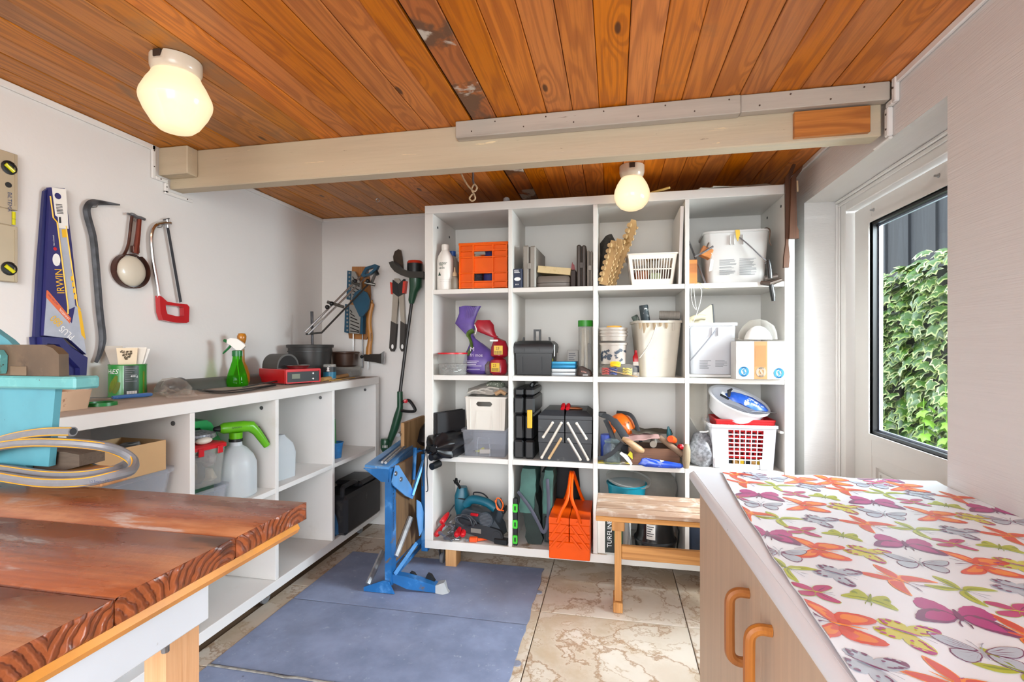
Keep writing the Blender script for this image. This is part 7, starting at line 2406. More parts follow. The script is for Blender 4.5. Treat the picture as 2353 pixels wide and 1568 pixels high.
# corner panels solid, lattice window in front
def fx_(u, z, d=0):
 q = z / h_
 return ((bw + (tw_ - bw) * q) / 2 * u, -(.10 + .012 * q) + d, z)
def slab(u0, u1, z0, z1):
 a = [fx_(u, z) for u, z in ((u0, z0), (u1, z0), (u1, z1), (u0, z1))]
 b = [fx_(u, z, .003) for u, z in ((u0, z0), (u1, z0), (u1, z1), (u0, z1))]
 m.add(a + b, [(0, 1, 2, 3), (7, 6, 5, 4), (0, 4, 5, 1), (1, 5, 6, 2), (2, 6, 7, 3), (3, 7, 4, 0)])
slab(-1, -.48, 0, h_)
slab(.62, 1, 0, h_)
slab(-.48, .62, 0, .022)
slab(-.48, .62, .188, h_)
for k in range(1, 6):
 u = -.48 + 1.10 * k / 6
 slab(u - .014, u + .014, .022, .188)
for k in range(1, 8):
 z = .022 + .166 * k / 8
 for j in range(6):
  u0 = -.48 + 1.10 * j / 6
  slab(u0, u0 + 1.10 / 6, z - .0026, z + .0026)
for s_ in (-1, 1):
 m.loft([[(s_ * bw / 2, -.0968, 0), (s_ * bw / 2, .10, 0), (s_ * (bw / 2 - .003), .10, 0), (s_ * (bw / 2 - .003), -.0968, 0)], [(s_ * tw_ / 2, -.108, h_), (s_ * tw_ / 2, .11, h_), (s_ * (tw_ / 2 - .003), .11, h_), (s_ * (tw_ / 2 - .003), -.108, h_)]])
m.box((-bw / 2, .101, 0), (bw / 2, .105, h_)).box((-bw / 2 + .004, -.096, 0), (bw / 2 - .004, .1005, .003))
m.frame(rrect(tw_ + .022, .245, .02, 3), rrect(tw_ - .006, .216, .014, 3), h_ + .0002, h_ + .013, 'z')
m.build('basket', tm_, wl_)
for x_ in (-bw * .40, bw * .36):
 m = MB()
 m.prism([(x_ - .02, .0006), (x_ + .02, .0006), (x_ + .024, .05), (x_ - .024, .05)], -.1065, -.1032, 'y')
 m.build('foot', tm_, wl_)
rb_ = thing('red_basket', 'red slotted plastic basket nested in the white lattice basket', 'basket', wl_.location + Vector((.012, .0, .045)))
rdp = mat('red_basket_plastic', '#C0161C', .35, var=.05)
slotted(MB(), bw - .05, tw_ - .022, .15, .185, .185, 8, 5, .003, .06, .90, .004).build('basket', rdp, rb_)
o = thing('yellow_black_tools', 'yellow and black oddments at the bottom of the lattice basket', 'oddments', wl_.location + Vector((0, 0, .0035)))
m = MB()
for k in range(7):
 m.cur = k % 3
 m.box((-.10 + .028 * k, -.085, .002), (-.076 + .028 * k, -.03, .038 - .004 * (k % 3)), .003)
m.build('oddments', [mat('oddment_yellow', '#D9B01A', .5), BLACK(), mat('oddment_tan', '#B88A4A', .5)], o)
# tilted white basin
bs_ = thing('white_basin_tilted', 'round white plastic basin tilted on top of the red basket', 'basin', wl_.location + Vector((-.008, .01, .2895)), rot=(R(20), R(17), 0))
MB().lathe([(0, -.055), (.105, -.055), (.118, -.045), (.138, .030), (.150, .033), (.152, .040), (.146, .043), (.134, .038), (.112, -.042), (0, -.049)], n=44).build('basin', mat('white_basin', '#DEDFE3', .38, var=.015), bs_)
o = thing('blue_paint_bag', 'blue and white plastic bag lying in the tilted white basin', 'bag', bs_.location + Vector((.035, -.045, .022)), rot=(R(24), R(20), R(-6)))
blob(MB(), [(.06, .035, .0), (.105, .045, .008), (.095, .038, .020, -.004), (.04, .014, .032, -.04)], 34, .013, 34, 100).build('bag', mat('royal_blue_bag', '#1F55B8', .32, var=.14, vs=16, coat=.2, stains=(('#DADCE0', 14, .60, .63),)), o)
MB().tube([(-.085, -.02, .012), (-.095, -.012, .04), (-.085, .0, .05)], [.008, .012, .006], 8, sq=.5).build('dark_flap', mat('dark_foil', '#3A3A3E', .3, .4), o)
text('lettering', 'TERRA', .014, WINK(), o, (.015, -.040, .024), (R(30), 0, 0))
o = thing('black_brush', 'dark brush with pale bristles at the back rim of the tilted basin', 'brush', bs_.location + Vector((-.045, .0, .040)), rot=(R(25), R(28), R(-8)))
MB().box((-.035, -.010, .0), (.012, .010, .012), .003).build('head', BLACK(), o)
MB().box((-.036, -.008, .0125), (.0, .008, .026), .002).build('bristles', WINK(), o)
o = thing('metal_scraper', 'thin pale metal scraper blade resting on the right rim of the tilted basin', 'scraper', bs_.location + Vector((.115, -.09, -.015)), rot=(R(5), R(4), R(6)))
MB().box((-.07, -.008, .0), (.05, .008, .002), .0005).build('blade', STEEL(), o)

# ---------------- row 4, column 1: power tools, screwdrivers, clamps
teal = mat('teal_power_tool', '#126075', .4, var=.08, vs=10)
gry = mat('grey_power_tool', '#3A4249', .45, var=.1, vs=10)
bsn = thing('belt_sander', 'grey and teal belt sander lying in the bottom left compartment', 'sander', (sx(1108, 2.66), 2.66, F4 + .001), rot=(0, R(0), R(-8)))
m = MB()
m.loft([[(x_, y_, z) for x_, y_ in ((xa, -.045), (xb, -.045), (xb, .045), (xa, .045))] for z, xa, xb in ((.055, -.11, .13), (.10, -.12, .12), (.15, -.10, .08), (.165, -.08, .06))])
m.warp(lambda p: Vector((p.x, p.y, p.z - .10 * (p.x + .11) + .008 * noise.noise((p.x * 20, p.y * 20, p.z * 20)))))
m.build('body', gry, bsn)
m = MB()
P = [(math.cos(a), math.sin(a)) for a in [R(90 + 180 * i / 10) for i in range(11)]]
belt = [(-.10 + .035 * a, .075 + .035 * b) for a, b in P] + [(.11 - .035 * a, .040 - .035 * b) for a, b in P]
m.prism(belt, -.062, -.0455, 'y')
m.build('belt', mat('sanding_belt', '#25272B', .6, var=.2), bsn)
MB().cyl((.11, -.0645, .040), (.11, -.0625, .040), .026, n=20).build('roller', DARK(), bsn)
m = MB()
m.cyl((.045, -.044, .118), (.045, -.060, .118), .042, n=26)
m.build('motor_cap', gry, bsn)
m = MB()
for k in range(9):
 z = .118 - .030 + k * .0075
 hw_ = math.sqrt(max(.0001, .034 ** 2 - (z - .118) ** 2))
 m.box((.045 - hw_, -.0628, z), (.045 + hw_, -.0600, z + .003))
m.build('vents', DULLSTEEL(), bsn)
MB().box((-.04, -.0640, .042), (.02, -.0622, .066), .001).build('window', mat('dull_nickel', '#9A948A'), bsn)
m = MB()
m.tube(spline([(-.10, .0, .165), (-.06, 0, .20), (.02, .0, .195), (.08, .0, .165)], 5), .024, 12)
m.build('top_handle', teal, bsn)
m = MB().tube(spline([(.09, .0, .10), (.12, -.02, .17), (.10, -.02, .225)], 4), [.022] * 4 + [.02] * 5, 10)
m.build('front_grip', gry, bsn)
MB().box((-.045, -.062, .130), (.0, -.048, .145), .003).build('red_switch', REDP(), bsn)
pt = thing('teal_jigsaw', 'teal corded power tool standing behind the sander in the bottom left compartment', 'power tool', (sx(1062, 2.78), 2.78, F4 + .001), R(14))
m = MB()
m.loft([ring(.06, .07, .02, .07), ring(.085, .09, .03, .12), ring(.085, .09, .03, .19), ring(.055, .06, .02, .235)])
m.build('body', teal, pt)
MB().loft([ring(.075, .085, .01, .0), ring(.075, .085, .01, .012), ring(.05, .055, .01, .015), ring(.055, .06, .01, .069)]).build('base', gry, pt)
m = MB()
m.tube(spline([(-.01, -.03, .236), (-.02, -.035, .255), (-.035, -.04, .275), (-.03, -.05, .295)], 4), .008, 8)
for k in range(4):
 m.tube([(-.04 + .008 * k, -.05, .27), (-.045 + .012 * k, -.06, .29)], .003, 5)
m.build('cord_end', BLACK(), pt)
cdm_ = mat('dark_cord', '#26282E', .5, var=.1)
cr = thing('power_cord', 'coiled dark power cord lying over the belt sander', 'cord', (0, 0, 0))
pts = []
rv = random.Random(5)
c0 = Vector((sx(1074, 2.56), 2.556, F4 + .120))
for k in range(26):
 a = k * 1.15
 pts.append(c0 + Vector((.056 * math.cos(a) * rv.uniform(.7, 1.1) - .01, rv.uniform(-.012, .012), .030 * math.sin(a) * rv.uniform(.7, 1.1) - .012 * math.cos(a))))
MB().tube(spline(pts, 5), .0042, 6).build('coil', cdm_, cr)
MB().tube(spline([onY(1048, 1145, 2.74), onY(1075, 1150, 2.72), onY(1100, 1158, 2.7), onY(1122, 1150, 2.68), onY(1110, 1135, 2.7), onY(1090, 1132, 2.7), onY(1088, 1140, 2.7)], 5), .004, 6).build('loop', cdm_, cr)
oc_ = thing('extension_cable', 'bright orange cable loop beside the front grip of the belt sander', 'cord', (0, 0, 0))
MB().tube(spline([onY(x_, y_, 2.58) for x_, y_ in ((1138, 1150), (1143, 1170), (1152, 1172), (1156, 1160), (1150, 1148), (1142, 1146), (1140, 1160), (1148, 1172), (1158, 1174))], 5), .0035, 6).build('cable', mat('orange_cable', '#E8641A', .45), oc_)
MB().box(onY(1152, 1182, 2.60), onY(1166, 1160, 2.66), .006).build('dark_plug', BLACK(), oc_)
op = thing('orange_plug', 'orange plug lying under the belt sander at the front', 'plug', (sx(1093, 2.585), 2.585, F4 + .001), R(8))
opm = mat('orange_plug', '#E0501A', .4)
m = MB()
m.box((-.035, -.014, 0), (.01, .014, .026), .005).tube([(.01, 0, .012), (.04, .01, .010), (.075, .03, .006)], [.009, .006, .005], 8)
m.build('plug_body', opm, op)
MB().box((-.052, -.01, .006), (-.036, -.006, .010)).box((-.052, .006, .006), (-.036, .010, .010)).build('prongs', STEEL(), op)
dk = thing('dark_charger', 'small black block lying under the right end of the belt sander', 'block', (sx(1155, 2.585), 2.585, F4 + .001), R(-6))
MB().box((-.045, -.015, 0), (.03, .02, .03), .004).build('body', BLACK(), dk)
red_h = mat('glossy_red_handle', '#C4141E', .22, var=.05, coat=.5)
sd = (((1014, 1202), (1030, 1180), 2.62, .115, 'red-handled screwdriver leaning at the back left of the bottom left compartment'), ((1001, 1232), (1020, 1206), 2.585, .075, 'red-handled screwdriver pointing out at the far left of the bottom left compartment'),
  ((1062, 1232), (1070, 1212), 2.60, .03, 'red-handled screwdriver lying under the sander, right of the clamps'), ((1048, 1232), (1058, 1212), 2.575, .032, 'red-handled screwdriver beside the clamps, the middle one of four'))
for (p, q, Y, z0, lab) in sd:
 A_, B_ = onY(p[0], p[1], Y - .02), onY(q[0], q[1], Y + .05)
 A_.z = max(A_.z, F4 + .016)
 B_.z = max(B_.z, F4 + .018)
 o = thing('screwdriver', lab, 'screwdriver', A_, group='red-handled screwdrivers')
 d = B_ - A_
 MB().tube([d * 0 - d * .02, d * .02, d * .12, d * .6, d * .85, d], [.008, .013, .016, .015, .011, .009], 8).build('handle', red_h, o)
 MB().cyl(d * 1.001, d * 1.9, .004, n=8).build('shaft', DULLSTEEL(), o)
zinc = mat('zinc', '#8F9296', .4, .85, var=.15)
for k, (p, q, Y, lab) in enumerate((((1005, 1254), (1045, 1208), 2.575, 'grey steel bar clamp lying across the screwdrivers, the longer of two'), ((1020, 1246), (1058, 1236), 2.57, 'grey steel clamp lying at the front edge of the bottom left compartment'))):
 A_, B_ = onY(p[0], p[1], Y), onY(q[0], q[1], Y + .09)
 A_.z = F4 + (.03 if k == 0 else .012)
 B_.z = F4 + (.085 if k == 0 else .03)
 o = thing('bar_clamp', lab, 'clamp', A_, group='steel bar clamps')
 d = B_ - A_
 s_ = d.cross(Vector((0, 0, 1))).normalized()
 MB().tube([d * -.02, d * 1.02], .009, 4, sq=.35).build('bar', zinc, o)
 m = MB()
 for q_ in (.08, .62):
  m.tube([d * q_, d * q_ + s_ * .03 + Vector((0, 0, .006)), d * q_ + s_ * .06], [.012, .009, .007], 6)
 m.build('jaw', zinc, o)
 MB().tube([d * .62 + s_ * .055, d * .25 + s_ * .057], .0045, 8).build('screw', DULLSTEEL(), o)
o = thing('threaded_bolt', 'loose silver threaded bolt at the front edge of the bottom left compartment', 'bolt', onY(1044, 1250, 2.575).lerp(onY(1044, 1250, 2.575), 0), R(10))
o.location.z = F4 + .009
MB().cyl((-.03, 0, 0), (.035, 0, 0), .0045, n=10).cyl((.028, 0, 0), (.038, 0, 0), .0085, n=6).build('bolt', STEEL(), o)
rv = random.Random(9)
for k, lab in enumerate(('silver pipe fitting behind the clamps, the left one', 'silver pipe fitting behind the clamps, the right one nearer the sander')):
 o = thing('pipe_fitting', lab, 'fitting', (sx(1040 + 16 * k, 2.64), 2.64, F4 + .0012), R(30), group='pipe fittings')
 MB().lathe([(.010, 0), (.016, 0), (.016, .02), (.020, .022), (.020, .035), (.012, .036), (.010, .034)], n=16).tube([(0, 0, .036), (.004, 0, .05), (.012, 0, .06)], .011, 10).build('fitting', zinc, o)

# ---------------- row 4, column 2
ch = thing('folded_camp_chair', 'dark green folded camping chair with grey straps in the bottom row', 'chair', (sx(1222, 2.60), 2.62, F4 + .001))
gfm = mat('dark_green_canvas', '#23302C', .75, var=.18, vs=14)
gfl = mat('sea_green_canvas', '#3E625A', .7, var=.16, vs=12)
H_ = .405
def soft_panel(m, xb, xt, w_, y0, y1, z0, z1, seed):
 rings = []
 for j in range(9):
  q = j / 8
  xx = xb + (xt - xb) * q
  z = z0 + (z1 - z0) * q
  k_ = .85 if q in (0, 1) else 1
  rings.append([(xx + w_ * (a * k_ * .5) + .008 * noise.noise((a * 2, b * 3 + seed, q * 5)), y0 + (y1 - y0) * b + .006 * noise.noise((seed, b * 4, q * 6)), z + .004 * noise.noise((a, b * 5, seed + q))) for a, b in ((-1, 0), (0, -.04), (1, 0), (1, .5), (1, 1), (0, 1.03), (-1, 1), (-1, .5))])
 m.loft(rings)
m = MB()
soft_panel(m, .012, -.020, .085, 0, .16, .0, .27, 1)
m.build('lower_panel', gfm, ch)
m = MB()
soft_panel(m, -.03, -.016, .08, -.02, .16, .17, H_, 2)
m.build('upper_pad', gfl, ch)
m = MB()
soft_panel(m, .09, .075, .06, .0, .16, .015, H_ - .02, 3)
m.build('rear_panel', gfm, ch)
m = MB()
soft_panel(m, .078, .09, .05, -.012, .16, .17, H_ - .005, 4)
m.build('rear_pad', gfl, ch)
stp = mat('grey_webbing', '#4A4C5A', .7, var=.1)
MB().tube(spline([(-.075, -.02, .28), (-.04, -.045, .25), (.0, -.05, .2), (.04, -.05, .13), (.065, -.05, .085), (.085, -.045, .12), (.092, -.04, .22), (.085, -.035, .36)], 5), .009, 6, sq=.25, up=(0, -1, 0)).build('strap', stp, ch)
MB().box((.07, -.03, .03), (.10, -.018, .16), .004).build('buckle', BLACK(), ch)
o = thing('green_clip_rail', 'black rail with three lime green clips standing beside the camping chair', 'rail', (sx(1184, 2.575), 2.576, F4 + .001))
MB().box((-.010, 0, 0), (.010, .02, .25), .002).build('rail', BLACK(), o)
lm = mat('lime_clip', '#3FBF2A', .4, var=.05)
for z in (.035, .115, .200):
 MB().frame(rrect(.026, .044, .005, 2, 0, z), rrect(.008, .024, .003, 2, 0, z), -.008, -.0005, 'y').build('clip', lm, o)
o = thing('black_gear_bag', 'black sagging fabric bag behind the orange toolbox in the bottom row', 'bag', (sx(1290, 2.78) + .01, 2.862, F4 + .001))
blob(MB(), [(.07, .055, 0), (.092, .065, .04), (.09, .065, .25), (.08, .06, .36), (.05, .04, .405)], 24, .014, 14, 120).build('bag', mat('black_fabric', '#1C1D20', .75, var=.25), o)
ot = thing('orange_toolbox', 'orange metal cantilever toolbox with folded carry handles in the bottom row', 'toolbox', (sx(1308, 2.46), 2.46, F4 + .0008), R(0))
wd = sx(1358, 2.46) - sx(1264, 2.46)
w2 = wd / 2
og = mat('orange_enamel', '#E05000', .45, var=.05, vs=8, spec=.25, stains=(('#8E3410', 14, .68, .74),))
dp = .31
MB().box((-w2, 0, 0), (w2, dp, .085), .003).build('base_tray', og, ot)
for s_ in (-1, 1):
 a, b = sorted((s_ * .002, s_ * w2))
 MB().box((a, -.001, .087), (b, dp, .128), .002).box((a, -.002, .130), (b, dp, .172), .002).build('tray', og, ot)
 MB().prism([(a, .174), (b, .174), (b, .206), (b - s_ * 0 if s_ < 0 else b, .206), (a, .206)] if False else [(a, .174), (b, .174), (b, .205), (a, .205)], -.003, dp, 'y').build('lid', og, ot)
def oarm(p, q, r=.006):
 m = MB().tube([(p[0], -.008, p[1]), (q[0], -.008, q[1])], r, 8, up=(0, 1, 0))
 m.warp(lambda v: Vector((v.x, -.008 + (v.y + .008) * .5, v.z)))
 for a in (p, q):
  m.lathe([(0, 0), (r * 1.1, 0), (r * 1.1, .005), (0, .0055)], (a[0], -.006, a[1]), 10, axis=(0, -1, 0))
 return m.build('arm', og, ot)
for s_ in (-1, 1):
 oarm((s_ * w2 * .40, .186), (s_ * w2 * .94, .104))
 oarm((s_ * w2 * .08, .165), (s_ * w2 * .92, .06))
 oarm((s_ * w2 * .10, .112), (s_ * w2 * .55, .058))
 hx = s_ * w2
 MB().tube(spline([(hx * .55, -.010, .185), (hx * .40, -.006, .235), (hx * .12, .02, .29), (hx * .06, .06, .345), (hx * .05, .12, .385), (hx * .06, .17, .39), (hx * .10, .22, .355), (hx * .35, .28, .25), (hx * .5, .305, .205)], 5), .0085, 10).build('carry_handle', og, ot)

# ---------------- row 4, columns 3 and 4: behind the bench
o = thing('teal_tub', 'teal plastic tub with a clear lid behind the slatted bench', 'tub', (sx(1440, 2.66), 2.67, F4 + .215))
MB().lathe([(0, 0), (.085, 0), (.098, .12), (.104, .122), (.104, .128), (.094, .126), (.080, .005), (0, .005)], n=36).build('tub', mat('teal_tub', '#0F8094', .35, var=.05), o)
MB().lathe([(0, .0), (.020, .0), (.016, .09), (.010, .095), (0, .095)], (0, 0, .0055), 16).build('core', mat('teal_core', '#4FA6B4', .3), o)
MB().lathe([(0, .0), (.115, .0), (.118, .010), (.112, .012), (.108, .004), (0, .004)], (.01, .03, .134), 34, axis=(.12, -.15, 1)).build('clear_lid', clear('clear_plastic'), o)
o = thing('tub_support', 'grey carton under the teal tub behind the slatted bench', 'carton', (sx(1440, 2.66), 2.69, F4 + .0008))
MB().box((-.085, -.07, 0), (.02, .09, .213), .002).build('carton', mat('grey_carton', '#A6A39E'), o)
o = thing('round_cover', 'dusty grey round lid leaning behind the teal tub', 'lid', (.218, 2.838, F4 + .30), rot=(R(38), R(14), 0))
MB().lathe([(0, .03), (.03, .032), (.06, .022), (.11, .006), (.122, 0), (.122, .008), (.06, .03), (.012, .04), (0, .04)], n=40).build('lid', mat('dusty_grey_lid', '#9A968E', .6, var=.15, vs=8), o)
MB().box((-.012, -.03, -.0), (.012, .03, .004)).build('lug', DARK(), o)
vc = thing('motor_canister', 'black vacuum motor canister with a white label behind the slatted bench', 'vacuum', (sx(1506, 2.66), 2.68, F4 + .001))
vc.scale = (.8, .8, .95)
gbk = mat('gloss_black', '#17181A', .2)
MB().lathe([(0, 0), (.10, 0), (.125, .02), (.130, .06), (.118, .085), (.112, .12), (.105, .165), (.09, .20), (0, .21)], n=38).build('canister', gbk, vc)
MB().lathe([(.1305, .056), (.134, .058), (.134, .066), (.1305, .068)], n=38).build('band', DARK(), vc)
def curved(name, a0, a1, z0, z1, r, m_):
 v = []
 for i in range(7):
  a = R(a0 + (a1 - a0) * i / 6)
  v += [(r * math.sin(a), -r * math.cos(a), z0), (r * math.sin(a), -r * math.cos(a), z1)]
 return MB().add(v, [(2 * i, 2 * i + 2, 2 * i + 3, 2 * i + 1) for i in range(6)]).build(name, m_, vc, fix=False)
curved('white_label', -30, -4, .085, .165, .1215, PAPER())
for k in range(5):
 curved('print_line', -28, -8 - (k % 3) * 4, .150 - k * .012, .154 - k * .012, .1222, INK())
MB().lathe([(0, 0), (.05, 0), (.04, .018), (0, .02)], (0, 0, .2105), 20).build('top_cap', STEEL(), vc)
MB().tube(spline([(.10, -.04, .20), (.135, -.06, .14), (.14, -.05, .10), (.125, -.09, .03)], 5), .005, 6).build('hose_wire', BLACK(), vc)
o = thing('seed_box', 'black carton with white lettering up its side behind the bench post', 'carton', (sx(1411, 2.58), 2.59, F4 + .001))
x_, wd = slot(1391, 1432, 2.58)
MB().box((-wd / 2, 0, 0), (wd / 2, .06, .205), .001).build('carton', mat('black_carton', '#17201C', .5, var=.06), o)
MB().box((-.0, -.0006, .05), (wd / 2 - .004, -.0002, .12)).build('green_panel', mat('green_panel', '#1F6A42', .5), o)
text('lettering', 'TURFLINE', .032, WINK(), o, (-.012, -.0008, .025), (R(90), R(-90), 0), wx=1.0)
o = thing('white_strip_board', 'narrow grey-white board standing at the left of the third bottom compartment', 'board', (sx(1382, 2.572), 2.572, F4 + .0008))
MB().box((-.018, 0, 0), (.018, .016, .19), .001).build('board', mat('scuffed_laminate', '#DCD8D0'), o)
o = thing('white_papers', 'curled white papers standing between the carton and the motor canister', 'papers', (sx(1444, 2.60), 2.60, F4 + .001))
for k in range(3):
 MB().grid(6, 6, lambda u, v, k=k: Vector((-.012 + .011 * k + .012 * math.sin(v * 2.4 + k), .12 * u, .19 * v)), .0).build('sheet', (PAPER(), mat('blue_sheet', '#5A6A8A', .6), PAPER())[k], o)
o = thing('navy_jeans', 'dark navy folded cloth in the far right bottom compartment', 'cloth', (.43, 2.70, F4 + .001))
blob(MB(), [(.06, .08, 0), (.066, .09, .03), (.064, .09, .16), (.05, .07, .215)], 20, .01, 26, 130).build('cloth', mat('navy_cloth', '#20283A', .8, var=.2), o)

# ---------------- on top of the tall shelf
TZ = SZ1 + .0006
o = thing('orange_batten', 'thin orange wooden batten lying on top of the tall shelf', 'batten', (sx(1330, 2.66), 2.66, TZ), R(-12))
MB().box((-.10, -.01, .0), (.10, .01, .016), .001).build('batten', _mc['patch_pine'], o)
o = thing('bamboo_cane', 'thin pale cane sticking forward on top of the tall shelf beside the round lamp', 'cane', (sx(1494, 2.57), 2.57, TZ))
MB().cyl((-.08, .10, .007), (.09, -.03, .011), .006, n=8).build('cane', mat('cane', '#C9AE6A', .5), o)
o = thing('paper_roll', 'flat bundle of pale sheets on top of the tall shelf towards the right', 'sheets', (sx(1660, 2.60), 2.60, TZ), R(14))
MB().box((-.12, -.02, 0), (.10, .03, .006), .001).box((-.06, -.03, .0065), (.11, .02, .012), .001).build('sheets', mat('pale_sheet', '#B9B7AE', .6, var=.1), o)
o = thing('clear_bottle_top', 'clear plastic bottle lying on top of the tall shelf at the right', 'bottle', (sx(1735, 2.66), 2.67, TZ), R(-10))
MB().lathe([(0, -.10), (.018, -.10), (.020, -.09), (.020, .05), (.010, .08), (.008, .10), (0, .10)], (0, 0, .0205), 16, axis=(1, .1, .02)).build('bottle', clear('hazy_plastic'), o)
o = thing('grey_tape_roll', 'small grey plug lying on top of the tall shelf left of the round lamp', 'plug', (sx(1163, 2.60), 2.61, TZ))
MB().lathe([(0, 0), (.016, 0), (.02, .008), (.016, .028), (.008, .034), (0, .035)], n=16).build('plug', mat('grey_plug', '#9AA0A4', .4), o)
o = thing('brown_stick', 'short brown stick lying on top of the tall shelf by the grey plug', 'stick', (sx(1130, 2.66), 2.66, TZ), R(10))
MB().cyl((-.07, 0, .009), (.08, .02, .012), .008, n=8).build('stick', wood('dark_box_wood', '#6A4630', '#3E2719'), o)

# ================================================================== FOLDED BLUE WORKBENCH
bluem = mat('worn_blue_enamel', '#1F68A8', .4, .15, var=.14, vs=9, stains=(('#5E9BD6', 9, .54, .7), ('#6A5A48', 16, .60, .68)))
lblu = mat('light_blue_enamel', '#5A9AD8', .36, .2, var=.08, vs=9, stains=(('#A9C4DC', 14, .6, .72), ('#6A5A48', 20, .70, .74)))
alus = mat('scuffed_aluminium', '#A9ABAE', .35, .8, var=.15, vs=30)
wm = thing('folding_workbench', 'blue metal folding workbench standing folded between the two shelves', 'workbench', (0, 0, .0068))
Xp = -1.098
def chan(y0, y1, z0, z1, x0=Xp, w_=.034):
 m = MB().box((x0, y0, z0), (x0 + w_, y0 + .003, z1)).box((x0 + w_ - .003, y0 + .0035, z0), (x0 + w_, y1, z1)).box((x0, y0 + .0035, z0), (x0 + .003, y1, z1))
 return m
chan(2.262, 2.315, .03, .605).build('post', bluem, wm)
chan(2.70, 2.76, .05, .605, -1.118, .036).build('post', bluem, wm)
chan(2.62, 2.70, .06, .60, -1.052, .036).build('post', bluem, wm)
text('lettering', 'Black & Decker Workmate', .022, INK(), wm, (Xp + .0345, 2.278, .535), WR(-90))
# slotted top plate
zt = .615
P = [onZ(838, 1072, zt), onZ(893, 1077, zt), onZ(963, 1012, zt), onZ(925, 1010, zt)]
Q = [onZ(868, 1064, zt), onZ(893, 1062, zt), onZ(946, 1016, zt), onZ(928, 1016, zt)]
P, Q = [(p.x, p.y) for p in P], [(p.x, p.y) for p in Q]
tpl = MB().frame(P, Q, zt - .012, zt, 'z').build('top_plate', lblu, wm)
m = MB()
for a, b in (((878, 1066), (946, 1007)), ((886, 1067), (954, 1008))):
 m.tube([onZ(*a, zt + .012), onZ(*b, zt + .012)], .007, 8)
m.build('guide_rods', alus, tpl)
MB().prism([(P[0][0], zt - .0125), (P[1][0], zt - .0125), (P[1][0] - .004, zt - .075), (P[1][0] - .04, zt - .075)], 2.262, 2.268, 'y').warp(lambda v: v + Vector((0, -.008, 0))).build('front_skirt', bluem, tpl)
MB().box((P[1][0] - .008, P[1][1] + .01, zt - .06), (P[1][0] + .004, P[2][1] - .02, zt - .0125), .002).warp(lambda v: Vector((v.x + (P[2][0] - P[1][0]) * (v.y - P[1][1]) / (P[2][1] - P[1][1]), v.y, v.z))).build('side_rail', lblu, tpl)
oldw = wood('old_plank', '#7A5C3C', '#4A3522', 2, ring=.7, fine=.6, rough=.7, var=.04)
MB().box((-1.090, 2.325, .12), (-1.070, 2.69, .60), .003).build('jaw_board', oldw, wm)
MB().box((-1.195, 2.66, .10), (-1.173, 2.98, .765), .003).build('jaw_board', wood('pale_plank', '#B48E62', '#84603A', 2, ring=.7, fine=.5, rough=.65, var=.03), wm)
def plateX(pxs, X, t_, nm, mm):
 q = [onX(*p, X) for p in pxs]
 return MB().prism([(p.y, p.z) for p in q], X, X + t_, 'x').build(nm, mm, wm)
plateX([(908, 1073), (914, 1073), (940, 1115), (950, 1138), (946, 1150), (930, 1143), (903, 1120), (899, 1112)], -1.056, .006, 'gusset', lblu)
for p, X in (((909, 1092), -1.049), ((921, 1105), -1.049)):
 MB().lathe([(0, 0), (.012, 0), (.010, .006), (0, .007)], onX(*p, X), 12, axis=(1, 0, 0)).build('bolt', DULLSTEEL(), wm)
MB().tube([onX(947, 1142, -1.045), onX(973, 1062, -1.03)], .014, 4, sq=.6).build('strut', lblu, wm)
MB().tube([onX(950, 1105, -1.06), onX(954, 1032, -1.06)], .015, 4, sq=.6).build('strut', bluem, wm)
# feet, brace rails
f0, f1, f2 = onZ(838, 1360, 0), onZ(892, 1369, 0), onZ(1026, 1366, 0)
MB().prism([(f0.x, .0006), (f1.x + .03, .0006), (f1.x, .055), (f1.x - .03, .06), (f0.x, .02)], 2.248, 2.256, 'y').build('foot', bluem, wm)
MB().loft([[(f1.x + .002, 2.275, .045), (f1.x + .002, 2.315, .045), (f1.x + .002, 2.315, .085), (f1.x + .002, 2.275, .085)], [(f1.x + .08, 2.285, .012), (f1.x + .08, 2.325, .012), (f1.x + .08, 2.325, .072), (f1.x + .08, 2.285, .072)], [(f2.x - .05, 2.30, .0006), (f2.x - .05, 2.345, .0006), (f2.x - .05, 2.345, .036), (f2.x - .05, 2.30, .036)]]).build('foot', bluem, wm)
MB().loft([[(f2.x - .0505, 2.296, .0006), (f2.x - .0505, 2.35, .0006), (f2.x - .0505, 2.35, .038), (f2.x - .0505, 2.296, .038)], [(f2.x - .012, 2.29, .0006), (f2.x - .012, 2.355, .0006), (f2.x - .012, 2.34, .05), (f2.x - .012, 2.31, .05)], [(f2.x + .012, 2.31, .0006), (f2.x + .012, 2.335, .0006), (f2.x + .002, 2.33, .014), (f2.x + .002, 2.315, .014)]]).build('foot_cap', mat('grey_foot_cap', '#A4A8AA', .45, var=.08), wm)
m = MB()
for q in (.35, .68):
 x_ = f1.x + (f2.x - f1.x) * q
 m.prism([(x_ - .03, .05), (x_ + .02, .04), (x_, .07), (x_ - .018, .075)], 2.33, 2.35, 'y')
m.build('rubber_stops', BLACK(), wm)
A_, B_ = Vector((-1.075, 2.32, .06)), Vector((-1.085, 2.73, .085))
MB().frame([(2.31, .035), (2.735, .05), (2.735, .14), (2.31, .12)], [(2.34, .055), (2.70, .07), (2.70, .118), (2.34, .10)], -1.085, -1.079, 'x').build('bottom_rail', bluem, wm)
MB().tube([onX(908, 1322, -1.05), onX(957, 1252, -1.05)], .013, 4, sq=.5).build('bottom_rail', lblu, wm)
MB().tube([onY(846, 1346, 2.25), onY(880, 1270, 2.40)], .014, 6, sq=.5).build('brace', alus, wm)
MB().tube([onX(910, 1282, -1.055), onX(944, 1192, -1.055)], .015, 6, sq=.5).build('brace', alus, wm)
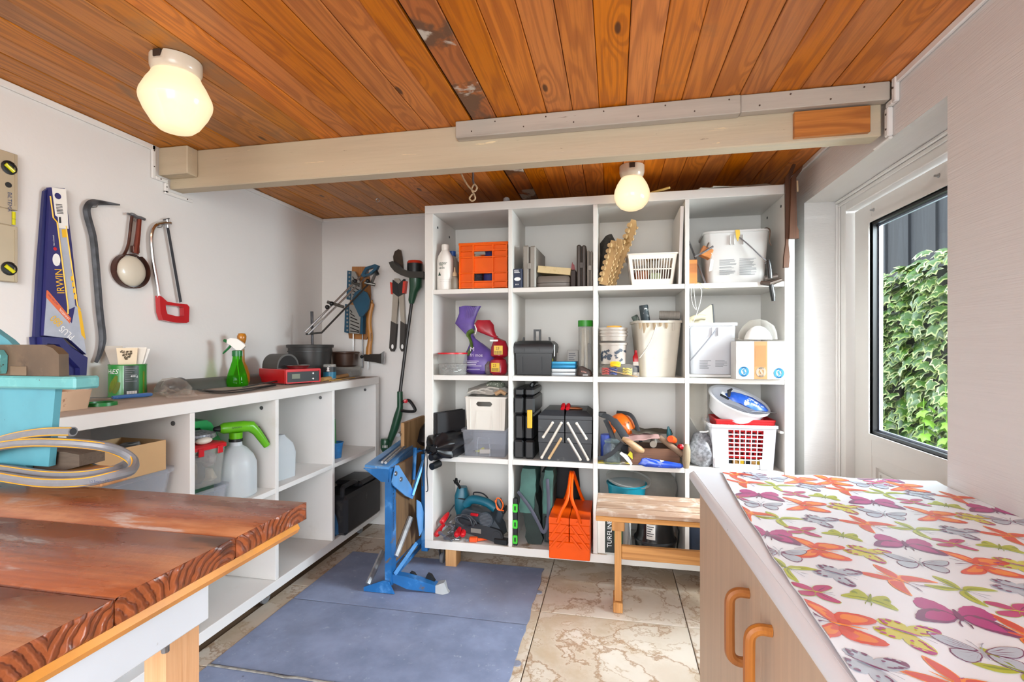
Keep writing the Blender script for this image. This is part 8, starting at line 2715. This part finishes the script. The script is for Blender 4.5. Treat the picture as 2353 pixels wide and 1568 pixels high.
plateX([(957, 1152), (966, 1158), (973, 1182), (970, 1222), (963, 1235), (957, 1190)], -1.022, .004, 'side_shield', lblu)
m = MB()
m.tube([onZ(915, 1003, .70), onZ(945, 983, .70)], .012, 8).tube([onZ(925, 1004, .69), onZ(948, 990, .69)], .008, 8)
m.build('vise_screws', DULLSTEEL(), wm)
o = thing('black_cover', 'black fabric cover draped on the back of the folded blue workbench', 'cover', (-1.095, 2.88, .616))
blob(MB(), [(.06, .10, 0), (.07, .12, .03), (.05, .10, .10), (.02, .05, .15)], 20, .018, 20, 140).build('cover', bb, o)

# ================================================================== CORNER WALL TOOLS
def wb3(pxs, Y, t_, m):
 q = [onY(*p, Y) for p in pxs]
 return m.prism([(p.x, p.z) for p in q], Y, Y + t_, 'y')
YW = YB - .001
# string trimmer
gt = mat('dark_green_trimmer', '#1C4630', .35, var=.06, coat=.2)
tr_ = thing('string_trimmer', 'dark green string trimmer standing head-up in the corner beside the tall shelf', 'trimmer', (0, 0, 0))
def body(rows, Y, nm, mm, d=.04):
 """rounded body from rows of (left px, right px, y px)"""
 rings = []
 for a, b, y_ in rows:
  p, q = onY(a, y_, Y), onY(b, y_, Y)
  c, r = (p + q) / 2, (q.x - p.x) / 2
  rings.append([(c.x + r * math.cos(2 * PI * i / 16), Y + min(d, max(r, .012)) * math.sin(2 * PI * i / 16), c.z) for i in range(16)])
 return MB().loft(rings).build(nm, mm, tr_)
body([(941, 970, 636), (942, 969, 660), (941, 960, 672), (939, 954, 690), (941, 951, 698)], 3.02, 'motor_housing', gt, .05)
body([(937, 970, 606), (937, 970, 627)], 3.02, 'spool', BLACK(), .05)
body([(939, 968, 600), (937, 970, 603), (937, 970, 607)], 3.02, 'red_cap', mat('red_spool_cap', '#C03218', .4), .05)
pts = [(893, 604), (897, 612), (906, 622), (922, 631), (945, 636), (972, 637)]
lo = [(972, 628), (945, 627), (924, 620), (912, 611), (906, 604), (899, 600)]
wb3([(893, 603), (897, 613), (906, 624), (922, 633), (945, 639), (973, 638), (973, 624), (945, 624), (924, 619), (912, 612), (902, 600)], 2.97, .09, MB()).build('guard', mat('dark_guard', '#2E2B26', .5, var=.15), tr_)
MB().tube([onY(946, 696, 3.05), onY(932, 800, 3.03), onY(919, 905, 3.0)], .0105, 10).build('shaft', mat('black_tube', '#221F1E', .35, var=.1), tr_)
body([(913, 925, 900), (913, 926, 935), (906, 924, 955), (898, 916, 985), (890, 905, 1010), (885, 897, 1030)], 3.0, 'handle_body', gt)
body([(876, 894, 1008), (875, 897, 1014), (875, 895, 1030), (880, 890, 1040)], 2.98, 'end_cap', gt)
m = MB()
for k in range(4):
 p = onY(879.5 + 3.2 * k, 1027, 2.936)
 m.box((p.x - .0016, p.y, p.z - .008), (p.x + .0016, p.y + .004, p.z + .008))
m.build('vents', WINK(), tr_)
MB().tube(spline([onY(*p, 2.99) for p in ((924, 925), (938, 920), (948, 930), (954, 944), (940, 946), (922, 944))], 5), .010, 8).build('loop_handle', BLACK(), tr_)
MB().lathe([(0, 0), (.014, 0), (.012, .012), (0, .014)], onY(932, 922, 2.955), 12, axis=(.5, -1, 0)).build('red_knob', REDP(), tr_)
# loppers
lp = thing('loppers', 'silver and black loppers with red grips hanging on the back wall', 'loppers', (0, 0, 0))
lpa = mat('lopper_aluminium', '#A39B90', .35, .7, var=.06)
for s_, xs in ((0, ((903, 917), (897, 911), (894, 909))), (1, ((915, 928), (919, 931), (918, 930)))):
 wb3([(xs[0][0], 670), (xs[0][1] - 1, 676), (xs[1][1] - 1, 745), (xs[1][0] + 2, 740)], YW - .03, .02, MB()).build('arm', lpa, lp)
 wb3([(xs[1][0] + 1, 738), (xs[1][1], 745), (xs[2][1] - 2, 800), (xs[2][1] - 6, 808), (xs[2][0] + 4, 808), (xs[2][0], 800)], YW - .034, .026, MB()).build('grip', mat('dark_grip', '#35302C', .6), lp)
 wb3([(902, 643), (914, 652), (914, 682), (901, 672)] if s_ == 0 else [(914, 654), (928, 641), (926, 676), (915, 682)], YW - .036, .03, MB()).build('collar', BLACK(), lp)
 wb3([(896, 648), (901, 650), (902, 676), (898, 676)] if s_ == 0 else [(926, 647), (933, 646), (932, 650), (929, 674), (924, 674)], YW - .038, .034, MB()).build('red_stop', mat('red_stop', '#D0341E', .4), lp)
 p = onY((xs[2][0] + xs[2][1]) / 2 + .5, 797, YW - .0345)
 MB().lathe([(.8, 0), (1, 0), (1, .002), (.8, .002)], p, 14, axis=(0, -1, 0)).warp(lambda v, p=p: Vector((p.x + (v.x - p.x) * .008, v.y, p.z + (v.z - p.z) * .016))).build('hang_hole', WINK(), lp)
wb3([(906, 640), (916, 640), (922, 650), (914, 656), (906, 650)], YW - .03, .02, MB()).build('pivot', lpa, lp)
wb3([(905, 606), (903, 590), (907, 578), (915, 573), (921, 575), (924, 590), (927, 618), (918, 622), (912, 610)], YW - .028, .008, MB()).build('blade', mat('dark_blade', '#4A4038', .35, .7, var=.3), lp)
# wooden rack board with mitre saw
rk = thing('mitre_saw', 'mitre saw with teal handle and steel rods hung on a wooden board in the corner', 'saw', (0, 0, 0))
wb3([(809, 613), (842, 613), (848, 640), (852, 700), (848, 770), (840, 781), (802, 778), (800, 765)], YW - .02, .018, MB()).build('backboard', wood('rack_board', '#A9713C', '#7A4A22', 2, ring=.6, fine=.5, rough=.55, var=.03), rk)
mb_ = mat('mitre_grey', '#8E8C88', .4, .5, var=.1)
tl_ = mat('teal_saw', '#0E4660', .38, var=.1, vs=12)
for (a, b, y0, y1) in ((798, 827, 622, 690), (793, 826, 699, 766)):
 wb3([(a, y0), (a + 9, y0 + 1), (a + 8, y1), (a - 2, y1 - 2)], YW - .075, .05, MB()).build('fence', tl_, rk)
 f = wb3([(a + 9.5, y0 + 1), (b + 2 - 14, y0 + 2), (b + 2, y0 + 30), (b, y1 + 2), (a + 9, y1)], YW - .08, .02, MB()).build('slot_plate', mb_, rk)
 m = MB()
 for k in range(7):
  p, q = onY(a + 12, y0 + 14 + 8 * k, YW - .081), onY(min(b - 1, a + 16 + 6 * k), min(y1 - 2, y0 + 20 + 8.5 * k), YW - .081)
  m.tube([p, q], .003, 4)
 m.build('slots', BLACK(), f)
 m = MB()
 for k in range(7):
  p = onY(a + 3, y0 + 8 + 9 * k, YW - .077)
  m.box(p, p + Vector((.012, .003, .012)))
 m.build('teeth', mb_, rk)
wb3([(808, 690), (815, 672), (828, 665), (842, 672), (849, 690), (846, 710), (834, 727), (826, 728)], YW - .10, .015, MB()).build('turntable', tl_, rk)
wb3([(826, 700), (834, 728), (833, 768), (827, 768)], YW - .07, .04, MB()).build('column', tl_, rk)
MB().frame([(p.x, p.z) for p in [onY(x_, y_, 2.98) for x_, y_ in ((832, 632), (842, 615), (864, 608), (871, 611), (866, 622), (852, 632), (836, 638))]], [(p.x, p.z) for p in [onY(x_, y_, 2.98) for x_, y_ in ((840, 630), (846, 620), (859, 616), (862, 617), (858, 622), (849, 629), (842, 632))]], 2.965, 2.995, 'y').build('saw_handle', tl_, rk)
def rod(p, q, r, mm, nm='rod'):
 MB().tube([onY(*p), onY(*q)], r, 8).build(nm, mm, rk)
rod((832, 632, 2.98), (700, 764, 2.70), .006, STEEL())
rod((838, 640, 2.99), (708, 768, 2.71), .006, STEEL())
rod((850, 650, 3.02), (739, 765, 2.78), .006, mat('dark_saw_back', '#3E3C3A', .4, .5), 'saw_back')
rod((739, 765, 2.78), (703, 768, 2.70), .006, mat('dark_saw_back', '#3E3C3A'), 'saw_back')
for p, q in (((752, 694, 2.80), (790, 706, 2.88)), ((808, 648, 2.92), (826, 655, 2.96)), ((838, 650, 2.98), (862, 655, 3.0)), ((852, 655, 3.0), (863, 628, 2.99))):
 rod(p, q, .010, mat('dull_bracket', '#6A6864', .4, .7, var=.2), 'bracket')
for p in ((762, 698, 2.81), (816, 646, 2.93), (845, 646, 2.97), (752, 706, 2.79)):
 MB().ball(onY(*p), .014, n=10, m=6).build('knob', BLACK(), rk)
MB().tube([onY(863, 622, 2.98), onY(868, 632, 2.98)], .012, 8).build('black_grip', BLACK(), rk)
# axe and files
ax = thing('axe', 'small axe with honey-coloured handle hanging head-down on the back wall', 'axe', (0, 0, 0))
pts = [(854, 690), (854, 702), (850, 720), (848, 745), (851, 775), (848, 800), (847, 815)]
MB().tube(spline([onY(x_, y_, YW - .05) for x_, y_ in pts], 4), [.008] * 3 + [.019] * 17 + [.022] * 5, 10, sq=.85).build('handle', wood('axe_handle', '#CF9448', '#A06426', 2, ring=.5, fine=.4, rough=.45, var=.03), ax)
wb3([(836, 815), (846, 814), (872, 814), (876, 812), (876, 836), (862, 833), (837, 830)], YW - .066, .032, MB()).build('head', mat('dark_axe_head', '#37322E', .45, .6, var=.2), ax)
wb3([(876.2, 811), (881, 808), (883, 822), (881, 838), (876.2, 836)], YW - .058, .016, MB()).build('edge', STEEL(), ax)
text('lettering', 'Hultafors', .014, INK(), ax, onY(851, 765, YW - .071), WR(-90, 0))
MB().tube([onY(855, 660, YW - .04), onY(854, 690, YW - .045)], .003, 6).build('hang_wire', DULLSTEEL(), ax)
for k, (x_, y0, y1, mm, lab) in enumerate(((812, 768, 808, STEEL(), 'thin steel rod hanging below the wooden board, leftmost of three'), (833, 770, 846, DULLSTEEL(), 'longer steel rod with a dark knob hanging left of the axe handle'), (846, 832, 850, STEEL(), 'short steel rod end showing below the axe head'))):
 o = thing('steel_file', lab, 'file', onY(x_, y0, YW - .03), group='steel rods on the back wall')
 L = onY(x_, y0, YW - .03) - onY(x_, y1, YW - .03)
 MB().tube([(0, 0, .03), (0, 0, -L.z)], .0045, 6).build('rod', mm, o)
 if k == 1:
  MB().ball((-.004, 0, -L.z * .66), .013, n=10, m=6).build('knob', BLACK(), o)
# brown wooden tool at the right-hand end of the shelf
br_ = wood('brown_leather_wood', '#5C3820', '#382012', 2, ring=.6, fine=.4, rough=.5, var=.03)
o = thing('brown_wooden_clamp', 'pair of dark brown wooden arms hanging at the right end of the tall shelf', 'tool', (0, 0, 0))
wb3([(1823, 376), (1829, 378), (1822, 398), (1816, 410), (1812, 560), (1815, 590), (1813, 615), (1801, 615), (1802, 590), (1806, 560), (1805, 408), (1813, 396)], 2.535, .016, MB()).build('arm', br_, o)
wb3([(1845, 380), (1842, 392), (1830, 408), (1830, 440), (1832, 520), (1836, 530), (1836, 548), (1814, 548), (1815, 528), (1818, 440), (1819, 408), (1832, 392)], 2.515, .016, MB()).build('arm', br_, o)
wb3([(1830, 415), (1834, 415), (1835, 440), (1831, 440)], 2.52, .006, MB()).build('pale_tip', mat('pale_tip', '#C9AE8A', .5), o)
# hook and rope under the ceiling, screw eye
o = thing('ceiling_hook', 'steel hook with a pale knotted rope loop hanging from the ceiling planks', 'hook', (0, 0, 0))
Y_ = 2.30
MB().tube([onY(1087, 372, Y_), onY(1087, 415, Y_), onY(1090, 428, Y_)], .005, 8).build('hook', DULLSTEEL(), o)
MB().tube(spline([onY(*p, Y_ - .006) for p in ((1056, 390), (1066, 412), (1078, 430), (1090, 440), (1096, 432), (1090, 424), (1084, 436), (1090, 448), (1092, 457), (1085, 462), (1079, 456), (1086, 446))], 5), .0042, 6).build('rope', mat('pale_rope', '#B99E7C', .8, var=.2, vs=90), o)
o = thing('screw_eye', 'small steel ring screwed into the ceiling planks left of the tall shelf', 'screw eye', onZ(868, 455, ZC - .001))
MB().tube([(.011 * math.cos(2 * PI * i / 14), 0, -.014 + .011 * math.sin(2 * PI * i / 14)) for i in range(14)], .0022, 6, closed=True).build('ring', STEEL(), o)
